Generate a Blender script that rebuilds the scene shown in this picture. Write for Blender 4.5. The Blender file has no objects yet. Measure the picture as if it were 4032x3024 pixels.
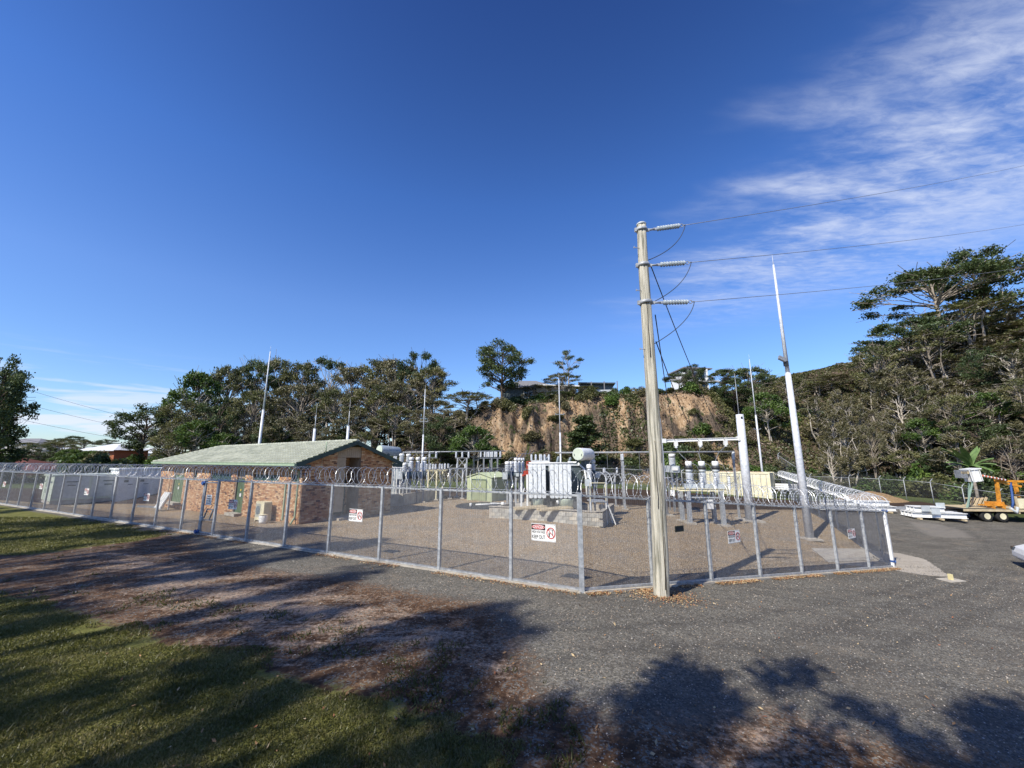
import bpy, math, random
import numpy as np
from mathutils import Vector, Matrix

# ------------------------------------------------------------------ camera, world, sun
SC = bpy.context.scene
COL = SC.collection
F_PX, TILT, EYE = 1560.0, math.radians(10.76), 3.31
cam_d = bpy.data.cameras.new('camera'); cam = bpy.data.objects.new('camera', cam_d); COL.objects.link(cam)
cam.location = (0, 0, EYE); cam.rotation_euler = (math.pi / 2 + TILT, 0, 0)
cam_d.sensor_width = 36.0; cam_d.lens = 36.0 * F_PX / 4032.0; cam_d.clip_start = 0.1; cam_d.clip_end = 3000
SC.camera = cam
SC.view_settings.view_transform = 'Standard'; SC.view_settings.look = 'None'
SC.view_settings.gamma = 1.0; SC.view_settings.exposure = 0.35; SC.view_settings.use_curve_mapping = False

SUN_EL, SUN_AZ = 44.0, 44.0            # height of the sun; the light travels towards +x +y
sun_dir = Vector((math.sin(math.radians(SUN_AZ)) * math.cos(math.radians(SUN_EL)),
                  math.cos(math.radians(SUN_AZ)) * math.cos(math.radians(SUN_EL)), -math.sin(math.radians(SUN_EL))))
sd = bpy.data.lights.new('sun', 'SUN'); sd.energy = 5.0; sd.angle = math.radians(0.53); sd.color = (1.0, 0.93, 0.81)
so = bpy.data.objects.new('sun', sd); COL.objects.link(so)
so.rotation_euler = sun_dir.to_track_quat('-Z', 'Y').to_euler(); so.location = (-30, -30, 40)

W = bpy.data.worlds.new('World'); SC.world = W; W.use_nodes = True
nt = W.node_tree; nt.nodes.clear()
def NN(t, kind, **kw):
    n = t.nodes.new(kind)
    for k, v in kw.items():
        if k.startswith('i_'): n.inputs[k[2:].replace('_', ' ')].default_value = v
        else: setattr(n, k, v)
    return n
def mth(t, op, a, b=None, c=None, clamp=False):
    n = t.nodes.new('ShaderNodeMath'); n.operation = op; n.use_clamp = clamp
    for i, v in enumerate((a, b, c)):
        if v is None: continue
        if isinstance(v, (int, float)): n.inputs[i].default_value = v
        else: t.links.new(v, n.inputs[i])
    return n.outputs[0]
def sstep(t, v, a, b):
    n = t.nodes.new('ShaderNodeMapRange'); n.interpolation_type = 'SMOOTHSTEP'
    t.links.new(v, n.inputs[0]); n.inputs[1].default_value = a; n.inputs[2].default_value = b
    return n.outputs[0]
def mixc(t, f, a, b, mode='MIX'):
    n = t.nodes.new('ShaderNodeMix'); n.data_type = 'RGBA'; n.blend_type = mode
    if isinstance(f, (int, float)): n.inputs[0].default_value = f
    else: t.links.new(f, n.inputs[0])
    for i, v in ((6, a), (7, b)):
        if isinstance(v, tuple): n.inputs[i].default_value = v if len(v) == 4 else (*v, 1)
        else: t.links.new(v, n.inputs[i])
    return n.outputs[2]
def noise(t, vec, scale, detail=4, rough=.55, dist=0.0):
    n = t.nodes.new('ShaderNodeTexNoise'); n.inputs['Scale'].default_value = scale
    n.inputs['Detail'].default_value = detail; n.inputs['Roughness'].default_value = rough; n.inputs['Distortion'].default_value = dist
    if vec is not None: t.links.new(vec, n.inputs['Vector'])
    return n.outputs[0]
def ramp(t, f, stops):
    n = t.nodes.new('ShaderNodeValToRGB'); t.links.new(f, n.inputs[0]); e = n.color_ramp.elements
    while len(e) > 1: e.remove(e[-1])
    e[0].position = stops[0][0]; e[0].color = (*stops[0][1], 1)
    for p, c in stops[1:]:
        x = e.new(p); x.color = (*c, 1)
    return n.outputs[0]

sky = NN(nt, 'ShaderNodeTexSky'); sky.sky_type = 'NISHITA'; sky.sun_disc = False
sky.sun_elevation = math.radians(SUN_EL); sky.sun_rotation = math.radians(SUN_AZ + 180)
sky.altitude = 20; sky.air_density = 1.0; sky.dust_density = 0.25; sky.ozone_density = 2.6
hs = NN(nt, 'ShaderNodeHueSaturation'); hs.inputs['Saturation'].default_value = 1.2; hs.inputs['Value'].default_value = 1.72
nt.links.new(sky.outputs[0], hs.inputs['Color'])
tc = NN(nt, 'ShaderNodeTexCoord'); sx = NN(nt, 'ShaderNodeSeparateXYZ'); nt.links.new(tc.outputs['Generated'], sx.inputs[0])
zc = mth(nt, 'MAXIMUM', sx.outputs[2], .02)
cx = mth(nt, 'DIVIDE', sx.outputs[0], zc); cy = mth(nt, 'DIVIDE', sx.outputs[1], zc)
cb = NN(nt, 'ShaderNodeCombineXYZ'); nt.links.new(cx, cb.inputs[0]); nt.links.new(cy, cb.inputs[1])
rr = mth(nt, 'SQRT', mth(nt, 'ADD', mth(nt, 'MULTIPLY', cx, cx), mth(nt, 'MULTIPLY', cy, cy)))
# thin high cloud, upper right: fine ripples broken by a larger pattern
mp = NN(nt, 'ShaderNodeMapping'); mp.inputs['Rotation'].default_value = (0, 0, -.75); mp.inputs['Scale'].default_value = (.8, 2.1, 1)
nt.links.new(cb.outputs[0], mp.inputs[0])
big = noise(nt, mp.outputs[0], 1.9, 3, .5, .3); fine = noise(nt, mp.outputs[0], 11, 8, .64, .35)
m1 = mth(nt, 'MULTIPLY', sstep(nt, mth(nt, 'ADD', cx, mth(nt, 'MULTIPLY', big, .9)), 1.08, 1.85),
         mth(nt, 'SUBTRACT', 1.0, sstep(nt, mth(nt, 'ADD', rr, mth(nt, 'MULTIPLY', big, 1.2)), 2.6, 4.2)))
c1 = mth(nt, 'MULTIPLY', m1, sstep(nt, mth(nt, 'ADD', mth(nt, 'MULTIPLY', fine, .55), mth(nt, 'MULTIPLY', big, .8)), .44, 1.0))
# low banks far away on the left
mp2 = NN(nt, 'ShaderNodeMapping'); mp2.inputs['Scale'].default_value = (3.2, 3.2, 26); mp2.inputs['Rotation'].default_value = (0, .04, 0)
nt.links.new(tc.outputs['Generated'], mp2.inputs[0])
low = noise(nt, mp2.outputs[0], 1.4, 5, .55, .35)
m2 = mth(nt, 'MULTIPLY', mth(nt, 'SUBTRACT', 1.0, sstep(nt, sx.outputs[2], .05, .21)), sstep(nt, mth(nt, 'MULTIPLY', sx.outputs[0], -1.0), .25, .62))
c2 = mth(nt, 'MULTIPLY', m2, sstep(nt, low, .49, .60))
cf = mth(nt, 'ADD', mth(nt, 'MULTIPLY', c1, .80), mth(nt, 'MULTIPLY', c2, .8), clamp=True)
deep = mixc(nt, 1.0, hs.outputs[0], ramp(nt, sx.outputs[2], [(.0, (.50, .58, .74)), (.12, (.62, .66, .80)), (.34, (.75, .71, .87)), (.57, (.54, .60, .83)), (.82, (.33, .36, .56))]), 'MULTIPLY')
skyc = mixc(nt, cf, deep, (6.4, 6.8, 7.8))
bg = NN(nt, 'ShaderNodeBackground'); bg.inputs[1].default_value = .105; nt.links.new(skyc, bg.inputs[0])
wo = NN(nt, 'ShaderNodeOutputWorld'); nt.links.new(bg.outputs[0], wo.inputs[0])

# ------------------------------------------------------------------ helpers
PI = math.pi
sT, cT = math.sin(TILT), math.cos(TILT)
def at(px, py, Y):
    """point of the world at distance Y that the photograph shows at (px, py)"""
    u = (px - 2016) / F_PX; v = (1512 - py) / F_PX
    t = Y / (cT - v * sT)
    return Vector((u * t, Y, EYE + (sT + v * cT) * t))
def sm(t):
    t = np.clip(t, 0, 1); return t * t * (3 - 2 * t)
def vnoise(x, y, seed=0):
    xi = np.floor(x).astype(np.int64); yi = np.floor(y).astype(np.int64); fx = x - xi; fy = y - yi
    fx = fx * fx * (3 - 2 * fx); fy = fy * fy * (3 - 2 * fy)
    def h(a, b):
        n = (a * 374761393 + b * 668265263 + seed * 974711) & 0xffffffff
        n = ((n ^ (n >> 13)) * 1274126177) & 0xffffffff
        return ((n ^ (n >> 16)) & 0xffff) / 65535.0
    return (h(xi, yi) * (1 - fx) + h(xi + 1, yi) * fx) * (1 - fy) + (h(xi, yi + 1) * (1 - fx) + h(xi + 1, yi + 1) * fx) * fy
def fbm(x, y, o=4, seed=0):
    s = 0; a = .5
    for k in range(o):
        s = s + a * (vnoise(x, y, seed + k) - .5) * 2; x = x * 2.03 + 7.1; y = y * 2.03 + 3.7; a *= .5
    return s
CO = np.array([1.77, 10.83])                       # the near corner of the fence
DL = np.array([-.8943, .4475]); DR = np.array([.888, .460])   # directions of the two front fences
NL = np.array([.4475, .8943]); NR = np.array([-.460, .888])
def hill_parts(x, y):
    db = y - 50 - 2.0 * fbm(x * .06, y * .0 + 3, 3, 5); dr = (x - 44 - .10 * (y - 28)) * .95
    D = np.maximum(db, dr) + 2.0 * np.exp(-np.abs(db - dr) / 5.0)
    hm = np.interp(x, [-140, -90, -60, -38, -24, -12, -2, 12, 28, 44, 60, 90, 140], [2, 2, 2, 2.6, 5, 8.6, 11, 12.6, 14, 17, 21, 27, 30])
    run = 12 + 16 * sm((x - 30) / 14) + 14 * sm((-12 - x) / 14)
    return D, hm, run
def G(x, y):
    x = np.asarray(x, float); y = np.asarray(y, float)
    b = -.091 * np.clip(x - 1.8, 0, 15.2)
    s = (x - CO[0]) * NR[0] + (y - CO[1]) * NR[1]
    b = b * (1 - .35 * sm(s / 8))
    sl = (x - CO[0]) * NL[0] + (y - CO[1]) * NL[1]
    b = b - .42 * sm((-12 - x) / 16) * sm(sl / 4)
    zb = .5 - 1.25 * sm((x - 8) / 24)
    b = b + (zb - b) * sm((y - 35.2) / 5.3)
    b = b + 1.6 * sm((4.6 - y) / 6)
    b = b + .035 * fbm(x * .35, y * .35, 3, 2) * sm((sl * -1 + 2) / 3)
    D, hm, run = hill_parts(x, y)
    t = np.clip(D / run, 0, 1)
    cut = sm((x + 9) / 7) * sm((37 - x) / 8)
    Dc = D + cut * (2.3 * fbm(x * .33, y * .09, 4, 41) + .95 * fbm(x * 1.15, y * .5, 4, 44)) * sm(D / 3); tc = np.clip(Dc / run, 0, 1)
    h = hm * ((1 - cut) * t ** .85 + cut * (.40 * tc ** .9 + .60 * sm((tc - .40) / .40))) * sm(t * 6) + .05 * np.clip(D - run, 0, 80)
    rough = sm(D / 3) * (1.1 * fbm(x * .16, y * .16, 5, 11) + .35 * fbm(x * .7, y * .7, 3, 31)) * (1 - .6 * sm((D - run) / 4))
    return b + h + rough
def g1(x, y): return float(G(x, y))
def ground_at(px, py):
    r = at(px, py, 1.0) - Vector((0, 0, EYE)); t = 2.0
    while t < 300:
        p = Vector((0, 0, EYE)) + r * t
        if p.z < g1(p.x, p.y): break
        t *= 1.01
    a, b = t / 1.01, t
    for k in range(20):
        m = (a + b) / 2; p = Vector((0, 0, EYE)) + r * m
        if p.z < g1(p.x, p.y): b = m
        else: a = m
    return p

class MB:
    """collects shapes; obj() links them as one mesh object"""
    def __init__(s): s.v = []; s.f = []; s.m = []; s.sm = []
    def add(s, vs, fs, mat=0, smooth=False):
        o = len(s.v); s.v.extend([tuple(q) for q in vs])
        for f in fs: s.f.append(tuple(i + o for i in f)); s.m.append(mat); s.sm.append(smooth)
        return s
    def box(s, c, d, rz=0, mat=0, rx=0, ry=0):
        hx, hy, hz = d[0] / 2, d[1] / 2, d[2] / 2
        vs = [Vector((x, y, z)) for x in (-hx, hx) for y in (-hy, hy) for z in (-hz, hz)]
        if rx or ry or rz:
            R = Matrix.Rotation(rz, 3, 'Z') @ Matrix.Rotation(ry, 3, 'Y') @ Matrix.Rotation(rx, 3, 'X'); vs = [R @ v for v in vs]
        c = Vector(c); vs = [v + c for v in vs]
        return s.add(vs, [(0, 1, 3, 2), (4, 6, 7, 5), (0, 4, 5, 1), (2, 3, 7, 6), (0, 2, 6, 4), (1, 5, 7, 3)], mat)
    def beam(s, p, q, w, h=None, mat=0, up=(0, 0, 1)):
        p = Vector(p); q = Vector(q); d = (q - p); h = w if h is None else h
        if d.length < 1e-6: return s
        d.normalize(); u = Vector(up)
        if abs(d.dot(u)) > .98: u = Vector((1, 0, 0))
        a = d.cross(u).normalized() * w / 2; b = a.cross(d).normalized() * h / 2
        vs = [p - a - b, p + a - b, p + a + b, p - a + b, q - a - b, q + a - b, q + a + b, q - a + b]
        return s.add(vs, [(0, 3, 2, 1), (4, 5, 6, 7), (0, 1, 5, 4), (1, 2, 6, 5), (2, 3, 7, 6), (3, 0, 4, 7)], mat)
    def ibeam(s, p, q, w, h, t=.02, mat=0, up=(0, 0, 1)):
        p = Vector(p); q = Vector(q); d = (q - p).normalized(); u = Vector(up)
        if abs(d.dot(u)) > .98: u = Vector((0, 1, 0))
        a = d.cross(u).normalized(); b = a.cross(d).normalized()
        for k in (-1, 1): s.beam(p + b * k * (h / 2 - t / 2), q + b * k * (h / 2 - t / 2), w, t, mat, up=up)
        return s.beam(p, q, t, h - 2 * t, mat, up=up)
    def tube(s, pts, r, n=8, mat=0, r2=None, cap=True, smooth=True, radii=None):
        pts = [Vector(p) for p in pts]; N = len(pts); o = len(s.v); prev = None
        for i, p in enumerate(pts):
            d = (pts[min(i + 1, N - 1)] - pts[max(i - 1, 0)])
            d = d.normalized() if d.length > 1e-9 else Vector((0, 0, 1))
            if prev is None:
                a = d.cross(Vector((0, 0, 1)) if abs(d.z) < .9 else Vector((1, 0, 0))).normalized()
            else:
                a = prev - d * prev.dot(d); a = a.normalized() if a.length > 1e-6 else d.orthogonal().normalized()
            prev = a; b = d.cross(a)
            rr_ = radii[i] if radii else (r if r2 is None else r + (r2 - r) * i / max(1, N - 1))
            for k in range(n):
                t = 2 * PI * k / n; s.v.append(tuple(p + a * math.cos(t) * rr_ + b * math.sin(t) * rr_))
        for i in range(N - 1):
            for k in range(n):
                k2 = (k + 1) % n
                s.f.append((o + i * n + k, o + i * n + k2, o + (i + 1) * n + k2, o + (i + 1) * n + k)); s.m.append(mat); s.sm.append(smooth)
        if cap and n > 2:
            s.f.append(tuple(o + k for k in range(n))[::-1]); s.m.append(mat); s.sm.append(False)
            s.f.append(tuple(o + (N - 1) * n + k for k in range(n))); s.m.append(mat); s.sm.append(False)
        return s
    def lathe(s, prof, c=(0, 0, 0), axis=(0, 0, 1), n=12, mat=0, smooth=True):
        """prof: (radius, height) pairs along the axis"""
        c = Vector(c); ax = Vector(axis).normalized(); a = ax.orthogonal().normalized(); b = ax.cross(a); o = len(s.v)
        for r, h in prof:
            for k in range(n):
                t = 2 * PI * k / n; s.v.append(tuple(c + ax * h + a * math.cos(t) * r + b * math.sin(t) * r))
        for i in range(len(prof) - 1):
            for k in range(n):
                k2 = (k + 1) % n
                s.f.append((o + i * n + k, o + i * n + k2, o + (i + 1) * n + k2, o + (i + 1) * n + k)); s.m.append(mat); s.sm.append(smooth)
        s.f.append(tuple(o + k for k in range(n))[::-1]); s.m.append(mat); s.sm.append(False)
        L = len(prof) - 1; s.f.append(tuple(o + L * n + k for k in range(n))); s.m.append(mat); s.sm.append(False)
        return s
    def prism(s, poly, y0, y1, mat=0):
        """poly in the x-z plane pushed from y0 to y1"""
        n = len(poly); vs = [(x, y0, z) for x, z in poly] + [(x, y1, z) for x, z in poly]
        fs = [tuple(range(n)), tuple(range(2 * n - 1, n - 1, -1))] + [(i, i + n, (i + 1) % n + n, (i + 1) % n) for i in range(n)]
        return s.add(vs, fs, mat)
    def mesh(s, name, mats):
        me = bpy.data.meshes.new(name); me.from_pydata(s.v, [], s.f)
        for m in (mats if isinstance(mats, (list, tuple)) else [mats]): me.materials.append(m)
        if s.f:
            me.polygons.foreach_set('material_index', s.m); me.polygons.foreach_set('use_smooth', s.sm)
        me.update(); return me
    def obj(s, name, mats, parent=None, label=None): return link(name, s.mesh(name, mats), parent, label)
def link(name, me, parent=None, label=None, loc=None, rz=0):
    o = bpy.data.objects.new(name, me); COL.objects.link(o)
    if parent is not None: o.parent = parent
    if label: o['label'] = label
    if loc is not None: o.location = loc
    if rz: o.rotation_euler = (0, 0, rz)
    return o
def tag(o, label, cat, group=None, kind=None):
    if label: o['label'] = label
    if cat: o['category'] = cat
    if group: o['group'] = group
    if kind: o['kind'] = kind
    return o
def thing(name, label, cat, loc=(0, 0, 0), rz=0, group=None):
    o = bpy.data.objects.new(name, None); COL.objects.link(o); o.location = loc; o.rotation_euler = (0, 0, rz); o.empty_display_size = .2
    return tag(o, label, cat, group)
def fast_mesh(name, V, Fq, mats, midx=None, smooth=False, attrs=None):
    V = np.asarray(V, np.float32); Fq = np.asarray(Fq, np.int32); k = Fq.shape[1]
    me = bpy.data.meshes.new(name); me.vertices.add(len(V)); me.vertices.foreach_set('co', V.ravel())
    me.loops.add(Fq.size); me.loops.foreach_set('vertex_index', Fq.ravel())
    me.polygons.add(len(Fq)); me.polygons.foreach_set('loop_start', np.arange(0, Fq.size, k, dtype=np.int32))
    try: me.polygons.foreach_set('loop_total', np.full(len(Fq), k, np.int32))
    except Exception: pass
    for m in mats: me.materials.append(m)
    if midx is not None: me.polygons.foreach_set('material_index', np.asarray(midx, np.int32))
    if smooth: me.polygons.foreach_set('use_smooth', np.ones(len(Fq), bool))
    for n_, (dom, a) in (attrs or {}).items():
        at_ = me.attributes.new(n_, 'FLOAT', dom); at_.data.foreach_set('value', np.asarray(a, np.float32))
    me.update(calc_edges=True); return me

# ------------------------------------------------------------------ materials
MATS = {}
def pm(name, c, c2=None, scale=3.0, rough=.6, metal=0.0, bump=0.0, bscale=None, var=.0, stretch=None, detail=5, spec=.4, lo=.35, hi=.65, tint=0.0):
    if name in MATS: return MATS[name]
    m = bpy.data.materials.new(name); m.use_nodes = True; t = m.node_tree; b = t.nodes['Principled BSDF']
    b.inputs['Roughness'].default_value = rough; b.inputs['Metallic'].default_value = metal; b.inputs['Specular IOR Level'].default_value = spec
    tc = NN(t, 'ShaderNodeTexCoord'); vec = tc.outputs['Object']
    if stretch:
        mp = NN(t, 'ShaderNodeMapping'); mp.inputs['Scale'].default_value = stretch; t.links.new(vec, mp.inputs[0]); vec = mp.outputs[0]
    c2 = c2 or tuple(x * .82 for x in c)
    n = noise(t, vec, scale, detail)
    col = ramp(t, n, [(lo, c2), (hi, c)])
    if tint:
        oi = NN(t, 'ShaderNodeObjectInfo')
        k = mth(t, 'MULTIPLY_ADD', oi.outputs['Random'], 2 * tint, 1 - tint)
        h = NN(t, 'ShaderNodeHueSaturation'); t.links.new(k, h.inputs['Value']); t.links.new(col, h.inputs['Color']); col = h.outputs[0]
    t.links.new(col, b.inputs['Base Color'])
    if bump:
        bp = NN(t, 'ShaderNodeBump'); bp.inputs['Strength'].default_value = bump; bp.inputs['Distance'].default_value = .02
        t.links.new(noise(t, vec, bscale or scale * 4, 4), bp.inputs['Height']); t.links.new(bp.outputs[0], b.inputs['Normal'])
    MATS[name] = m; return m
def leafmat(name, ca, cb, cc, trans=.25):
    m = bpy.data.materials.new(name); m.use_nodes = True; t = m.node_tree; t.nodes.clear()
    a = NN(t, 'ShaderNodeAttribute'); a.attribute_name = 'tone'
    oi = NN(t, 'ShaderNodeObjectInfo')
    f = mth(t, 'ADD', mth(t, 'MULTIPLY', a.outputs['Fac'], .75), mth(t, 'MULTIPLY', oi.outputs['Random'], .25))
    col = ramp(t, f, [(.1, ca), (.5, cb), (.9, cc)])
    d = NN(t, 'ShaderNodeBsdfDiffuse'); tr = NN(t, 'ShaderNodeBsdfTranslucent'); g = NN(t, 'ShaderNodeBsdfGlossy'); g.inputs['Roughness'].default_value = .45
    t.links.new(col, d.inputs[0]); t.links.new(mixc(t, .5, col, (.12, .14, .02)), tr.inputs[0]); g.inputs[0].default_value = (.6, .65, .7, 1)
    x = NN(t, 'ShaderNodeMixShader'); x.inputs[0].default_value = trans; t.links.new(d.outputs[0], x.inputs[1]); t.links.new(tr.outputs[0], x.inputs[2])
    y = NN(t, 'ShaderNodeMixShader'); y.inputs[0].default_value = .035; t.links.new(x.outputs[0], y.inputs[1]); t.links.new(g.outputs[0], y.inputs[2])
    o = NN(t, 'ShaderNodeOutputMaterial'); t.links.new(y.outputs[0], o.inputs[0]); MATS[name] = m; return m
M_GALV = pm('galvanised_steel', (.46, .48, .50), (.27, .29, .31), 9, .55, .25, .1, 40)
M_MAST = pm('pale_galvanised', (.66, .69, .73), (.48, .51, .55), 6, .55, .1, .1, 30)
M_GALVD = pm('weathered_steel', (.30, .32, .34), (.16, .17, .19), 12, .55, .25, .1, 40)
M_WIRE = pm('fence_wire', (.30, .31, .32), (.18, .18, .19), 5, .5, .5)
M_RAZOR = pm('razor_wire', (.72, .74, .76), (.46, .48, .50), 6, .4, .5)
M_BLACKST = pm('dark_steel', (.045, .05, .055), (.03, .032, .035), 5, .55, .1)
M_WHITE = pm('white_paint', (.78, .79, .78), (.66, .67, .66), 2, .45)
M_CREAM = pm('cream_paint', (.74, .70, .50), (.60, .55, .38), 1.4, .55)
M_PORC = pm('pale_porcelain', (.74, .77, .80), (.60, .64, .69), 6, .25)
M_PORCG = pm('grey_porcelain', (.36, .42, .47), (.25, .30, .34), 6, .25)
M_GREYP = pm('grey_paint', (.50, .54, .56), (.38, .42, .44), 3, .45)
M_RADI = pm('radiator_paint', (.78, .81, .82), (.58, .62, .64), 7, .5, 0)
M_TANKD = pm('dark_tank_paint', (.10, .13, .14), (.06, .08, .09), 3, .45)
M_PGREEN = pm('pale_green_paint', (.52, .58, .48), (.44, .50, .41), 2, .45)
M_SHED = pm('shed_green', (.46, .51, .34), (.38, .43, .28), 2, .5)
M_DGREEN = pm('dark_green_trim', (.045, .085, .075), (.03, .06, .055), 3, .45)
M_DOORG = pm('green_door', (.16, .22, .12), (.12, .17, .09), 3, .5)
M_ROOF = pm('pale_green_tile', (.42, .435, .36), (.24, .26, .21), 1.6, .85, 0, .4, 30, tint=.16, detail=7)
M_GUTTER = pm('green_gutter', (.36, .46, .32), (.28, .38, .26), 3, .5)
M_MORTAR = pm('mortar', (.36, .27, .20), (.28, .21, .155), 6, .95)
BR = [pm('brick_' + n, c, tuple(x * .78 for x in c), 9, .92, 0, .3, 40) for n, c in
      (('tan', (.56, .34, .18)), ('orange', (.50, .27, .135)), ('cream', (.66, .46, .28)), ('brown', (.26, .14, .075)), ('rust', (.38, .19, .10)), ('plum', (.17, .10, .07)))]
M_CONC = pm('concrete', (.45, .42, .36), (.33, .30, .26), 3, .95, 0, .3, 30)
M_BLOCK = pm('concrete_block', (.40, .39, .35), (.28, .27, .25), 5, .95, 0, .4, 40, tint=.14)
M_BLOCKP = pm('pale_block', (.50, .46, .38), (.36, .33, .28), 5, .95, 0, .4, 40, tint=.12)
M_DOORT = pm('tan_cladding', (.42, .34, .24), (.35, .28, .19), 3, .6)
M_RED = pm('red_paint', (.42, .06, .035), (.30, .04, .025), 4, .5)
M_ORANGE = pm('orange_paint', (.72, .31, .04), (.42, .18, .03), 5, .4)
M_RUBBER = pm('rubber', (.025, .025, .025), (.015, .015, .015), 5, .8)
M_GLASS = pm('dark_glass', (.03, .04, .05), (.02, .028, .035), 2, .08, 0, spec=.8)
M_BLUE = pm('blue_strap', (.03, .09, .28), (.02, .06, .2), 5, .6)
M_TIMBER = pm('pallet_timber', (.55, .46, .30), (.42, .34, .21), 6, .85, 0, .2, 30)
M_CABLE = pm('dark_cable', (.05, .055, .06), (.035, .04, .045), 5, .6)
M_ALU = pm('aluminium_conductor', (.30, .31, .33), (.22, .23, .25), 5, .45, .4)
M_BARK = pm('grey_bark', (.36, .32, .27), (.18, .15, .12), 3, .95, 0, .3, 12, tint=.2)
M_BARKP = pm('pale_bark', (.50, .46, .40), (.28, .25, .21), 3, .95, tint=.2)
M_BARKD = pm('dark_bark', (.13, .10, .075), (.07, .055, .042), 3, .95, tint=.2)
M_BLK = pm('black_print', (.02, .02, .02), (.02, .02, .02), 1, .5)
M_REDP = pm('red_print', (.50, .02, .02), (.46, .02, .02), 1, .4)
M_SIGNW = pm('sign_white', (.80, .80, .78), (.74, .74, .72), 1, .35)
M_SIGNG = pm('faded_plaque', (.12, .12, .07), (.08, .08, .05), 5, .6)
M_YEL = pm('yellow_paint', (.75, .58, .12), (.65, .48, .08), 3, .5)
L_GUM = leafmat('gum_leaf', (0.060, 0.075, 0.030), (0.131, 0.138, 0.055), (0.250, 0.231, 0.100))
L_DENSE = leafmat('dark_leaf', (0.035, 0.057, 0.025), (0.073, 0.106, 0.040), (0.144, 0.181, 0.073))
L_OLIVE = leafmat('olive_leaf', (0.077, 0.077, 0.037), (0.150, 0.140, 0.073), (0.256, 0.225, 0.119), .2)
L_BRIGHT = leafmat('bright_leaf', (0.050, 0.094, 0.022), (0.088, 0.150, 0.035), (0.163, 0.237, 0.056))
L_DRY = leafmat('dry_leaf', (.10, .078, .055), (.17, .13, .095), (.26, .20, .14), .1)
L_PALE = leafmat('pale_leaf', (.12, .11, .05), (.20, .17, .08), (.28, .24, .12))
# ------------------------------------------------------------------ ground, in one height field cut into its zones
def outline(pts):
    return np.array([(lambda p: (p.x, p.y))(ground_at(*q)) for q in pts])
def sdist(poly, x, y):
    n = len(poly); d = np.full(x.shape, 1e9); ins = np.zeros(x.shape, bool)
    for i in range(n):
        ax, ay = poly[i]; bx, by = poly[(i + 1) % n]; ex, ey = bx - ax, by - ay; wx, wy = x - ax, y - ay
        t = np.clip((wx * ex + wy * ey) / (ex * ex + ey * ey + 1e-12), 0, 1)
        d = np.minimum(d, np.hypot(wx - ex * t, wy - ey * t))
        c = ((ay > y) != (by > y)); 
        with np.errstate(divide='ignore', invalid='ignore'): xi = ax + (y - ay) * ex / (ey if ey != 0 else 1e-12)
        ins ^= c & (x < xi)
    return np.where(ins, d, -d)
def axis(segs):
    out = []
    for a, b, st in segs: out += list(np.arange(a, b - st * .5, st))
    return np.array(out + [segs[-1][1]])
gx = axis([(-150, -60, 3), (-60, -20, .5), (-20, 20, .2), (20, 60, .45), (60, 150, 3)])
gy = axis([(-14, 3.6, 1.0), (3.6, 18, .16), (18, 50, .4), (50, 78, .35), (78, 240, 4)])
XX, YY = np.meshgrid(gx, gy); ZZ = G(XX, YY); nx, ny = len(gx), len(gy)
lawn1 = outline([(0, 1988), (330, 2046), (600, 2092), (640, 2108), (545, 2130), (400, 2148), (250, 2170), (120, 2186), (0, 2190)])
lawn1 = np.vstack([lawn1, [(-60, 13), (-90, 30), (-90, 58), (-62, 42)]])
lawn2 = outline([(0, 2323), (209, 2380), (405, 2443), (601, 2500), (728, 2544), (880, 2556), (1013, 2578), (1090, 2640), (1180, 2668), (1300, 2695), (1540, 2733), (1654, 2796), (1806, 2847), (1933, 2916), (1984, 2955), (2028, 3020)])
lawn2 = np.vstack([lawn2, [(.4, 2), (-1, -20), (-60, -20), (-40, 4)]])
soil = outline([(0, 2165), (300, 2150), (640, 2100), (760, 2120), (842, 2186), (1076, 2243), (1392, 2278), (1648, 2330), (1933, 2372), (2000, 2440), (2060, 2543), (2120, 2606), (2175, 2733), (2400, 2806), (2692, 2825), (2800, 2790), (3012, 2768), (3138, 2809), (3265, 2852), (3581, 2925), (4024, 3010)])
soil = np.vstack([soil, [(14, 4.0), (14, -20), (-70, -20), (-70, 14)]])
PR = CO + DR * 17.2; PB = PR + np.array([.447, .894]) * 31
yard = np.array([CO, PR, PB, (20, 41), (-45, 41), CO + DL * 55])
apron = outline([(3455, 2168), (3540, 2178), (3640, 2200), (3745, 2272), (3620, 2262), (3480, 2238), (3300, 2222), (3190, 2165)])
patch = outline([(3560, 2052), (3700, 2062), (3800, 2090), (3860, 2122), (3720, 2118), (3640, 2108)])
pale1 = outline([(330, 2180), (700, 2190), (1150, 2290), (1700, 2420), (2050, 2560), (1900, 2640), (1400, 2580), (900, 2480), (520, 2330)])
pale2 = outline([(2640, 2850), (3000, 2800), (3500, 2920), (3900, 3000), (3600, 3020), (3100, 3000), (2700, 2930)])
D, HM, RUN = hill_parts(XX, YY)
sl_ = (XX - CO[0]) * NL[0] + (YY - CO[1]) * NL[1]
def pline(pts, wd):
    P_ = outline(pts); d = np.full(XX.shape, 1e9)
    for (ax, ay), (bx, by) in zip(P_[:-1], P_[1:]):
        ex, ey = bx - ax, by - ay; t = np.clip(((XX - ax) * ex + (YY - ay) * ey) / (ex * ex + ey * ey), 0, 1); d = np.minimum(d, np.hypot(XX - ax - ex * t, YY - ay - ey * t))
    return np.exp(-(d / wd) ** 2)
TRK = np.zeros(XX.shape)
for pts in ([(2250, 2980), (2700, 2700), (3200, 2500), (3650, 2330), (4000, 2200)], [(2600, 2990), (3000, 2760), (3500, 2560), (4000, 2360)], [(1700, 2420), (2300, 2480), (2900, 2440), (3500, 2330), (3900, 2150), (3800, 2080)], [(1500, 2500), (2200, 2600), (3000, 2540), (3600, 2400), (4010, 2250)]):
    TRK = np.maximum(TRK, pline(pts, .20))
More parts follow.
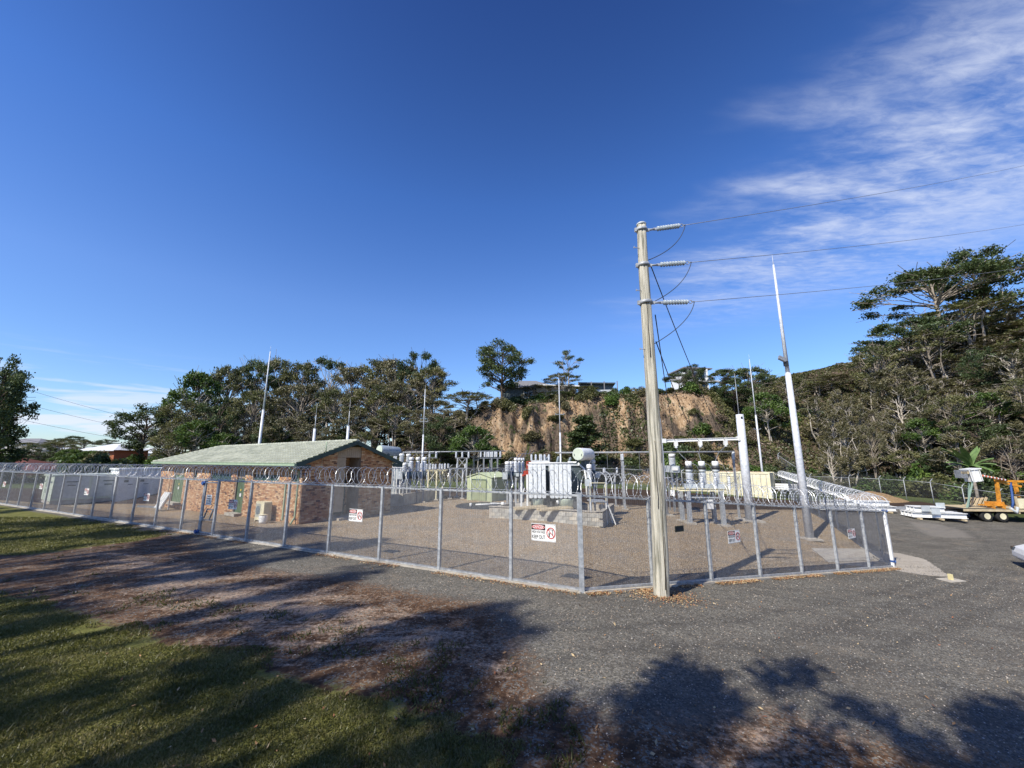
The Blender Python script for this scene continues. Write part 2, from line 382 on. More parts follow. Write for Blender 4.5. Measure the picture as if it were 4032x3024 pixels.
att = {
 'lawn': np.maximum(sdist(lawn1, XX, YY), sdist(lawn2, XX, YY)), 'soil': sdist(soil, XX, YY), 'yard': sdist(yard, XX, YY),
 'apron': sdist(apron, XX, YY), 'patch': sdist(patch, XX, YY), 'pale': np.maximum(sdist(pale1, XX, YY), sdist(pale2, XX, YY)),
 'hill': np.clip(D, -9, 60), 'mulch': np.minimum(YY - 35.0, 40.6 - YY), 'bank': np.where((YY > 40.4), 1, -1) * np.minimum(np.abs(YY - 40.4), 5.0) + np.where((XX > 37) & (YY < 42), 6, 0) * (XX > 37),
 'cut': sm((XX + 7) / 6) * sm((35 - XX) / 6) * sm((RUN + 1 - D) / 2), 'far': np.clip(YY - 78, -5, 60), 'track': TRK}
att['bank'] = np.maximum(np.minimum(YY - 40.4, 90 - XX * 0), np.minimum(XX - 38.4 - .12 * (YY - 28), 30))
def ground_material():
    m = bpy.data.materials.new('ground_surface'); m.use_nodes = True; t = m.node_tree; b = t.nodes['Principled BSDF']
    b.inputs['Roughness'].default_value = .95; b.inputs['Specular IOR Level'].default_value = .15
    P = NN(t, 'ShaderNodeNewGeometry').outputs['Position']
    pz_ = NN(t, 'ShaderNodeSeparateXYZ'); t.links.new(P, pz_.inputs[0]); PZ = pz_.outputs[2]
    def A(n): 
        a = NN(t, 'ShaderNodeAttribute'); a.attribute_name = n; return a.outputs['Fac']
    n1 = noise(t, P, .55, 5, .6); n2 = noise(t, P, 2.6, 5, .65, .3); n3 = noise(t, P, 11, 5, .7); n4 = noise(t, P, 38, 3, .7); n5 = noise(t, P, 95, 2, .6)
    vo = NN(t, 'ShaderNodeTexVoronoi'); vo.inputs['Scale'].default_value = 34; t.links.new(P, vo.inputs['Vector'])
    vs = NN(t, 'ShaderNodeSeparateXYZ'); t.links.new(vo.outputs['Color'], vs.inputs[0]); stone = vs.outputs[0]
    vo2 = NN(t, 'ShaderNodeTexVoronoi'); vo2.inputs['Scale'].default_value = 13; t.links.new(P, vo2.inputs['Vector'])
    vs2 = NN(t, 'ShaderNodeSeparateXYZ'); t.links.new(vo2.outputs['Color'], vs2.inputs[0])
    mp = NN(t, 'ShaderNodeMapping'); mp.inputs['Scale'].default_value = (.35, 1.3, 1); mp.inputs['Rotation'].default_value = (0, 0, .25); t.links.new(P, mp.inputs[0])
    streak = noise(t, mp.outputs[0], 1.5, 6, .62, .8)
    # dark loose gravel
    sp = mth(t, 'ADD', mth(t, 'MULTIPLY', stone, .55), mth(t, 'MULTIPLY', n5, .45))
    grav = ramp(t, sp, [(.12, (.056, .052, .043)), (.45, (.142, .133, .113)), (.72, (.235, .22, .185)), (.92, (.42, .38, .30))])
    grav = mixc(t, mth(t, 'MULTIPLY', sstep(t, n1, .45, .62), .35), grav, (.11, .095, .08))
    grav = mixc(t, mth(t, 'MULTIPLY', sstep(t, streak, .38, .66), .55), grav, (.082, .077, .069))
    # yard gravel: tan and grey stones
    yg = ramp(t, sp, [(.12, (.10, .070, .042)), (.42, (.28, .207, .128)), (.68, (.43, .335, .215)), (.92, (.68, .56, .39))])
    yg = mixc(t, mth(t, 'MULTIPLY', sstep(t, n1, .44, .62), .55), yg, mixc(t, stone, (.135, .115, .09), (.34, .30, .245)))
    # bare soil with pale silt
    so_ = ramp(t, mth(t, 'ADD', mth(t, 'MULTIPLY', n3, .6), mth(t, 'MULTIPLY', n2, .4)), [(.3, (.024, .014, .009)), (.46, (.080, .045, .026)), (.58, (.19, .11, .062)), (.72, (.34, .22, .13))])
    silt = ramp(t, mth(t, 'ADD', mth(t, 'MULTIPLY', n3, .5), mth(t, 'MULTIPLY', n4, .5)), [(.3, (.11, .075, .052)), (.5, (.39, .29, .215)), (.68, (.64, .51, .40))])
    pf = sstep(t, mth(t, 'ADD', mth(t, 'MULTIPLY', A('pale'), .22), mth(t, 'MULTIPLY', mth(t, 'SUBTRACT', mth(t, 'ADD', mth(t, 'MULTIPLY', streak, .6), mth(t, 'MULTIPLY', n3, .4)), .5), 2.6)), -.05, .35)
    so_ = mixc(t, mth(t, 'MULTIPLY', pf, .85), so_, silt)
    # stones trodden into the soil
    so_ = mixc(t, mth(t, 'MULTIPLY', sstep(t, stone, .62, .72), sstep(t, n2, .42, .58)), so_, grav)
    # turf
    la = ramp(t, mth(t, 'ADD', mth(t, 'MULTIPLY', n4, .5), mth(t, 'MULTIPLY', n2, .5)), [(.32, (.048, .048, .015)), (.46, (.12, .125, .032)), (.58, (.19, .185, .055)), (.72, (.29, .245, .11))])
    la = mixc(t, mth(t, 'MULTIPLY', sstep(t, n2, .56, .68), .55), la, (.12, .095, .060))
    base = grav
    edge = mth(t, 'MULTIPLY', mth(t, 'SUBTRACT', mth(t, 'ADD', mth(t, 'MULTIPLY', n2, .6), mth(t, 'MULTIPLY', n3, .4)), .5), 1.5)
    edgef = mth(t, 'MULTIPLY', mth(t, 'SUBTRACT', n3, .5), .9)
    base = mixc(t, sstep(t, mth(t, 'ADD', A('patch'), edge), -.1, .5), base, mixc(t, .6, grav, (.24, .22, .19)))
    base = mixc(t, mth(t, 'MULTIPLY', A('track'), mth(t, 'MULTIPLY', sstep(t, n2, .30, .62), .55)), base, (.060, .057, .052))
    base = mixc(t, mth(t, 'MULTIPLY', sstep(t, noise(t, P, 1.1, 3, .5), .60, .70), .35), base, (.24, .205, .155))
    base = mixc(t, sstep(t, mth(t, 'ADD', A('soil'), mth(t, 'MULTIPLY', edge, 1.7)), -.25, .5), base, so_)
    base = mixc(t, sstep(t, mth(t, 'ADD', A('lawn'), mth(t, 'MULTIPLY', edge, 1.3)), -.05, .25), base, la)
    base = mixc(t, sstep(t, mth(t, 'ADD', A('yard'), mth(t, 'MULTIPLY', edgef, .1)), -.02, .02), base, yg)
    conc = ramp(t, mth(t, 'ADD', mth(t, 'MULTIPLY', n3, .5), mth(t, 'MULTIPLY', streak, .5)), [(.3, (.27, .24, .20)), (.6, (.44, .40, .34))])
    base = mixc(t, sstep(t, mth(t, 'ADD', A('apron'), mth(t, 'MULTIPLY', edgef, .35)), -.03, .03), base, conc)
    mul = ramp(t, n4, [(.3, (.022, .016, .012)), (.55, (.065, .045, .034)), (.75, (.13, .10, .08))])
    base = mixc(t, sstep(t, mth(t, 'ADD', A('mulch'), edgef), -.1, .3), base, mul)
    gb = ramp(t, n3, [(.3, (.045, .062, .022)), (.55, (.10, .13, .045)), (.75, (.17, .18, .075))])
    base = mixc(t, sstep(t, mth(t, 'ADD', A('bank'), edgef), -.1, .2), base, gb)
    # hillside: weathered rock, dead scrub and green creepers
    hp = NN(t, 'ShaderNodeMapping'); hp.inputs['Scale'].default_value = (1, 1, .42); t.links.new(P, hp.inputs[0])
    r1 = noise(t, hp.outputs[0], .22, 6, .6, .4); r2 = noise(t, hp.outputs[0], 1.1, 6, .65, .5); r3 = noise(t, hp.outputs[0], 4.5, 5, .7)
    rock = ramp(t, mth(t, 'ADD', mth(t, 'MULTIPLY', r2, .6), mth(t, 'MULTIPLY', r3, .4)), [(.32, (.045, .030, .020)), (.42, (.18, .12, .072)), (.50, (.37, .25, .145)), (.64, (.57, .46, .33))])
    scrub = ramp(t, r3, [(.3, (.035, .028, .022)), (.5, (.115, .088, .066)), (.7, (.22, .17, .13))])
    gre = ramp(t, r3, [(.3, (.022, .032, .012)), (.55, (.06, .075, .026)), (.75, (.12, .13, .05))])
    hl = mixc(t, mth(t, 'MULTIPLY', sstep(t, mth(t, 'ADD', r1, mth(t, 'MULTIPLY', sstep(t, PZ, 6.0, 13.0), .10)), .50, .60), A('cut')), scrub, rock)
    hl = mixc(t, sstep(t, mth(t, 'ADD', r2, mth(t, 'MULTIPLY', r1, -.4)), .34, .42), hl, gre)
    base = mixc(t, sstep(t, mth(t, 'ADD', A('hill'), mth(t, 'MULTIPLY', edge, 2.0)), 0.0, 1.6), base, hl)
    base = mixc(t, sstep(t, A('far'), 0, 6), base, gre)
    t.links.new(base, b.inputs['Base Color'])
    hh_ = mth(t, 'MULTIPLY', mth(t, 'MULTIPLY', sstep(t, A('hill'), .5, 2.5), mth(t, 'ADD', r3, mth(t, 'MULTIPLY', r2, 2.0))), 9.0)
    h = mth(t, 'ADD', mth(t, 'ADD', hh_, mth(t, 'MULTIPLY', stone, .5)), mth(t, 'ADD', mth(t, 'MULTIPLY', n3, 1.2), mth(t, 'MULTIPLY', n4, .8)))
    bp = NN(t, 'ShaderNodeBump'); bp.inputs['Strength'].default_value = .75; bp.inputs['Distance'].default_value = .03
    t.links.new(h, bp.inputs['Height']); t.links.new(bp.outputs[0], b.inputs['Normal'])
    return m
M_GROUND = ground_material(); MATS['ground'] = M_GROUND
idx = np.arange(nx * ny).reshape(ny, nx)
quads = np.stack([idx[:-1, :-1], idx[:-1, 1:], idx[1:, 1:], idx[1:, :-1]], -1).reshape(-1, 4)
cen = {k: v.reshape(-1)[quads].mean(1) for k, v in att.items()}
cat_ = np.zeros(len(quads), int)                             # 0 gravel lot
cat_[cen['soil'] > .1] = 1; cat_[cen['lawn'] > .05] = 2; cat_[cen['yard'] > 0] = 3; cat_[(cen['bank'] > 0)] = 4; cat_[cen['hill'] > .6] = 5; cat_[(cen['apron'] > 0)] = 6
Vall = np.stack([XX, YY, ZZ], -1).reshape(-1, 3)
for k, nm in enumerate(('gravel_lot', 'bare_soil', 'lawn', 'yard_gravel', 'grass_bank', 'hillside', 'concrete_apron')):
    q = quads[cat_ == k]; u, inv = np.unique(q, return_inverse=True)
    me = fast_mesh(nm, Vall[u], inv.reshape(-1, 4), [M_GROUND], smooth=True, attrs={a: ('POINT', v.reshape(-1)[u]) for a, v in att.items()})
    o = link(nm, me); o['kind'] = 'structure'

rng = np.random.default_rng(7)
def leaf_quads(P, size, r, upb=.35, asp=.62):
    """one leaf-sized face at each point of P"""
    n = len(P); nrm = r.normal(size=(n, 3)); nrm[:, 2] = np.abs(nrm[:, 2]) + upb; nrm /= np.linalg.norm(nrm, axis=1)[:, None]
    a = np.cross(nrm, r.normal(size=(n, 3))); a /= np.linalg.norm(a, axis=1)[:, None]; b = np.cross(nrm, a)
    s = (size * r.uniform(.6, 1.3, n))[:, None] * .5
    V = np.stack([P - a * s, P - b * s * asp + a * s * .1, P + a * s, P + b * s * asp - a * s * .1], 1).reshape(-1, 3)
    return V, np.arange(4 * n).reshape(-1, 4)
# turf: short blades over the lawn in front
def mask_pts(n, x0, x1, y0, y1, fn, r, near=True):
    u = r.uniform(0, 1, n); y = y0 * (y1 / y0) ** u if near else r.uniform(y0, y1, n); x = r.uniform(x0, x1, n) * (y / y1 if near else 1)
    k = fn(x, y); return x[k], y[k]
x, y = mask_pts(420000, -34, 6, 4.6, 24, lambda x, y: np.maximum(sdist(lawn2, x, y), sdist(lawn1, x, y)) + .9 * fbm(x * 1.3, y * 1.3, 4, 4) > .12, rng)
k = np.abs(x) < y * 1.4; x, y = x[k], y[k]; z = G(x, y); n = len(x)
ht = rng.uniform(.012, .036, n) * (.6 + y / 14); ang = rng.uniform(0, 2 * PI, n); w = .006 + y * .0006; lx = rng.normal(0, .6, n) * ht; ly = rng.normal(0, .6, n) * ht
V = np.stack([np.stack([x - np.cos(ang) * w, y - np.sin(ang) * w, z - .004], -1), np.stack([x + np.cos(ang) * w, y + np.sin(ang) * w, z - .004], -1), np.stack([x + lx, y + ly, z + ht], -1)], 1).reshape(-1, 3)
M_GRASS = leafmat('grass_blade', (.060, .060, .018), (.135, .135, .038), (.30, .25, .12), .3)
tn_ = np.clip(.5 + .5 * fbm(x * 1.1, y * 1.1, 3, 9) + rng.normal(0, .16, n), 0, 1)
o = link('turf', fast_mesh('turf', V, np.arange(3 * n).reshape(-1, 3), [M_GRASS], attrs={'tone': ('FACE', np.clip(.5 + .5 * fbm(x * 1.1, y * 1.1, 3, 9) + rng.normal(0, .16, n), 0, 1))}))
tag(o, 'short worn turf on the shaded lawn in front of the fence', 'grass', kind='stuff')
x, y = mask_pts(45000, -24, 8, 4.6, 18, lambda x, y: (sdist(soil, x, y) > 0) & (np.maximum(sdist(lawn1, x, y), sdist(lawn2, x, y)) > -1.8) & (fbm(x * 1.7, y * 1.7, 3, 55) > .2) & (np.abs(x) < y * 1.4), rng)
z = G(x, y); n = len(x); ht = rng.uniform(.03, .09, n); ang = rng.uniform(0, 2 * PI, n); w = .009 + y * .0006; lx = rng.normal(0, .7, n) * ht; ly = rng.normal(0, .7, n) * ht
V = np.stack([np.stack([x - np.cos(ang) * w, y - np.sin(ang) * w, z - .004], -1), np.stack([x + np.cos(ang) * w, y + np.sin(ang) * w, z - .004], -1), np.stack([x + lx, y + ly, z + ht], -1)], 1).reshape(-1, 3)
o = link('weeds', fast_mesh('weeds', V, np.arange(3 * n).reshape(-1, 3), [M_GRASS], attrs={'tone': ('FACE', np.clip(.2 + rng.normal(0, .2, n), 0, 1))})); tag(o, 'dark weeds and grass tufts creeping over the bare soil', 'weeds', kind='stuff')
# loose stones: front lot, trodden soil and yard
M_STONE = []
for nm, c in (('dark_stone', (.07, .072, .075)), ('grey_stone', (.20, .20, .19)), ('tan_stone', (.38, .30, .22)), ('pale_stone', (.55, .50, .43))): M_STONE.append(pm(nm, c, tuple(v * .7 for v in c), 20, .9))
def stones(name, x, y, size, mi, label):
    n = len(x); z = G(x, y); s = size[:, None, None] * rng.uniform(.6, 1.2, (n, 6, 1)); base = np.array([(1, 0, 0), (0, 1, 0), (-1, 0, 0), (0, -1, 0), (0, 0, .7), (0, 0, -.5)], float)
    a = rng.uniform(0, PI, n); R = np.zeros((n, 3, 3)); R[:, 0, 0] = np.cos(a); R[:, 0, 1] = -np.sin(a); R[:, 1, 0] = np.sin(a); R[:, 1, 1] = np.cos(a); R[:, 2, 2] = 1
    V = np.einsum('nij,kj->nki', R, base) * s + np.stack([x, y, z], -1)[:, None, :]
    f = np.array([(0, 1, 4), (1, 2, 4), (2, 3, 4), (3, 0, 4)]); Fq = (f[None] + 6 * np.arange(n)[:, None, None]).reshape(-1, 3)
    o = link(name, fast_mesh(name, V.reshape(-1, 3), Fq, M_STONE, np.repeat(mi, 4))); tag(o, label, 'gravel', kind='stuff')
x, y = mask_pts(130000, -20, 24, 4.6, 19, lambda x, y: (np.maximum(sdist(lawn1, x, y), sdist(lawn2, x, y)) < -.2) & (sdist(yard, x, y) < -.1) & (np.abs(x) < 1.35 * y), rng)
s = sdist(soil, x, y) > 0; keep = rng.uniform(size=len(x)) < np.where(s, .2, .5); x, y, s = x[keep], y[keep], s[keep]
stones('loose_gravel', x, y, rng.uniform(.006, .015, len(x)) * (.7 + y / 16), rng.choice(4, len(x), p=[.36, .48, .12, .04]), 'loose dark road gravel scattered over the lot outside the fence')
x, y = mask_pts(90000, -26, 26, 11, 34, lambda x, y: (sdist(yard, x, y) > .2), rng)
stones('yard_stones', x, y, rng.uniform(.010, .020, len(x)) * (.6 + y / 30), rng.choice(4, len(x), p=[.15, .25, .38, .22]), 'tan crushed stone covering the substation yard')
# scrub on the hillside: dry brush and green creepers too many to count
def scrub(name, n, x0, x1, dlo, dhi, size, mat, label, thr, seed, sgn):
    r = np.random.default_rng(seed); x = r.uniform(x0, x1, n); y = r.uniform(44, 100, n); D, hm, run = hill_parts(x, y)
    pat = fbm(x * .16, y * .16, 4, 70) + .35 * fbm(x * .6, y * .6, 2, 77)
    thr = thr - .9 * (1 - sm((x + 9) / 6) * sm((34 - x) / 6)) * (1 if sgn > 0 else .35)
    z0_ = G(x, y); k = (D > dlo) & (D < dhi * run) & (np.abs(x) < 1.42 * y + 2) & (sgn * pat > thr) & (rng.uniform(size=len(x)) < 1 - .0 * sm((z0_ - 5) / 6) * sm((x + 9) / 6) * sm((34 - x) / 6)); x, y, pat = x[k], y[k], pat[k]
    z = G(x, y) + r.uniform(-.05, .55, len(x)) ** 1.0
    if sgn > 0:                                             # creepers also hang in patches on the rock
        x2 = r.uniform(-9, 36, 60000); y2 = r.uniform(50, 66, 60000); k2 = (fbm(x2 * .38 + 9, y2 * .2, 4, 91) > .16); x = np.append(x, x2[k2]); y = np.append(y, y2[k2]); z = np.append(z, G(x2[k2], y2[k2]) + r.uniform(-.05, .5, k2.sum()))
    V, Fq = leaf_quads(np.stack([x, y, z], -1), size, r, .3)
    o = link(name, fast_mesh(name, V, Fq, [mat], attrs={'tone': ('FACE', np.clip(.45 + .9 * fbm(x * .35, y * .35, 3, 12) + r.normal(0, .15, len(x)), 0, 1))}))
    tag(o, label, 'undergrowth', kind='stuff')
scrub('green_undergrowth', 330000, -62, 110, .3, 1.3, .36, L_GUM, 'olive green scrub and creepers covering the hillside behind the yard', .03, 3, 1)
scrub('dry_brush', 110000, -60, 90, .3, 1.1, .30, L_DRY, 'dead brown brush hanging on the cut rock face', -.02, 4, -1)
# ------------------------------------------------------------------ trees and shrubs
def limb(mb, p, q, r0, r1, rnd, n=5, seg=4, bow=.12, mat=0):
    p = Vector(p); q = Vector(q); L = (q - p).length; pts = []
    off = Vector((rnd.gauss(0, 1), rnd.gauss(0, 1), abs(rnd.gauss(0, .5)))) * L * bow
    for i in range(seg + 1):
        t = i / seg; pts.append(p.lerp(q, t) + off * math.sin(PI * t) + Vector((rnd.gauss(0, 1), rnd.gauss(0, 1), 0)) * L * .018 * (0 < i < seg))
    mb.tube(pts, r0, n, mat, r1, cap=False); return pts
def make_tree(kind, seed):
    """trunk mesh and crown mesh of a tree 10 m high"""
    rnd = random.Random(seed); r = np.random.default_rng(seed); mb = MB(); C = []; TW = []
    K = dict(gum=(.46, 3.1, 32, 105, .26, (.80, .48), L_GUM, M_BARK), round=(.30, 4.2, 46, 150, .30, (1.05, .62), L_DENSE, M_BARKD),
             umbrella=(.46, 4.4, 34, 170, .28, (1.15, .42), L_DENSE, M_BARK), sparse=(.45, 3.4, 13, 130, .26, (.85, .40), L_DENSE, M_BARKP),
             wispy=(.08, 2.2, 48, 150, .20, (.50, .62), L_OLIVE, M_BARKP), pale=(.30, 3.0, 28, 100, .26, (.8, .5), L_PALE, M_BARKP),
             olive=(.36, 3.4, 36, 112, .26, (.82, .50), L_OLIVE, M_BARK), cone=(.04, 2.3, 44, 150, .32, (.75, .55), L_DENSE, M_BARKD),
             bright=(.22, 3.4, 38, 130, .34, (.9, .6), L_BRIGHT, M_BARKP))[kind]
    cb, R, nc, nl, ls, (ch, cv), lm, bm = K; H = 10.0
    lean = Vector((rnd.uniform(-.6, .6), rnd.uniform(-.4, .4), 0)); fork = H * max(cb - .12, .08); top = Vector((0, 0, H * .9)) + lean
    base_r = .17 if kind != 'round' else .26
    tr = [Vector((0, 0, -.6)), Vector((rnd.uniform(-.1, .1), 0, fork * .5)), Vector((lean.x * .3, lean.y * .3, fork)), Vector((lean.x * .6, lean.y * .6, H * .6)), top]
    mb.tube(tr, base_r, 7, 0, radii=[base_r * 1.25, base_r, base_r * .85, base_r * .45, .02], cap=False)
    ntr = 3 if kind in ('gum', 'wispy', 'olive') else 2 if kind in ('sparse', 'bright') else 1
    for k in range(ntr - 1):
        q = Vector((rnd.uniform(-1, 1) * R * .5, rnd.uniform(-1, 1) * R * .4, H * .8)); limb(mb, (rnd.uniform(-.4, .4), rnd.uniform(-.3, .3), -.5), q, base_r * .8, .03, rnd, 6, 5, .08)
    for i in range(nc):
        t = (i + .5) / nc; a = i * 2.399 + rnd.uniform(-.4, .4)
        if kind == 'cone':
            z = H * (.05 + .93 * t); rad = R * (1 - t) ** .8 * math.sqrt(rnd.uniform(.25, 1))
        elif kind in ('gum', 'umbrella', 'olive', 'sparse', 'bright'):
            rad = R * math.sqrt(rnd.uniform(.02, 1)); dome = math.sqrt(max(0, 1 - (rad / (R * 1.1)) ** 2)); z = H * (cb + (.96 - cb) * (dome * .9 if rnd.random() < .72 else rnd.uniform(.1, .8) * dome))
        else:
            zz = rnd.uniform(-1, 1); rad = R * math.sqrt(max(0, 1 - zz * zz)) * rnd.uniform(.55, 1.0); z = H * (cb + (1 - cb) * .5 * (1 + zz * .93))
        c = Vector((rad * math.cos(a) + lean.x * .6, rad * math.sin(a) + lean.y * .6, z)); C.append(c)
        hz = max(fork, min(z * .72, z - rad * .35)); hz = max(.3, hz); f = min(1, hz / (H * .9))
        s0 = Vector((lean.x * f * .8, lean.y * f * .8, hz)); pts = limb(mb, s0, c, base_r * .38 * (1.1 - f) + .03, .018, rnd, 4, 4, .10)
        for k in range(4):
            q = c + Vector((rnd.gauss(0, 1), rnd.gauss(0, 1), rnd.gauss(.2, .7))) * ch * .75; mb.beam(pts[3], q, .03, .03); TW.append(q)
    Cn = np.array([tuple(c) for c in C]); P = []; T = []
    for c in Cn:
        rs = rnd.uniform(.7, 1.25); n = int(nl * rs * 1.9)
        d = r.normal(size=(n, 3)); d /= np.linalg.norm(d, axis=1)[:, None]; rad = r.uniform(.25, 1, n)[:, None] ** .5
        # sub-clumps give the crown its uneven surface
        sub = r.normal(size=(7, 3)); sub /= np.linalg.norm(sub, axis=1)[:, None]; w = sub[r.integers(0, 7, n)]
        q = c + (d * .55 + w * .75) * rad * np.array([ch, ch, cv]) * rs; P.append(q); T.append(np.full(n, rnd.uniform(.15, .85)) + r.normal(0, .12, n))
    P = np.concatenate(P); T = np.clip(np.concatenate(T), 0, 1); V, Fq = leaf_quads(P, ls * .82, r, .2)
    crown = fast_mesh('crown', V, Fq, [lm], attrs={'tone': ('FACE', T)})
    tw = mb.mesh('trunk', bm); return tw, crown, R * 2.15
def make_bush(seed, lm, hgt=1.0, wid=1.0, n=2600, ls=.16):
    """low rounded shrub about 2 m across and 1.6 m high"""
    r = np.random.default_rng(seed); rnd = random.Random(seed); mb = MB()
    P = []; T = []
    for k in range(15):
        a = rnd.uniform(0, 2 * PI); q = rnd.uniform(0, .8); c = np.array([math.cos(a) * q, math.sin(a) * q, rnd.uniform(.25, 1.15) * (1 - .4 * q)])
        m = n // 15; d = r.normal(size=(m, 3)); d /= np.linalg.norm(d, axis=1)[:, None]; P.append(c + d * r.uniform(.3, 1, m)[:, None] ** .5 * np.array([.48, .48, .38])); T.append(np.full(m, rnd.uniform(.1, .9)) + r.normal(0, .1, m))
        mb.beam((0, 0, -.2), c, .035, .035)
    V, Fq = leaf_quads(np.concatenate(P), ls, r, .3)
    return mb.mesh('stem', M_BARK), fast_mesh('crown', V, Fq, [lm], attrs={'tone': ('FACE', np.clip(np.concatenate(T), 0, 1))})
TREES = {k: [make_tree(k, 100 + 17 * i + s) for s in range(2)] for i, k in enumerate(('gum', 'round', 'umbrella', 'sparse', 'wispy', 'pale', 'olive', 'cone', 'bright'))}
BUSH = {'dark': [make_bush(5, L_DENSE), make_bush(6, L_DENSE)], 'bright': [make_bush(7, L_BRIGHT), make_bush(8, L_BRIGHT, ls=.2)], 'gum': [make_bush(9, L_GUM), make_bush(10, L_GUM)],
        'dry': [make_bush(11, L_DRY, n=1400), make_bush(12, L_DRY, n=1300)], 'olive': [make_bush(13, L_OLIVE), make_bush(14, L_OLIVE)]}
trnd = random.Random(42)
def nth(i): i += 1; return f"{i}{'th' if 10 < i % 100 < 14 else {1: 'st', 2: 'nd', 3: 'rd'}.get(i % 10, 'th')}"
RW = ('front', 'second', 'third', 'fourth', 'back')
def tree(px, ptop, wpx, Y, kind, label, group=None, name='tree', base=None, x=None, deep=.3):
    X = at(px, 1700, Y).x if x is None else x
    tr, cr, Wd = TREES[kind][trnd.randrange(2)]; bz = g1(X, Y) if base is None else base
    zt = at(px, ptop, Y).z; H = max(zt - bz, 1.0); wm = wpx / F_PX * Y
    o = thing(name, label, 'tree', (X, Y, bz - .1), trnd.uniform(0, 2 * PI), group)
    o.scale = (wm / Wd, wm / Wd, H / 9.9)
    link('trunk', tr, o); link('crown', cr, o); return o
def bush(X, Y, w, h, kind, label, group=None, z=None):
    st, cr = BUSH[kind][trnd.randrange(2)]
    o = thing('shrub', label, 'shrub', (X, Y, (g1(X, Y) if z is None else z) - .15), trnd.uniform(0, 2 * PI), group); o.scale = (w / 2, w / 2, h / 1.5)
    link('stem', st, o); link('crown', cr, o); return o
FG = 'trees of the wooded ridge behind the brick building'
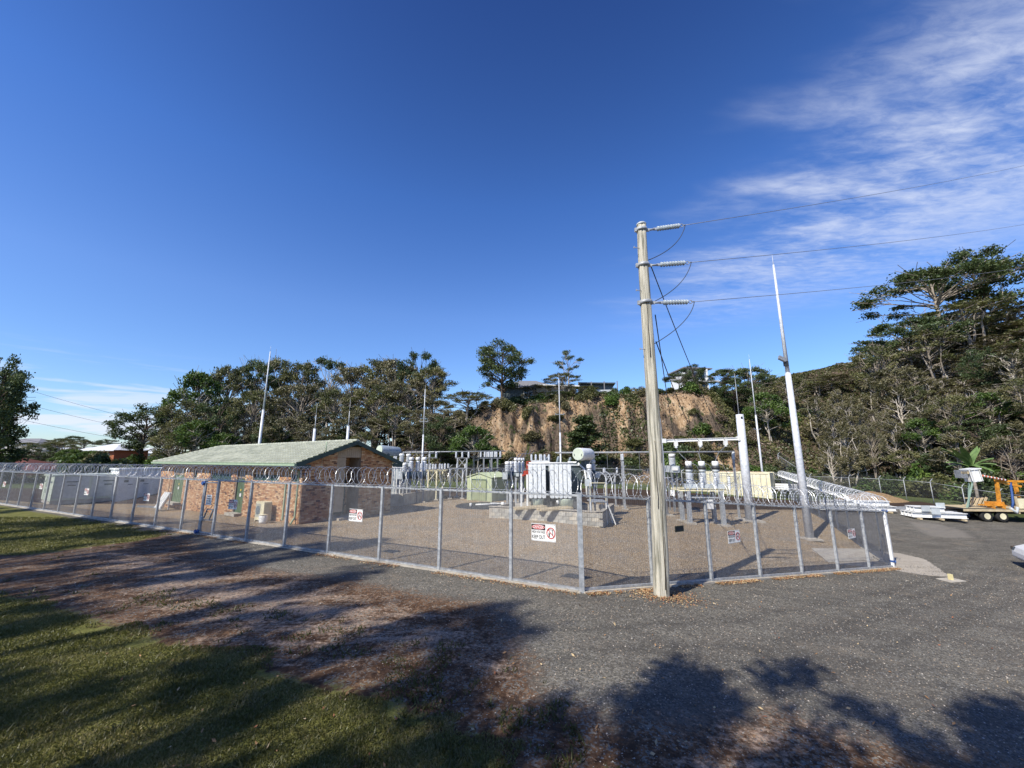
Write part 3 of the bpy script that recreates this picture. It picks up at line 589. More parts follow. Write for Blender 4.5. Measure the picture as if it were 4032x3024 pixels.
for a in [
 (-45, 1412, 250, 44, 'round', 'tall dark leafy tree cut by the left edge of the photo', None),
 (-20, 1500, 190, 47, 'cone', 'dense dark foliage beneath the tall tree at the left edge', None),
 (570, 1598, 235, 58, 'round', 'dark tree with an open crown beside the red brick house', None),
 (770, 1440, 210, 66, 'bright', 'yellow-green gum at the left end of the wooded ridge', FG),
 (715, 1560, 180, 60, 'gum', 'leaning gum with low clumps at the far left of the ridge', FG),
 (880, 1420, 190, 70, 'gum', 'gum with a flat crown left of the tall lightning mast', FG),
 (985, 1402, 170, 74, 'umbrella', 'umbrella-crowned gum just left of the tall lightning mast', FG),
 (1070, 1395, 170, 78, 'gum', 'thin gum whose crown shows right of the mast tip', FG),
 (1170, 1478, 270, 62, 'olive', 'broad olive-green tree standing in front of the ridge trees', FG),
 (1165, 1405, 180, 78, 'gum', 'gum behind the broad olive-green tree', FG),
 (1285, 1375, 200, 80, 'sparse', 'tallest sparse gum with pale see-through top on the ridge', FG),
 (1380, 1425, 210, 72, 'olive', 'olive brown tree over the left stub mast of the roof', FG),
 (1470, 1398, 230, 76, 'gum', 'gum with a broad brown-green crown above the roof apex', FG),
 (1560, 1392, 230, 74, 'olive', 'dense brown-green tree at the highest part of the ridge', FG),
 (1640, 1384, 200, 72, 'round', 'darkest rounded crown near the right end of the ridge', FG),
 (1700, 1440, 190, 68, 'gum', 'last tall gum where the ridge falls to the cliff', FG),
 (1600, 1480, 220, 64, 'olive', 'mid-height tree with many trunks above the house gable', FG),
 (1480, 1500, 210, 62, 'gum', 'mid-height gum with bare lower limbs above the roof apex', FG),
 (1310, 1520, 180, 60, 'gum', 'slim gum between the two stub masts', FG),
 (1000, 1520, 190, 60, 'gum', 'gum with forked trunk in front of the ridge, left of the mast foot', FG),
 (860, 1560, 170, 58, 'round', 'dark low tree above the left end of the green roof', FG),
 (690, 1690, 170, 52, 'gum', 'bushy low tree left of the green roof', FG),
 (780, 1640, 180, 54, 'bright', 'light green bushy tree above the hip of the roof', FG),
 (1100, 1620, 190, 56, 'olive', 'low branching tree with pale trunks behind the mast foot', FG),
 (1400, 1600, 180, 58, 'olive', 'low brown tree between the roof stub masts and the gable', FG),
 (1560, 1590, 190, 57, 'gum', 'shaded low tree right above the gable end', FG),
 (1680, 1600, 170, 55, 'olive', 'low olive tree beside the thin pole with crossarm', FG),
 (1835, 1538, 235, 60, 'gum', 'umbrella gum on the slope left of the lone cliff tree', None),
 (1740, 1640, 150, 52, 'round', 'dark green tree at the foot of the slope behind the thin pole', None),
 (1870, 1660, 190, 50, 'bright', 'green tree with yellow new leaves at the slope foot above the shed', None),
 (1780, 1600, 170, 55, 'olive', 'tangled olive tree between the ridge and the cliff', None),
 (1975, 1352, 245, 63, 'round', 'large lone round-crowned tree on the cliff edge', None),
 (2245, 1368, 150, 68, 'sparse', 'sparse tree with bare curved limbs on the cliff top against the sky', None),
 (2215, 1462, 150, 64, 'gum', 'gum under the sparse cliff-top tree', None),
 (2110, 1512, 150, 68, 'pale', 'pale yellowish tree between the lone tree and the mast', None),
 (2010, 1560, 130, 70, 'pale', 'small pale tree behind the trunk of the lone tree', None),
 (2300, 1520, 130, 62, 'gum', 'dark tree half hiding the flat-roofed cliff house', None),
 (2210, 1540, 130, 61, 'round', 'dense dark tree hanging over the cliff edge at the thin mast', None),
 (2295, 1640, 240, 49, 'cone', 'conical dark green tree at the foot of the cliff behind the transformer', None),
 (2750, 1434, 110, 66, 'round', 'dark tree rising over the white house deck', None),
 (2690, 1462, 120, 64, 'umbrella', 'spreading tree left of the white house', None),
 (2870, 1446, 140, 64, 'umbrella', 'pale-limbed tree right of the white house deck', None),
 (2965, 1434, 190, 63, 'umbrella', 'broad umbrella tree on the cliff top near the right masts', None),
 (2900, 1490, 160, 62, 'round', 'dark tree below the umbrella tree on the cliff top', None),
 (3030, 1530, 160, 58, 'bright', 'large-leaved shrub tree with pale stems between the right masts', None),
 (3130, 1470, 150, 66, 'gum', 'low gum on the skyline behind the tallest mast', None),
 (3300, 1480, 200, 72, 'olive', 'brown skyline tree right of the tallest mast', None),
 (3250, 1500, 160, 70, 'gum', 'small skyline tree near the end of the cliff', None),
 (3500, 1345, 190, 60, 'gum', 'small gum leaning left at the edge of the right hill', None),
 (3640, 1245, 330, 62, 'umbrella', 'wide layered gum on the right hill, lower of the two big ones', None),
 (3800, 1050, 480, 66, 'umbrella', 'huge umbrella gum against the cloud on the right hill', None),
 (3990, 985, 330, 68, 'round', 'dark tall tree cut by the right edge of the photo', None),
 (3900, 1180, 330, 60, 'gum', 'gum under the huge umbrella tree', None),
 (3560, 1430, 230, 57, 'olive', 'olive tree low on the edge of the right hill', None),
 (3720, 1290, 230, 58, 'gum', 'tree with pale dead limbs in the middle of the right hill', None),
 ]:
    tree(*a[:5], a[5], a[6])
bk = 0
for i in range(9):
    px = 800 + i * 112 + trnd.uniform(-12, 12); tp = float(np.interp(px, [690, 800, 1000, 1280, 1500, 1640, 1760, 1850], [1640, 1560, 1530, 1500, 1490, 1480, 1540, 1600])) + trnd.uniform(15, 60)
    tree(px, tp, trnd.uniform(150, 220), 84 + (i % 3) * 3, ('olive', 'gum', 'olive', 'round')[i % 4], f'back-row tree filling gaps of the wooded ridge, {nth(i)} from the left', 'back row of the wooded ridge', 'ridge_tree')
for i in range(25):
    px = 700 + i * 46 + trnd.uniform(-14, 14)
    tree(px, 1665 + trnd.uniform(-40, 35), trnd.uniform(110, 170), 55 + (i % 4) * 3, ('olive', 'gum', 'dry', 'round', 'bright')[i % 5] if i % 5 != 2 else 'olive', f'low understorey tree beneath the wooded ridge, {nth(i)} from the left', 'understorey of the wooded ridge', 'understorey_tree')
wl = ['feathery olive tree with pale branches on the right hill slope']
k = 0
for row, (Y, n_, top0) in enumerate(((50, 12, 1600), (54, 13, 1510), (58, 13, 1430), (63, 12, 1370), (70, 12, 1310))):
    for i in range(n_):
        px = 3230 + i * 72 + 36 * (row % 2) + (60 if row > 2 else 0) + trnd.uniform(-30, 30); t = (px - 3230) / 800
        tp = top0 + 120 - t * 230 + trnd.uniform(-30, 30)
        if tp < 1150: tp = 1150
        if row > 2 and px < 3500: continue
        tree(px, tp, trnd.uniform(95, 150), Y, ('wispy', 'wispy', 'wispy', 'olive', 'wispy', 'gum')[k % 6], f'feathery olive tree on the right hill, {RW[row]} row, {nth(i)} from the left', 'feathery olive trees crowding the right hill', 'hill_tree'); k += 1
# low green shrubs along the right fence and at the foot of the hill
for i in range(26):
    X = 20 + i * 1.25; Y = 50.6 + trnd.uniform(-.6, 1.6)
    if X > 42: Y = 51 - (X - 42) * 2.2
    X = min(X, 44.2 + trnd.uniform(-.6, .8))
    bush(X, Y, trnd.uniform(2.6, 4.2), trnd.uniform(1.7, 3.4), ('bright', 'dark', 'gum')[i % 3], f'green shrub along the outer fence at the hill foot, {nth(i)} from the left', 'shrubs along the outer fence')
for i in range(12):
    bush(45.2 + trnd.uniform(-.5, 2.5), 46 - i * 1.7, trnd.uniform(3, 4.6), trnd.uniform(2.2, 4.2), ('bright', 'dark', 'gum')[i % 3], f'larger green shrub behind the outer fence near the crane truck, {nth(i)} coming nearer', 'shrubs along the outer fence')
for i in range(30):
    X = 47 + (i % 6) * 3.2 + trnd.uniform(-1, 1); Y = 34 + (i // 6) * 3.6 + trnd.uniform(-1, 1)
    if X > 1.36 * Y + 3: continue
    kd = ('bright', 'olive', 'wispy', 'round', 'gum')[i % 5]; tr, cr, W0 = TREES[kd][i % 2]; Hh = trnd.uniform(4.5, 7.5); Ww = trnd.uniform(4, 6)
    o = thing('hillside_tree', f'low leafy tree above the fence at the right edge, {("front", "second", "third", "fourth", "back")[i // 6]} row, {nth(i % 6)} from the left', 'tree', (X, Y, g1(X, Y) - .6), i * 1.1, 'low trees at the right edge'); o.scale = (Ww / W0, Ww / W0, Hh / 9.9); link('trunk', tr, o); link('crown', cr, o)
bush(*at(2650, 1735, 55.5).xy, 4.6, 4.2, 'dark', 'round dark green shrub alone on the rock face beside the timber pole')
for i in range(44):
    X = -36 + i * 1.7 + trnd.uniform(-.5, .5); Y = 51.5 + trnd.uniform(-.8, 3.5)
    if abs(X - 9.4) < 0: continue
    bush(X, Y, trnd.uniform(1.8, 3.6), trnd.uniform(1.0, 2.4), trnd.choice(['gum', 'olive', 'bright', 'dark', 'dry', 'dry']), f'scrubby shrub at the foot of the cut slope, {nth(i)} from the left', 'shrubs at the foot of the slope')
for i in range(34):
    X = -8 + i * 1.75 + trnd.uniform(-.5, .5); Y = 62.5 + trnd.uniform(-1.2, 2.4) + (2 if X > 30 else 0)
    bush(X, Y, trnd.uniform(2.0, 3.8), trnd.uniform(1.0, 2.3), trnd.choice(['gum', 'dark', 'dark', 'olive', 'bright']), f'dark shrub along the rim of the cliff, {nth(i)} from the left', 'shrubs along the cliff rim')
for i, X in enumerate(sorted(trnd.uniform(-10, 36) for _ in range(58))):
    Y = trnd.uniform(52, 60)
    bush(X, Y, trnd.uniform(1.3, 3.4), trnd.uniform(.8, 2.4), trnd.choice(['dry', 'gum', 'bright', 'olive', 'gum']), f'tuft of scrub clinging to the rock face, {nth(i)} from the left', 'scrub tufts on the rock face')
for i, X in enumerate(sorted(trnd.uniform(-62, -22) for _ in range(26))):
    Y = trnd.uniform(50, 62)
    bush(X, Y, trnd.uniform(3, 5), trnd.uniform(2, 4.2), trnd.choice(['gum', 'dark', 'bright', 'olive']), f'dense garden shrub behind the left end of the yard, {nth(i)} from the left', 'shrubs behind the left end of the yard')
for i, (px, tp, wd, Y, kd) in enumerate([(230, 1735, 120, 70, 'gum'), (340, 1728, 90, 95, 'gum'), (300, 1760, 110, 60, 'bright'), (170, 1750, 130, 62, 'round'), (60, 1760, 130, 66, 'bright'), (430, 1725, 80, 110, 'umbrella'),
     (250, 1720, 90, 110, 'gum'), (380, 1765, 110, 58, 'bright'), (130, 1738, 90, 100, 'gum'), (300, 1712, 80, 120, 'umbrella'), (640, 1700, 90, 90, 'gum')]):
    tree(px, tp, wd, Y, kd, f'distant garden tree among the far left houses, {nth(sorted([230, 340, 300, 170, 60, 430, 250, 380, 130, 301, 640]).index(px) if px != 300 or i == 2 else 6)} from the left', 'garden trees on the far left', 'garden_tree')
# the row of trees beside the photographer whose shade falls on the lawn and the lot
for i, (tx, ty, H, Wd, kd) in enumerate([(-4.2, 5.0, 21, 6.0, 'gum'), (-9.0, 7.0, 25, 7, 'sparse'), (-14.0, 9.6, 26, 7.5, 'sparse'), (-15.5, 14.2, 26, 5.5, 'gum'), (-21.5, 17.0, 26, 7, 'sparse'),
      (-27, 19.0, 26, 6.5, 'gum'), (-37, 23, 26, 7, 'sparse'), (-10.4, 12.4, 22, 3.4, 'gum'), (-.3, 4.0, 12.5, 3.2, 'olive'), (2.3, 4.4, 11.8, 4.6, 'round'), (6.0, 3.9, 12.0, 4.4, 'round')]):
    zc = H * .68 + (1.5 if ty < 10 else 0); X = tx - zc * .7193; Y = ty - zc * .7449
    tr, cr, W0 = TREES[kd][i % 2]; o = thing('tree', f'shade tree beside the viewpoint, out of the picture, {nth(i)} of the row', 'tree', (X, Y, g1(X, Y) - .1), i * 1.3, 'shade trees outside the picture')
    o.scale = (Wd / W0, Wd / W0, H / 9.9); link('trunk', tr, o); link('crown', cr, o)
# ------------------------------------------------------------------ the palisade of welded mesh panels with razor coil
HF = 2.40
def panel_mesh(w, slope, name='mesh_panel', x0=.05, z0=.10, z1=2.36, rust=False):
    vs = []; fs = []; t = .0016
    def bar(ax, az, bx, bz):
        o = len(vs); dx, dz = (t, 0) if ax == bx else (0, t)
        for (px, pz) in ((ax, az), (bx, bz)):
            for sx_, sy_ in ((-1, -1), (1, -1), (1, 1), (-1, 1)):
                X = px + dx * sx_; Z = pz + dz * sx_; vs.append((X, sy_ * t, Z + slope * X))
        for k in range(4): fs.append((o + k, o + (k + 1) % 4, o + 4 + (k + 1) % 4, o + 4 + k))
    n = int(round((w - 2 * x0) / .0762)); m = int(round((z1 - z0) / .0158))
    for i in range(n + 1): x = x0 + (w - 2 * x0) * i / n; bar(x, z0, x, z1)
    for j in range(m + 1): z = z0 + (z1 - z0) * j / m; bar(x0, z, w - x0, z)
    return fast_mesh(name, vs, fs, [M_WIRE])
def coil_mesh(w, slope, turns, R=.335, seed=0, cz=None):
    mb = MB(); rnd = random.Random(seed); N = turns * 20; pts = []; cz = HF + .30 if cz is None else cz
    for i in range(N + 1):
        a = 2 * PI * turns * i / N; x = w * i / N + .055 * math.sin(a * .5) + .10 * math.sin(a + .8)
        rr_ = R * (1 + .04 * math.sin(a * .37 + seed)); pts.append(Vector((x, math.cos(a) * rr_, cz + math.sin(a) * rr_ + slope * x)))
    mb.tube(pts, .0055, 3, cap=False, smooth=False)
    for i in range(0, N):                                  # barbs
        p = pts[i].lerp(pts[i + 1], .5); d = (pts[i + 1] - pts[i]).normalized(); s = d.cross(Vector((1, 0, 0)))
        s = s.normalized() * .015 if s.length > .01 else Vector((0, .015, 0))
        mb.add([p + s - d * .016, p + s + d * .016, p + d * .010, p - s + d * .016, p - s - d * .016, p - d * .010], [(0, 1, 2, 5), (5, 2, 3, 4)])
    # support wire and ties
    mb.beam((0, 0, HF + .045), (w, 0, HF + .045 + slope * w), .008, .008)
    return mb.mesh('razor_coil', M_RAZOR)
def post_mesh(s, h, name='post'):
    mb = MB(); mb.box((0, 0, h / 2 - .1), (s, s, h + .2)); mb.box((0, 0, h + .006), (s + .012, s + .012, .012))
    for z in (.35, .8, 1.25, 1.7, 2.1): mb.box((-s * .5 - .006, -s * .25, z), (.012, .03, .03)); mb.box((s * .25, -s * .5 - .006, z), (.03, .012, .03))
    return mb.mesh(name, M_GALV)
def rail_mesh(w, slope, z, hh, tt, name):
    mb = MB(); mb.beam((.03, 0, z + slope * .03), (w - .03, 0, z + slope * (w - .03)), tt, hh)
    if z > 1:
        for i in range(int(w / .27)): x = .15 + i * .27; mb.box((x, -tt * .55, z + slope * x), (.05, .012, .02), ry=.5)   # wire ties
    return mb.mesh(name, M_GALV)
CACHE = {}
def fence_run(label, P0, d, ang, spans, slope, corner=None, coil=True, far=False, skip=(), posts_extra=()):
    """spans: panel widths from P0 on, ground slope along the run"""
    f = thing('security_fence', label, 'fence', (P0[0], P0[1], P0[2]), ang); x = 0
    for i, w in enumerate(spans):
        zz = slope * x; key = (round(w, 3), slope)
        if key not in CACHE:
            CACHE[key] = (panel_mesh(w, slope), [coil_mesh(w, slope, max(2, int(round(w / .27))), seed=s) for s in range(3)], rail_mesh(w, slope, HF - .03, .06, .05, 'top_rail'), rail_mesh(w, slope, .075, .055, .05, 'bottom_rail'))
        pn, cl, tr_, br_ = CACHE[key]
        if i not in skip:
            link('mesh_panel', pn, f, loc=(x, .045, zz)); link('bottom_rail', br_, f, loc=(x, 0, zz))
        link('top_rail', tr_, f, loc=(x, 0, zz))
        if coil: link('razor_coil', cl[i % 3], f, loc=(x, 0, zz))
        x += w
        if 'post' not in CACHE: CACHE['post'] = post_mesh(.085, HF)
        link('post', CACHE['post'], f, loc=(x, 0, slope * x))
    return f
aL = math.atan2(DL[1], DL[0]); aR = math.atan2(DR[1], DR[0])
spansL = [2.01] + [2.44] * 6 + [1.10, 1.57] + [2.44] * 12
# the left run is laid out leftwards; its own x axis points left, so the panels' outer side is turned by mirroring the angle
FL = fence_run('long front fence of galvanised mesh running left past the brick building', (CO[0], CO[1], 0), DL, aL, spansL, 0.0, skip=(7,))
spansR = [2.46] * 6 + [2.10]
FR = fence_run('front fence right of the timber pole, sloping down to the gate corner', (CO[0], CO[1], 0), DR, aR, spansR, -.0811)
cp = post_mesh(.125, HF + .02, 'corner_post'); o = link('corner_post', cp, FL, loc=(0, 0, 0)); o.rotation_euler = (0, 0, .36)
# right-hand side: from the gate corner to the back
PRz = -.0811 * 16.86; PRc = (CO[0] + DR[0] * 16.86, CO[1] + DR[1] * 16.86)
aS = math.atan2(.894, .447)
FS = fence_run('side fence running back from the gate corner beside the lot', (PRc[0] + .447 * 1.2, PRc[1] + .894 * 1.2, PRz), None, aS, [2.45] * 12, .013)
cp2 = MB(); cp2.box((0, 0, 1.15), (.11, .11, 2.5)); o = cp2.obj('corner_post', M_WHITE, FR, 'white painted end post at the gate corner'); o.location = (16.86, 0, -.0811 * 16.86)
# gate at the right corner: narrow, chained, seen edge on
g = thing('vehicle_gate', 'narrow mesh gate seen edge on behind the white corner post', 'gate', (PRc[0], PRc[1], PRz), aS)
m = MB(); m.beam((.1, 0, .08), (1.1, 0, .08), .05, .05); m.beam((.1, 0, 2.3), (1.1, 0, 2.3), .05, .05); m.beam((.1, 0, .05), (.1, 0, 2.35), .05, .05); m.beam((1.1, 0, .05), (1.1, 0, 2.35), .05, .05); m.obj('gate_frame', M_GALV, g)
link('mesh_panel', panel_mesh(1.2, 0, x0=.12), g, loc=(0, .03, 0))
m = MB(); m.box((.95, -.06, 1.15), (.12, .08, .18)); m.tube([(1.0, -.08, 1.1), (1.02, -.12, .9), (.99, -.1, .7), (1.02, -.1, .45)], .018, 6); m.obj('lock_and_chain', M_GALVD, g)
for nm, z in (('upper', 2.42), ('lower', .28)):
    s = thing('strap', f'blue strap tied round the {"top" if nm == "upper" else "foot"} of the white corner post', 'strap', (PRc[0], PRc[1], PRz + z), aR)
    m = MB(); m.box((0, 0, 0), (.15, .15, .07)); m.obj('band', M_BLUE, s)
    m = MB(); m.box((.10, -.06, -.03), (.10, .05, .09), rz=.5, ry=.4); m.obj('knot', M_BLUE, s)
# back chain-link fence behind the yard
def chain_fence(label, pts, h, n_out=True, name='chain_link_fence', kink=.38, mesh=True, cat='fence', coil=False):
    f = thing(name, label, cat, (0, 0, 0)); pm_ = MB(); pole = MB()
    for i, (x, y) in enumerate(pts):
        z = g1(x, y); m = MB(); m.tube([(x, y, z - .2), (x, y, z + h)], .032, 6)
        if n_out:
            nx_ = pts[min(i + 1, len(pts) - 1)][0] - pts[max(i - 1, 0)][0]; ny_ = pts[min(i + 1, len(pts) - 1)][1] - pts[max(i - 1, 0)][1]; L = math.hypot(nx_, ny_)
            ox, oy = -ny_ / L, nx_ / L
            if abs(nx_) > abs(ny_): ox, oy = nx_ / L, ny_ / L
            ox, oy = (.75, .1) if nx_ != 0 else (.75, 0)
            m.tube([(x, y, z + h - .02), (x + ox * kink * .25, y, z + h + .12), (x + ox * kink, y, z + h + kink * .8)], .028, 6)
        m.obj('post', M_GALV, f)
    for i in range(len(pts) - 1):
        (x0, y0), (x1, y1) = pts[i], pts[i + 1]; z0, z1 = g1(x0, y0), g1(x1, y1)
        m = MB(); m.tube([(x0, y0, z0 + h - .05), (x1, y1, z1 + h - .05)], .024, 5); m.obj('top_rail', M_GALV, f)
        if mesh:
            V = []; Fc = []; a = Vector((x0, y0, z0 + .05)); b = Vector((x1, y1, z1 + .05)); L = (b - a).length; hh = h - .12; st = .075; k = int(L / st); q = int(hh / st)
            def seg(p, q_):
                o = len(V); wv = Vector((0, 0, .0036)); V.extend([p - wv, q_ - wv, q_ + wv, p + wv]); Fc.append((o, o + 1, o + 2, o + 3))
            for j in range(-q, k):
                for sgn in (0, 1):
                    xa, xb = j * st, j * st + hh; ca, cb_ = max(xa, 0), min(xb, L)
                    if cb_ <= ca: continue
                    za, zb = ca - xa, cb_ - xa
                    if sgn: za, zb = hh - za, hh - zb
                    seg(a.lerp(b, ca / L) + Vector((0, 0, za)), a.lerp(b, cb_ / L) + Vector((0, 0, zb)))
            link('wire_netting', fast_mesh('wire_netting', [tuple(v) for v in V], Fc, [M_WIRE]), f)
    for k in range(3 if n_out else 0):
        m = MB()
        for i in range(len(pts) - 1):
            (x0, y0), (x1, y1) = pts[i], pts[i + 1]; s_ = (k + 1) / 3
            m.beam((x0 + .75 * kink * s_, y0, g1(x0, y0) + h + kink * .8 * s_), (x1 + .75 * kink * s_, y1, g1(x1, y1) + h + kink * .8 * s_), .006, .006)
        m.obj('barbed_wire', M_GALVD, f)
    return f
chain_fence('chain-link fence with angled barbed tops along the foot of the slope behind the yard', [(-34 + 3.05 * i, 42.4 + .02 * i) for i in range(22)], 1.95)
chain_fence('outer chain-link fence with bent post tops beside the lot on the right', [(33 + 2.0 * 1.0, 53), (37.0, 50.5), (39.4, 47.6), (40.2, 44.6), (40.0, 41.6), (39.6, 38.6), (39.2, 35.6), (38.8, 32.6), (38.4, 29.6), (38, 26.6), (37.6, 23.6)], 2.0)
# mast-high coil on the back fence of the yard
fb = thing('razor_wire_coil', 'coil of razor wire along the top of the back fence behind the container', 'razor wire', (14, 42.6, g1(20, 42.6)), 0)
for i in range(7): link('coil', coil_mesh(2.44, -.03, 9, seed=i, cz=2.2), fb, loc=(i * 2.44, 0, -.03 * 2.44 * i))
# kerb strips under the fences and leaf litter
for nm, P0, ang, L, sl in (('left', CO, aL, 50, 0), ('right', CO, aR, 16.9, -.0811), ('side', np.array(PRc), aS, 31, .013)):
    m = MB(); z0 = 0 if nm != 'side' else PRz; m.beam((0, 0, -.02), (L, 0, -.02 + sl * L), .26, .12)
    o = m.obj('kerb_strip', M_CONC); o.location = (P0[0], P0[1], z0); o.rotation_euler = (0, 0, ang); o['kind'] = 'structure'
M_LIT = [pm('fallen_leaf_' + n, c, tuple(v * .6 for v in c), 9, .8) for n, c in (('tan', (.42, .24, .11)), ('straw', (.55, .42, .24)), ('red', (.30, .12, .06)))]
def litter(name, x, y, size, label):
    P = np.stack([x, y, G(x, y) + rng.uniform(.01, .045, len(x))], -1); V, Fq = leaf_quads(P, size, rng, 1.2, .45)
    o = link(name, fast_mesh(name, V, Fq, M_LIT, rng.choice(3, len(x), p=[.45, .35, .2]))); tag(o, label, 'leaves', kind='stuff')
t = rng.uniform(0, 17, 9000) ; w_ = rng.normal(0, .07, 9000) - .20
k = fbm(t * 1.1, t * 0, 3, 8) > -.15; t, w_ = t[k], w_[k]
litter('leaf_litter', CO[0] + DR[0] * t - NR[0] * w_ * -1 + NR[0] * -.02, CO[1] + DR[1] * t + NR[1] * w_, .05, 'drift of dry tan leaves along the foot of the right front fence')
t = rng.uniform(0, 24, 6000); w_ = rng.normal(-.22, .10, 6000); k = fbm(t * .9, t * 0 + 4, 3, 9) > -.02; t, w_ = t[k], w_[k]
litter('leaf_litter', CO[0] + DL[0] * t + NL[0] * w_, CO[1] + DL[1] * t + NL[1] * w_, .05, 'brown leaves blown against the foot of the left front fence')
bp_ = ground_at(2605, 2345)
a = rng.uniform(0, 2 * PI, 1500); r_ = .2 + np.abs(rng.normal(0, .32, 1500)); litter('wood_chips', bp_.x + np.cos(a) * r_ * 1.5, bp_.y + np.sin(a) * r_, .05, 'pale wood chips round the foot of the timber pole')
x, y = mask_pts(420, -14, 17, 4.8, 15, lambda x, y: (sdist(yard, x, y) < 0), rng); litter('scattered_leaves', x, y, .065, 'single dry gum leaves lying about on the lawn and gravel')

# ------------------------------------------------------------------ danger signs
def text_mesh(body, size, wid):
    c = bpy.data.curves.new('lettering', 'FONT'); c.body = body; c.size = size; c.align_x = 'CENTER'; c.align_y = 'CENTER'; c.offset = size * .012
    o = bpy.data.objects.new('lettering', c); COL.objects.link(o); dg = bpy.context.evaluated_depsgraph_get(); me = bpy.data.meshes.new_from_object(o.evaluated_get(dg))
    bpy.data.objects.remove(o); xs = [v.co.x for v in me.vertices]; k = wid / (max(xs) - min(xs))
    for v in me.vertices: v.co = (v.co.x * k, 0, v.co.y)
    return me
SW, SH = .70, .45
def put_text(me, mat, x, z, y=-.011):
    m2 = me.copy(); m2.materials.clear(); m2.materials.append(mat)
    for v in m2.vertices: v.co = (v.co.x + x, y, v.co.z + z)
    return m2
TX = {'d': put_text(text_mesh('DANGER', .11, .30), M_SIGNW, -.145, .135, -.014), 'h': put_text(text_mesh('HIGH VOLTAGE', .09, .38), M_BLK, -.145, .005, -.008), 'k': put_text(text_mesh('KEEP OUT', .135, .38), M_BLK, -.145, -.125, -.008)}
SG = {}
m = MB(); m.box((0, 0, 0), (SW, .008, SH)); SG['board'] = (m.mesh('board', M_SIGNW))
m = MB(); z = -.0055
for (a_, b_, c_, d_) in ((-SW / 2 + .01, SW / 2 - .01, SH / 2 - .012, SH / 2 - .018), (-SW / 2 + .01, SW / 2 - .01, -SH / 2 + .018, -SH / 2 + .012)): m.box(((a_ + b_) / 2, z, (c_ + d_) / 2), (b_ - a_, .003, c_ - d_))
SG['border'] = m.mesh('border', M_GALVD)
m = MB(); m.box((-.145, -.007, .135), (.40, .005, .145)); SG['header'] = m.mesh('header', M_BLK)
def disc(rx, rz, x, z, y, n=28, th=.002):
    mb = MB(); poly = [(x + rx * math.cos(2 * PI * i / n), z + rz * math.sin(2 * PI * i / n)) for i in range(n)]; mb.prism(poly, y, y - th); return mb
def ring(rx, rz, wd, x, z, y, n=28, th=.003):
    mb = MB(); vs = []; fs = []
    for i in range(n):
        c, s = math.cos(2 * PI * i / n), math.sin(2 * PI * i / n); vs += [(x + rx * c, y, z + rz * s), (x + (rx - wd) * c, y, z + (rz - wd) * s), (x + rx * c, y - th, z + rz * s), (x + (rx - wd) * c, y - th, z + (rz - wd) * s)]
    for i in range(n):
        a, b = 4 * i, 4 * ((i + 1) % n); fs += [(a + 2, b + 2, b + 3, a + 3), (a, b, b + 2, a + 2), (a + 1, a + 3, b + 3, b + 1)]
    return mb.add(vs, fs)
SG['ellipse'] = disc(.19, .064, -.145, .135, -.0095).mesh('red_ellipse', M_REDP); SG['eline'] = ring(.182, .057, .006, -.145, .135, -.0115, th=.0015).mesh('ellipse_line', M_SIGNW)
SG['ring'] = ring(.125, .145, .022, .215, 0, -.009).mesh('prohibition_ring', M_REDP)
m = MB(); m.beam((.125, -.0105, .10), (.305, -.0105, -.10), .018, .003, up=(0, 1, 0)); SG['bar'] = m.mesh('prohibition_bar', M_REDP)
m = MB(); m.box((.215, -.0065, .085), (.15, .003, .012)); m.box((.268, -.0065, .01), (.018, .003, .15)); m.box((.165, -.0065, -.06), (.032, .003, .09)); m.prism([(.165 + .017 * math.cos(k), .017 * math.sin(k)) for k in (0, 1, 2, 3, 4, 5)], -.005, -.008); m.box((.19, -.0065, -.02), (.05, .003, .010), ry=-.5); SG['figure'] = m.mesh('reaching_figure', M_BLK)
def danger(px, py, run, label, scale=1.0, depth=-.05):
    """hang a sign on a fence run where the photo shows it"""
    ang = {'L': aL + PI, 'R': aR}[run]; d = DL if run == 'L' else DR; n = NL if run == 'L' else NR
    r = at(px, py, 1.0) - Vector((0, 0, EYE)); t = (n @ CO - .05) / (r.x * n[0] + r.y * n[1]); p = Vector((0, 0, EYE)) + r * t
    s = thing('danger_sign', label, 'sign', p, ang, 'danger signs along the fence'); s.scale = (scale,) * 3
    for k in ('board', 'border', 'header', 'ellipse', 'eline', 'ring', 'bar', 'figure'): link(SG[k].name, SG[k], s)
    for k in ('d', 'h', 'k'): link('lettering', TX[k], s)
    m = MB()
    for a_ in (-1, 1):
        for b_ in (-1, 1): m.box((a_ * (SW / 2 - .02), .0, b_ * (SH / 2 - .02)), (.012, .05, .012))
    m.obj('clip', M_GALVD, s); return s
danger(2140, 2097, 'L', 'largest danger sign, on the panel just left of the corner post')
danger(1401, 2029, 'L', 'danger sign in front of the shaded gable wall of the brick building', .92)
danger(917, 1986, 'L', 'danger sign hanging in front of the second green door', .88)
danger(577, 1957, 'L', 'danger sign in front of the white switchroom end', .85)
danger(341, 1936, 'L', 'danger sign between the pale green cabinet and the white switchroom', .85)
danger(162, 1915, 'L', 'danger sign in front of the louvres of the pale green cabinet', .8)
danger(17, 1906, 'L', 'leftmost danger sign, near the left edge of the photo', .85)
danger(2890, 2113, 'R', 'danger sign on the right fence below the equipment frames', .86)
danger(3353, 2101, 'R', 'rightmost danger sign, near the gate corner', .82)
r = at(2675, 2082, 1) - Vector((0, 0, EYE)); t_ = (NR @ CO - .05) / (r.x * NR[0] + r.y * NR[1]); p = Vector((0, 0, EYE)) + r * t_
s = thing('plaque', 'small dull brown plaque on the fence right of the timber pole', 'plaque', p, aR); m = MB(); m.box((0, 0, 0), (.36, .02, .17)); m.obj('plate', M_SIGNG, s); m = MB(); m.box((0, -.012, 0), (.30, .004, .11)); m.obj('face', M_BLACKST, s)
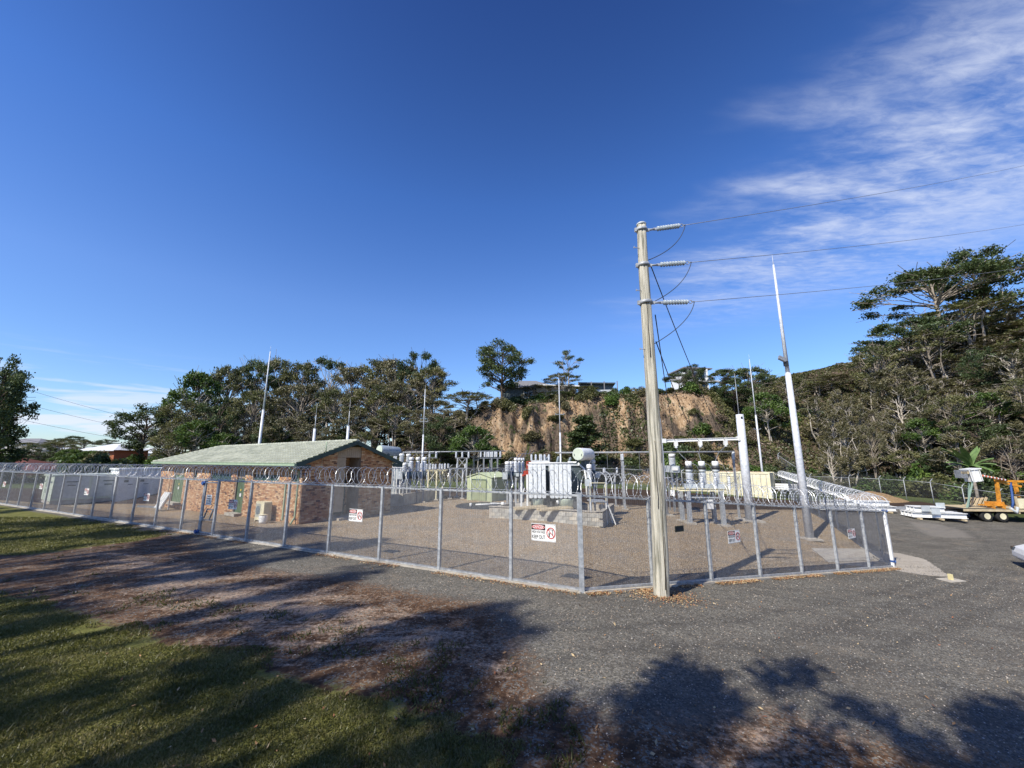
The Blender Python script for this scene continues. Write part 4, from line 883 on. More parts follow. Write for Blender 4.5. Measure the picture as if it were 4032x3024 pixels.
# rusty mesh repair sheet behind the fence right of the pole
# ------------------------------------------------------------------ personnel gate in the left run
gx0 = 2.01 + 2.44 * 6
g = thing('personnel_gate', 'narrow mesh gate with a raised latch frame in the long front fence', 'gate', (CO[0] + DL[0] * (gx0 + 1.10), CO[1] + DL[1] * (gx0 + 1.10), 0), aL + PI)
m = MB()
for x in (.07, 1.03): m.beam((x, 0, .08), (x, 0, 2.3), .06, .06)
for z in (.11, 2.27): m.beam((.10, 0, z), (1.0, 0, z), .05, .05)
m.obj('gate_frame', M_GALV, g); link('mesh_panel', panel_mesh(1.10, 0, x0=.10, z0=.13, z1=2.24), g, loc=(0, .03, 0))
m = MB(); m.beam((.52, -.05, 1.12), (.98, -.05, 1.12), .05, .04); m.beam((.98, -.05, 1.10), (.78, -.05, .68), .05, .04); m.beam((.52, -.05, 1.10), (.34, -.05, .72), .04, .04); m.beam((.10, -.05, .62), (.98, -.05, .68), .07, .05); m.obj('latch_frame', M_GALVD, g)
m = MB(); m.box((.22, -.08, .70), (.16, .10, .16)); m.obj('padlock_box', M_GREYP, g)
m = MB(); m.box((.56, -.055, 1.52), (.42, .01, .44)); sb = m.obj('notice_board', M_SIGNW, g, 'white notice on the gate')
for i, (tx, z) in enumerate((('DANGER', .15), ('AUTHORISED', .05), ('PERSONNEL', -.05), ('ONLY', -.15))):
    link('lettering', put_text(text_mesh(tx, .08, .30 if i else .26), M_BLK, .56, 1.52 + z, -.064), sb)
for nm, z, dx in (('top', 2.28, .0), ('foot', .16, -.05)):
    s = thing('strap', f'blue strap round the {nm} of the left post of the narrow gate', 'strap', (CO[0] + DL[0] * (gx0 + 1.10), CO[1] + DL[1] * (gx0 + 1.10), z), aL + PI)
    m = MB(); m.box((0, 0, 0), (.13, .13, .10)); m.box((0, -.01, -.09), (.09, .12, .05)); m.obj('band', M_BLUE, s); m = MB(); m.box((dx - .06, -.09, -.05), (.16, .05, .12), ry=.6); m.obj('loose_end', M_BLUE, s)
# ------------------------------------------------------------------ the brick building
HA = math.radians(145.28); hx_ = Vector((-math.cos(HA), -math.sin(HA), 0)); hy_ = Vector((hx_.y * -1, hx_.x, 0))
E1 = Vector((-11.05, 20.76, 0)); HB = E1 - hx_ * .35 + hy_ * .55          # outer corner of the walls
HL, HWd, EAVE, RISE = 22.6, 5.75, 3.10, 1.28
bd = thing('control_building', 'single-storey speckled brick building with pale green tiled roof', 'building', (HB.x, HB.y, 0), HA - PI)
def hwall(px, py=2000):
    r = at(px, py, 1) - Vector((0, 0, EYE)); n = hy_; t = HB.dot(n) / r.dot(n); p = Vector((0, 0, EYE)) + r * t; return (p - HB).dot(hx_), p.z
def gwall(px, py=2000):
    r = at(px, py, 1) - Vector((0, 0, EYE)); n = hx_; t = HB.dot(n) / r.dot(n); p = Vector((0, 0, EYE)) + r * t; return (p - HB).dot(hy_), p.z
ZB = -.75
sl = RISE / ((HWd + 1.1) / 2)
def roofz(y): return EAVE + sl * (min(y + .55, HWd + .55 - y)) - .05
# openings of the front wall: (x0, x1, z0, z1, kind)
op = []
for a, b, top, bot, kd in ((667, 707, 1862, 2010, 'door'), (812, 896, 1863, 1891, 'panel'), (745, 757, 1852, 1888, 'gap'), (919, 952, 1862, 2013, 'door'), (982, 1086, 1868, 1893, 'panel'), (1137, 1160, 1869, 1897, 'panel')):
    x0 = hwall(a)[0]; x1 = hwall(b)[0]; z0 = hwall((a + b) / 2, bot)[1]; z1 = hwall((a + b) / 2, top)[1]
    if kd == 'door': z0 = -.05; z1 = 2.62
    op.append((x0, x1, z0, min(z1, 2.78), kd))
gop = []   # gable wall: recessed porch in the middle
gy0, gy1 = gwall(1312)[0], gwall(1408)[0]
m = MB(); th = .22
def wallpanel(m, x0, x1, z0, z1, side):
    if x1 - x0 < .02 or z1 - z0 < .02: return
    if side == 'front': m.box(((x0 + x1) / 2, th / 2, (z0 + z1) / 2), (x1 - x0, th, z1 - z0))
    else: m.box((-th / 2, (x0 + x1) / 2, (z0 + z1) / 2), (th, x1 - x0, z1 - z0))
xs = sorted([-HL, 0] + [v for o_ in op for v in o_[:2]]); cur = -HL
for o_ in sorted(op):
    wallpanel(m, cur, o_[0], ZB, EAVE, 'front'); wallpanel(m, o_[0], o_[1], ZB, o_[2], 'front'); wallpanel(m, o_[0], o_[1], o_[3], EAVE, 'front'); cur = o_[1]
wallpanel(m, cur, -th, ZB, EAVE, 'front')
for a, b in ((0, gy0), (gy1, HWd)):
    n_ = 8
    for i in range(n_):
        y0 = a + (b - a) * i / n_; y1 = a + (b - a) * (i + 1) / n_; wallpanel(m, y0, y1, ZB, min(roofz(y0), roofz(y1)) - .03, 'side')
m.box((-HL / 2, HWd - th / 2, EAVE / 2 + ZB / 2), (HL, th, EAVE - ZB)); m.box((-HL + th / 2, HWd / 2, EAVE / 2 + ZB / 2), (th, HWd, EAVE - ZB))
m.box((-1.25, (gy0 + gy1) / 2, EAVE / 2 + ZB / 2 + .4), (.1, gy1 - gy0 + .3, EAVE - ZB + .8))
for yy in (gy0, gy1): m.box((-.75, yy + (.05 if yy == gy1 else -.05), (EAVE + ZB) / 2 + .3), (1.0, .1, EAVE - ZB + .6))
walls = m.obj('wall', M_MORTAR, bd)
# bricks: the 300 nearest ones singly, the others joined
bw, bh, jt = .230, .076, .010
spots = []
def course_fill(side, fn_inside, x0, x1, z0, z1, depth=0):
    rows = int((z1 - z0) / (bh + jt))
    for r_ in range(rows):
        z = z0 + (r_ + .5) * (bh + jt); off = (bw + jt) / 2 * (r_ % 2); n_ = int((x1 - x0) / (bw + jt)) + 2
        for k_ in range(-1, n_):
            a = max(x0, x0 + k_ * (bw + jt) - off); b = min(x1, x0 + k_ * (bw + jt) - off + bw)
            if b - a < .04: continue
            if fn_inside(a, b, z): spots.append((side, (a + b) / 2, z, b - a, depth))
course_fill('front', lambda a, b, z: not any(o_[0] - .02 < b and a < o_[1] + .02 and o_[2] - .02 < z < o_[3] + .02 for o_ in op) and z < 2.98, -HL, -.0, ZB, EAVE)
course_fill('side', lambda a, b, z: z < min(roofz(a), roofz(b)) - .05, 0.0, gy0, ZB, 4.6)
course_fill('side', lambda a, b, z: z < min(roofz(a), roofz(b)) - .05, gy1, HWd, ZB, 4.6)
course_fill('side', lambda a, b, z: z < 3.6, gy0 + .75, gy1, 0.0, 3.9, -1.19)
def brick_xf(sp):
    side, s, z, w_, dp = sp
    return (Vector((s, -.004, z)), 0) if side == 'front' else (Vector((.004 + dp, s, z)), PI / 2)
brnd = random.Random(3)
wts = [31, 25, 20, 9, 11, 4]
def dist(sp):
    c, _ = brick_xf(sp); p = HB + hx_ * c.x + hy_ * c.y + Vector((0, 0, c.z)); return (p - Vector((0, 0, EYE))).length + (4 if c.z < .0 else 0) - (2.5 if sp[0] == 'front' else 0) 
spots = [s_ for s_ in spots if s_[2] > -.6]
spots.sort(key=dist)
bmesh_ = []
for m_ in BR:
    q = MB(); q.box((0, 0, 0), (bw, .05, bh)); bmesh_.append(q.mesh('brick', m_))
for sp in spots[:300]:
    c, rz = brick_xf(sp); o = link('brick', brnd.choices(bmesh_, wts)[0], walls, loc=c); o.rotation_euler = (0, 0, rz); o.scale = (sp[3] / bw, 1, 1)
q = MB()
for sp in spots[300:]:
    c, rz = brick_xf(sp); q.box(c, (sp[3], .05, bh), rz, brnd.choices(range(6), wts)[0])
o = q.obj('brickwork', BR, bd, 'the smaller bricks of both walls in tan, cream and brown'); o['kind'] = 'stuff'
# doors, vents, dark green panels
for x0, x1, z0, z1, kd in op:
    cx_ = (x0 + x1) / 2; w_ = x1 - x0
    if kd == 'door':
        m = MB(); m.box((cx_, .10, 1.02), (w_ - .06, .05, 2.10)); 
        for i in range(7): m.box((x0 + .07 + (w_ - .14) * i / 6, .070, 1.02), (.018, .02, 2.08))
        d_ = m.obj('door', M_DOORG, bd)
        m = MB(); m.box((cx_ + .02, .055, 1.42), (.16, .01, .12)); m.obj('warning_label', M_YEL, d_)
        m = MB(); m.box((cx_ + .02, .055, 1.12), (.24, .01, .20)); m.obj('notice', M_SIGNW, d_)
        m = MB(); m.box((x1 - .12, .05, 1.0), (.05, .05, .10)); m.obj('handle', M_GALVD, d_)
        m = MB(); m.box((cx_, .12, 2.36), (w_ - .04, .04, .50))
        for i in range(7): m.box((cx_, .09, 2.15 + i * .072), (w_ - .06, .03, .018))
        for i in range(7): m.box((x0 + .08 + (w_ - .16) * i / 6, .085, 2.36), (.018, .03, .46))
        m.obj('vent_grille', M_DOORT, bd)
        m = MB(); m.box((cx_, -.2, .0), (w_ + .2, .45, .16)); m.obj('doorstep', M_CONC, bd)
    else:
        m = MB(); m.box((cx_, .13, (z0 + z1) / 2), (w_ - .02, .04, z1 - z0 - .02))
        for i in range(int(w_ / .55)): m.box((x0 + (i + 1) * w_ / (int(w_ / .55) + 1), .105, (z0 + z1) / 2), (.03, .02, z1 - z0 - .04))
        m.obj('window_panel', M_DGREEN, bd)
# porch of the gable: screen, dark door, step, round vent
pw = gy1 - gy0
m = MB(); m.box((-.06, gy0 + pw / 2, 3.72), (.06, pw, .62))
for i in range(11): m.box((-.025, gy0 + pw * (i + .5) / 11, 3.72), (.02, .03, .62))
m.obj('gable_screen', M_DOORT, bd)
m = MB(); m.box((-.05, gy0 + .30, 1.9), (.06, .56, 3.0)); m.obj('porch_side_panel', M_DOORT, bd)
m = MB(); m.box((-1.16, gy0 + .95, 1.05), (.05, .9, 2.1)); pd = m.obj('porch_door', M_DGREEN, bd); m = MB(); m.box((-1.12, gy0 + 1.3, 1.02), (.05, .05, .12)); m.obj('handle', M_GALVD, pd)
m = MB(); m.box((-.3, gy0 + pw / 2, .02), (1.7, pw - .1, .2)); m.obj('porch_step', M_CONC, bd)
m = MB(); m.box((-.55, gy0 + .75, 2.52), (.14, .22, .16)); m.box((-.5, gy0 + .72, 2.64), (.06, .1, .1)); m.obj('porch_lamp', M_GREYP, bd)
# roof: battens under, tiles over, ridge caps, fascia, gutters
OV = .55; xr = .35; y0r, y1r = -OV, HWd + OV; ym = HWd / 2; hipx = -HL - .45 + (HWd / 2 + OV); zr = EAVE + RISE
m = MB(); A = (xr, y0r, EAVE); B = (xr, y1r, EAVE); Cc = (xr, ym, zr); Dd = (hipx, ym, zr); Ee = (-HL - .45, y0r, EAVE); Ff = (-HL - .45, y1r, EAVE)
m.add([A, B, Cc, Dd, Ee, Ff], [(0, 2, 3, 4), (1, 5, 3, 2), (4, 3, 5)]); 
for v_i in range(len(m.v)): m.v[v_i] = (m.v[v_i][0] - .02 * (m.v[v_i][0] > 0), m.v[v_i][1], m.v[v_i][2] - .03)
roof = m.obj('roof', M_GUTTER, bd)
slen = math.hypot(ym - y0r, RISE); ncr = 12; ce = slen / ncr; tw_ = .30; al = math.atan2(RISE, ym - y0r)
tiles = []
for r_ in range(ncr):
    s0 = ce * (r_ + .5); y = y0r + s0 * math.cos(al); z = EAVE + s0 * math.sin(al); left = -HL - .45 + (y - y0r) + .1; n_ = int((xr - left) / tw_)
    for k_ in range(n_): tiles.append((xr - (k_ + .5) * tw_ - .02, y, z))
def tile_mesh():
    q = MB(); n_ = 5; vs = []
    for j, (yy, zz) in enumerate(((-ce * .55, .062), (ce * .55, .002))):
        for i in range(n_): u = i / (n_ - 1); vs.append(((u - .5) * (tw_ - .012), yy, zz + .020 * math.sin(u * 2 * PI) + .012))
    for i in range(n_): u = i / (n_ - 1); vs.append(((u - .5) * (tw_ - .012), -ce * .55, .0))
    q.add(vs, [(i, i + 1, n_ + i + 1, n_ + i) for i in range(n_ - 1)] + [(2 * n_ + i, 2 * n_ + i + 1, i + 1, i) for i in range(n_ - 1)]); return q
tm = tile_mesh(); tme = tm.mesh('roof_tile', M_ROOF)
tiles.sort(key=lambda t_: (HB + hx_ * t_[0] + hy_ * t_[1]).length)
for (x, y, z) in tiles[:300]:
    o = link('roof_tile', tme, roof, loc=(x, y, z)); o.rotation_euler = (al, brnd.uniform(-.012, .012), 0)
q = MB(); ca, sa = math.cos(al), math.sin(al)
for (x, y, z) in tiles[300:]: q.add([(x + v[0], y + v[1] * ca - v[2] * sa, z + v[1] * sa + v[2] * ca + brnd.uniform(0, .003)) for v in tm.v], tm.f)
o = q.obj('roof_tiling', M_ROOF, bd, 'the smaller tiles at the far end of the roof'); o['kind'] = 'stuff'
q = MB()
for i in range(int((xr - hipx) / .38)): q.tube([(xr - i * .38, ym, zr + .02), (xr - i * .38 - .40, ym, zr + .035)], .085, 7)
hd = (Vector(Ee) - Vector(Dd)); nH = int(hd.length / .38)
for i in range(nH): q.tube([Vector(Dd).lerp(Vector(Ee), i / nH) + Vector((0, 0, .02)), Vector(Dd).lerp(Vector(Ee), (i + 1.05) / nH) + Vector((0, 0, .035))], .08, 7)
q.obj('ridge_cap', M_ROOF, bd)
q = MB()
for yy0 in (y0r, y1r):
    q.beam((xr, yy0, EAVE - .10), (xr, ym, zr - .10), .03, .22)
q.beam((xr - .02, y0r, EAVE - .17), (xr - .02, y0r + .75, EAVE - .17), .03, .20); q.beam((xr - .02, y1r, EAVE - .17), (xr - .02, y1r - .75, EAVE - .17), .03, .20)
q.obj('barge_board', M_DGREEN, bd)
q = MB(); q.box((xr - .19, y0r + .32, EAVE - .20), (.34, .6, .03)); q.box((xr - .19, y1r - .32, EAVE - .20), (.34, .6, .03)); q.obj('eave_soffit', M_WHITE, bd)
q = MB(); q.beam((xr, y0r - .06, EAVE - .06), (-HL - .5, y0r - .06, EAVE - .06), .13, .13); q.beam((xr, y0r - .135, EAVE + .005), (-HL - .5, y0r - .135, EAVE + .005), .03, .02); q.beam((xr - .05, y0r + .02, EAVE - .13), (-HL - .45, y0r + .02, EAVE - .13), .03, .12); q.obj('gutter', M_GUTTER, bd)
q = MB(); dx = hwall(1158)[0]; q.tube([(-.35, y0r - .05, EAVE - .12), (-.35, y0r + .06, EAVE - .32), (-.30, -.06, EAVE - .42), (-.30, -.06, .35), (-.20, -.30, .02)], .045, 8); q.obj('downpipe', M_GUTTER, bd)
q = MB(); x_ = hwall(1122)[0]; q.beam((x_, -.06, 2.0), (x_, -.06, .1), .10, .08); q.obj('cable_duct', M_GUTTER, bd)
q = MB(); x_ = hwall(655)[0]; q.tube([(x_, -.04, 2.7), (x_, -.04, -.3)], .025, 6); q.obj('conduit', M_DOORT, bd)
q = MB(); q.tube([(xr + .02, .95, EAVE + .62), (xr + .02, .95, EAVE + 1.15)], .03, 6); q.tube([(xr + .02, .95, EAVE + .6), (.02, 1.0, EAVE + .25), (.02, .9, 2.2)], .015, 5); q.obj('service_bracket', M_GUTTER, bd)
# things standing by the wall
def at_wall(px, off=-.45):
    x_ = hwall(px)[0]; p = HB + hx_ * x_ + hy_ * off; return p
p = at_wall(1072, -.45); ac = thing('air_conditioner', 'white outdoor air-conditioning unit against the brick wall near the corner', 'air conditioner', (p.x, p.y, .06), HA - PI)
m = MB(); m.box((0, 0, .48), (.98, .40, .96)); m.box((-.42, 0, -.03), (.08, .42, .06)); m.box((.42, 0, -.03), (.08, .42, .06)); m.obj('casing', M_CREAM, ac)
m = MB()
for j in range(13): m.box((-.18, -.208, .18 + j * .055), (.54, .012, .012))
for i in range(5): m.box((-.43 + i * .125, -.212, .51), (.012, .012, .70))
m.obj('fan_grille', M_GREYP, ac); m = MB(); m.prism([(-.18 + .24 * math.cos(k * PI / 10), .51 + .24 * math.sin(k * PI / 10)) for k in range(20)], -.2015, -.206); m.obj('fan', M_TANKD, ac)
m = MB()
for j in range(9): m.box((.495, -.14 + j * .035, .5), (.012, .012, .86))
m.obj('side_louvres', M_CREAM, ac)
p = at_wall(1106, -.85); b_ = thing('bucket', 'small white ribbed drum on the ground beside the air conditioner', 'drum', (p.x, p.y, 0)); m = MB(); m.lathe([(.17, 0), (.20, .12), (.19, .14), (.21, .26), (.20, .28), (.22, .42)], n=14); m.obj('body', M_WHITE, b_); m = MB(); m.lathe([(.23, .42), (.23, .45), (.05, .47)], n=14); m.obj('lid', M_CREAM, b_)
p = at_wall(712, -.9); st = thing('insulator_stack', 'three white ribbed insulators leaning on a frame by the first green door', 'insulators', (p.x, p.y, -.25), HA - PI)
for i in range(3):
    m = MB(); prof = []
    for k_ in range(13): prof += [(.09, k_ * .10), (.15, k_ * .10 + .035), (.09, k_ * .10 + .07)]
    m.lathe(prof, (-.75 + i * .42, -.35, .05), (.42, .25, .85), 10); m.obj('insulator', M_WHITE, st)
m = MB(); m.beam((-1.0, -.4, .05), (.5, -.4, .05), .09, .07); m.beam((-.3, -.1, 1.12), (.9, -.1, 1.12), .07, .07); m.beam((.9, -.1, 1.12), (.9, -.1, 0), .07, .07); m.obj('frame', M_GREYP, st)
# ------------------------------------------------------------------ timber pole, its lines and the lightning masts
PP = ground_at(2606, 2345); ptop = at(2530, 885, PP.y + .05); Hp = ptop.z - PP.z
M_POLE = pm('weathered_pole', (.56, .53, .44), (.19, .185, .145), 1.6, .9, 0, .8, 9, stretch=(12, 12, .45), detail=9, lo=.36, hi=.58)
M_CRACK = pm('pole_crack', (.10, .085, .06), (.06, .05, .035), 4, .95)
pole = thing('utility_pole', 'weathered timber pole with three line insulators in front of the fence', 'pole', (PP.x, PP.y, PP.z))
dx, dy = ptop.x - PP.x, ptop.y - PP.y
def axis_pt(h): t = h / Hp; return Vector((dx * t + .04 * math.sin(t * 5), dy * t, h))
m = MB(); NP, NS = 26, 22; rp = random.Random(8)
ra = [rp.uniform(-.012, .012) for _ in range(NS)]
for i in range(NP + 1):
    h = -.3 + (Hp + .3) * i / NP; c = axis_pt(h); r_ = .212 - .072 * max(h, 0) / Hp
    for k in range(NS):
        a = 2 * PI * k / NS; q = r_ + ra[k] + rp.uniform(-.003, .003) - (.018 if k in (3, 11, 16) else 0); m.v.append((c.x + math.cos(a) * q, c.y + math.sin(a) * q, h))
for i in range(NP):
    for k in range(NS): m.f.append((i * NS + k, i * NS + (k + 1) % NS, (i + 1) * NS + (k + 1) % NS, (i + 1) * NS + k)); m.m.append(0); m.sm.append(True)
m.f.append(tuple(NP * NS + k for k in range(NS))); m.m.append(0); m.sm.append(False)
m.obj('shaft', M_POLE, pole)
m = MB(); m.lathe([(.148, -.03), (.152, .02), (.12, .05)], axis_pt(Hp), n=16); m.obj('pole_cap', M_GREYP, pole)
m = MB()
for a, h0, h1 in ((-1.45, .2, 2.9), (-1.1, 3.4, 5.9), (-1.75, 6.4, 8.2), (-1.3, .1, 1.5), (-1.0, 8.4, 9.9), (-1.95, 2.2, 4.0), (-.8, 5.2, 7.4)):
    pts = [];
    for i in range(7):
        h = h0 + (h1 - h0) * i / 6; c = axis_pt(h); r_ = .207 - .072 * h / Hp; aa = a + .05 * math.sin(i * 1.7); pts.append((c.x + math.cos(aa) * r_, c.y + math.sin(aa) * r_, h))
    m.tube(pts, .010, 5, r2=.006)
m.obj('drying_crack', M_CRACK, pole)
for (px, py) in ((2470, 980), (2512, 1378), (2478, 1148)):
    q = at(2535, py, PP.y).z - PP.z; c = axis_pt(q); m = MB(); m.tube([(c.x - .12, c.y - .08, q), (c.x - .30, c.y - .12, q + .01)], .012, 6); m.box((c.x - .30, c.y - .12, q + .01), (.02, .05, .05)); m.obj('step_bolt', M_GALV, pole)
wire_r = .0095
for j, (pyc, endx, endy, farx, fary) in enumerate(((902, 2700, 886, 4032, 652), (1042, 2724, 1033, 4032, 884), (1190, 2736, 1188, 4032, 1053))):
    h = at(2545, pyc, PP.y).z - PP.z; c = axis_pt(h); P0 = PP + c; r_ = .152 + .014 * j
    m = MB(); m.lathe([(r_, -.05), (r_ + .014, -.05), (r_ + .014, .05), (r_, .05)], c, n=20); m.box((c.x - r_ - .03, c.y, c.z), (.07, .07, .12)); m.box((c.x + r_ + .04, c.y, c.z), (.09, .05, .09)); m.obj('clamp_band', M_GALV, pole)
    e = at(endx - 2, endy, PP.y + .4); S0 = P0 + Vector((r_ + .05, 0, 0)); dirv = (e - S0); L = dirv.length; dirv.normalize()
    ins = thing('strain_insulator', f'ribbed grey strain insulator on the pole, {("top", "middle", "bottom")[j]} of the three', 'insulator', S0)
    m = MB(); m.tube([(0, 0, 0), dirv * .16 * L], .035, 8); m.box(dirv * .18 * L, (.09, .05, .07)); m.tube([dirv * .2 * L, dirv * .86 * L], .013, 8); m.obj('rod', M_GALV, ins)
    m = MB()
    for k in range(9): m.lathe([(.014, -.004), (.080, -.0015), (.080, .0015), (.014, .006)], dirv * L * (.26 + k * .068), dirv, 14)
    m.obj('shed_disc', M_PORCG, ins)
    m = MB(); m.tube([dirv * (L * .9) + Vector((math.cos(a), 0, math.sin(a))) * .055 for a in [k * PI / 5 for k in range(11)]], .012, 6); m.tube([dirv * L * .93, dirv * L], .02, 6); m.obj('end_fitting', M_GALV, ins)
    E0 = S0 + dirv * L; FR_ = at(farx, fary, PP.y + 13); dd = FR_ - E0; far = E0 + dd * 2.2; pts = []
    for i in range(33):
        t = i / 32; p = E0.lerp(far, t); t1 = 1 / 2.2; s_ = .9 * (t * t - t * t1) ; pts.append(p + Vector((0, 0, s_ * 3)))
    ln = thing('power_line', f'bare overhead conductor leaving the pole to the right, {("highest", "middle", "lowest")[j]} of the three', 'power line', (0, 0, 0)); m = MB(); m.tube(pts, wire_r, 6); m.obj('conductor', M_ALU, ln)
    # jumper looping back to the pole
    jb = PP + axis_pt(at(2560, (1020, 1190, 1352)[j], PP.y).z - PP.z) + Vector((.17, .02, 0)); cpx = at((2680, 2700, 2722)[j], (975, 1130, 1270)[j], PP.y + .25); pts = []
    for i in range(17):
        t = i / 16; pts.append(E0 * (1 - t) ** 2 + cpx * 2 * t * (1 - t) * 1.0 + jb * t * t)
    ju = thing('jumper_cable', f'dark jumper curving from the {("top", "middle", "bottom")[j]} insulator back to the pole', 'cable', (0, 0, 0)); m = MB(); m.tube(pts, .012, 6); m.obj('cable', M_CABLE, ju)
GY = 28.0     # distance of the landing gantry
for j, (sx_, sy_, mx, my, tx, ty) in enumerate(((2562, 1045, 2700, 1440, 2855, 1735), (2583, 1345, 2650, 1545, 2753, 1738), (2580, 1240, 2610, 1480, 2658, 1738))):
    a = at(sx_, sy_, PP.y + .1); b = at(tx, ty, GY - .1); mid = at(mx, my, (PP.y + GY) / 2 - 2.0); pts = []
    for i in range(25):
        t = i / 24; p = a.lerp(b, t); sag = -.9 * 4 * t * (1 - t) * .5; pts.append(p + Vector((0, 0, sag)))
    dl = thing('downlead_cable', f'dark cable slanting from the timber pole to the {("right", "middle", "left")[j]} drop of the gantry', 'cable', (0, 0, 0)); m = MB(); m.tube(pts, .016, 6); m.obj('cable', M_CABLE, dl)
def mast(px0, py0, px1, py1, Y, label, r0, r1, stub=None, cross=None, lamp=None, base=None, name='lightning_mast'):
    b = at(px0, py0, Y); bz = g1(b.x, Y) if base is None else base; t_ = at(px1, py1, Y)
    # straight, so it leans only as much as the photo's perspective leaves over
    o = thing(name, label, 'mast', (t_.x, Y, bz)); H = t_.z - bz; s_ = stub if stub else None
    m = MB()
    if s_:
        zs = at(px0, s_, Y).z - bz; m.tube([(0, 0, 0), (0, 0, zs)], r0, 14, r2=r0 * .9); m.obj('pole', M_MAST, o)
        m = MB(); m.tube([(0, 0, zs), (0, 0, zs + (H - zs) * .55)], .035, 8, r2=.025); m.tube([(0, 0, zs + (H - zs) * .55), (0, 0, H)], .018, 8, r2=.008); m.obj('spike', M_MAST, o)
        m = MB(); m.lathe([(r0 * .92, 0), (r0 * .92, .04), (.05, .06)], (0, 0, zs), n=14); m.obj('cap_plate', M_GALVD, o)
    else:
        m.tube([(0, 0, 0), (0, 0, H * .55)], r0, 14, r2=r0 * .62 + r1 * .38); m.tube([(0, 0, H * .55), (0, 0, H * .96)], r0 * .55, 12, r2=r1); m.lathe([(r0 * .62, 0), (r0 * .72, .03), (r0 * .55, .06)], (0, 0, H * .55), n=14); m.obj('pole', M_MAST, o)
        m = MB(); m.tube([(0, 0, H * .95), (0, 0, H)], r1 * .5, 6, r2=.006); m.obj('spike', M_MAST, o)
    m = MB(); m.box((0, 0, .04), (r0 * 4.2, r0 * 4.2, .08)); m.lathe([(r0 * 1.7, .08), (r0 * 1.7, .11), (r0, .12)], n=14); m.obj('footing', M_CONC, o)
    if cross:
        zc_ = at(px0, cross, Y).z - bz; m = MB(); m.beam((-.35, 0, zc_), (.35, 0, zc_), .07, .07); m.box((-.35, 0, zc_ + .06), (.08, .1, .1)); m.box((.35, 0, zc_ + .06), (.08, .1, .1)); m.obj('crossarm', M_GALVD, o)
    if lamp:
        zl = at(px0, lamp, Y).z - bz; m = MB(); m.beam((0, 0, zl - .1), (-.35, -.15, zl), .05, .05); m.box((-.38, -.2, zl + .06), (.42, .12, .26), ry=.5, rx=-.3); m.obj('floodlight', M_GALVD, o)
        m = MB(); m.box((-.12, -.12, zl - .22), (.22, .16, .3)); m.obj('control_box', M_BLACKST, o)
    return o
mp_ = ground_at(3188, 2125)
mast(3188, 2125, 3040, 1003, mp_.y, 'tall tapering steel mast with a floodlight, nearest and highest of the masts', .21, .055, lamp=1420)
GA, GB = ground_at(2625, 2030), ground_at(2955, 2052)
mast(2925, 1860, 2948, 1394, 44, 'slim mast with a small crossarm behind the shipping container', .12, .03, cross=1690)
mast(2660, 1900, 2200, 1472, 33, 'thin mast rising behind the transformer with the end-on oil drum', .085, .03, cross=1632)
mast(1660, 1900, 1675, 1515, 34, 'thin pole with a small crossarm right of the brick gable', .085, .03, cross=1660)
mast(1014, 1749, 1067, 1362, 38, 'tall plain mast standing behind the brick building, leftmost mast', .15, .04)
mast(1240, 1745, 1249, 1590, 36, 'short stub mast with a spike behind the roof, left of a pair', .13, .02, stub=1688)
mast(1368, 1740, 1380, 1572, 36, 'short stub mast with a spike behind the roof apex, right of a pair', .13, .02, stub=1678)

class Rig:
    def __init__(s, name, label, cat, px, Y, group=None, z=None):
        s.Y = Y; q = at(px, 1900, Y); s.o = Vector((q.x, Y, g1(q.x, Y) if z is None else z)); s.t = thing(name, label, cat, s.o, 0, group)
    def P(s, px, py, dy=0.0): return at(px, py, s.Y + dy) - s.o
    def gz(s, p): return g1(p.x + s.o.x, p.y + s.o.y) - s.o.z
def ribbed(parent, a, b, r, n, mat, name='insulator', cap=True, label=None):
    a = Vector(a); b = Vector(b); L = (b - a).length; prof = [(r * .55, 0)]
    for k in range(n):
        z0 = L * (.06 + .84 * k / n); st = L * .84 / n; prof += [(r * .55, z0), (r, z0 + st * .25), (r * .96, z0 + st * .5), (r * .55, z0 + st * .8)]
    prof.append((r * .55, L * .94)); m = MB(); m.lathe(prof, a, b - a, 12)
    if cap: m.lathe([(r * .62, L * .93), (r * .62, L)], a, b - a, 10, mat=1); m.lathe([(r * .7, 0), (r * .7, L * .05)], a, b - a, 10, mat=1)
    return m.obj(name, [mat, M_GALV], parent, label)
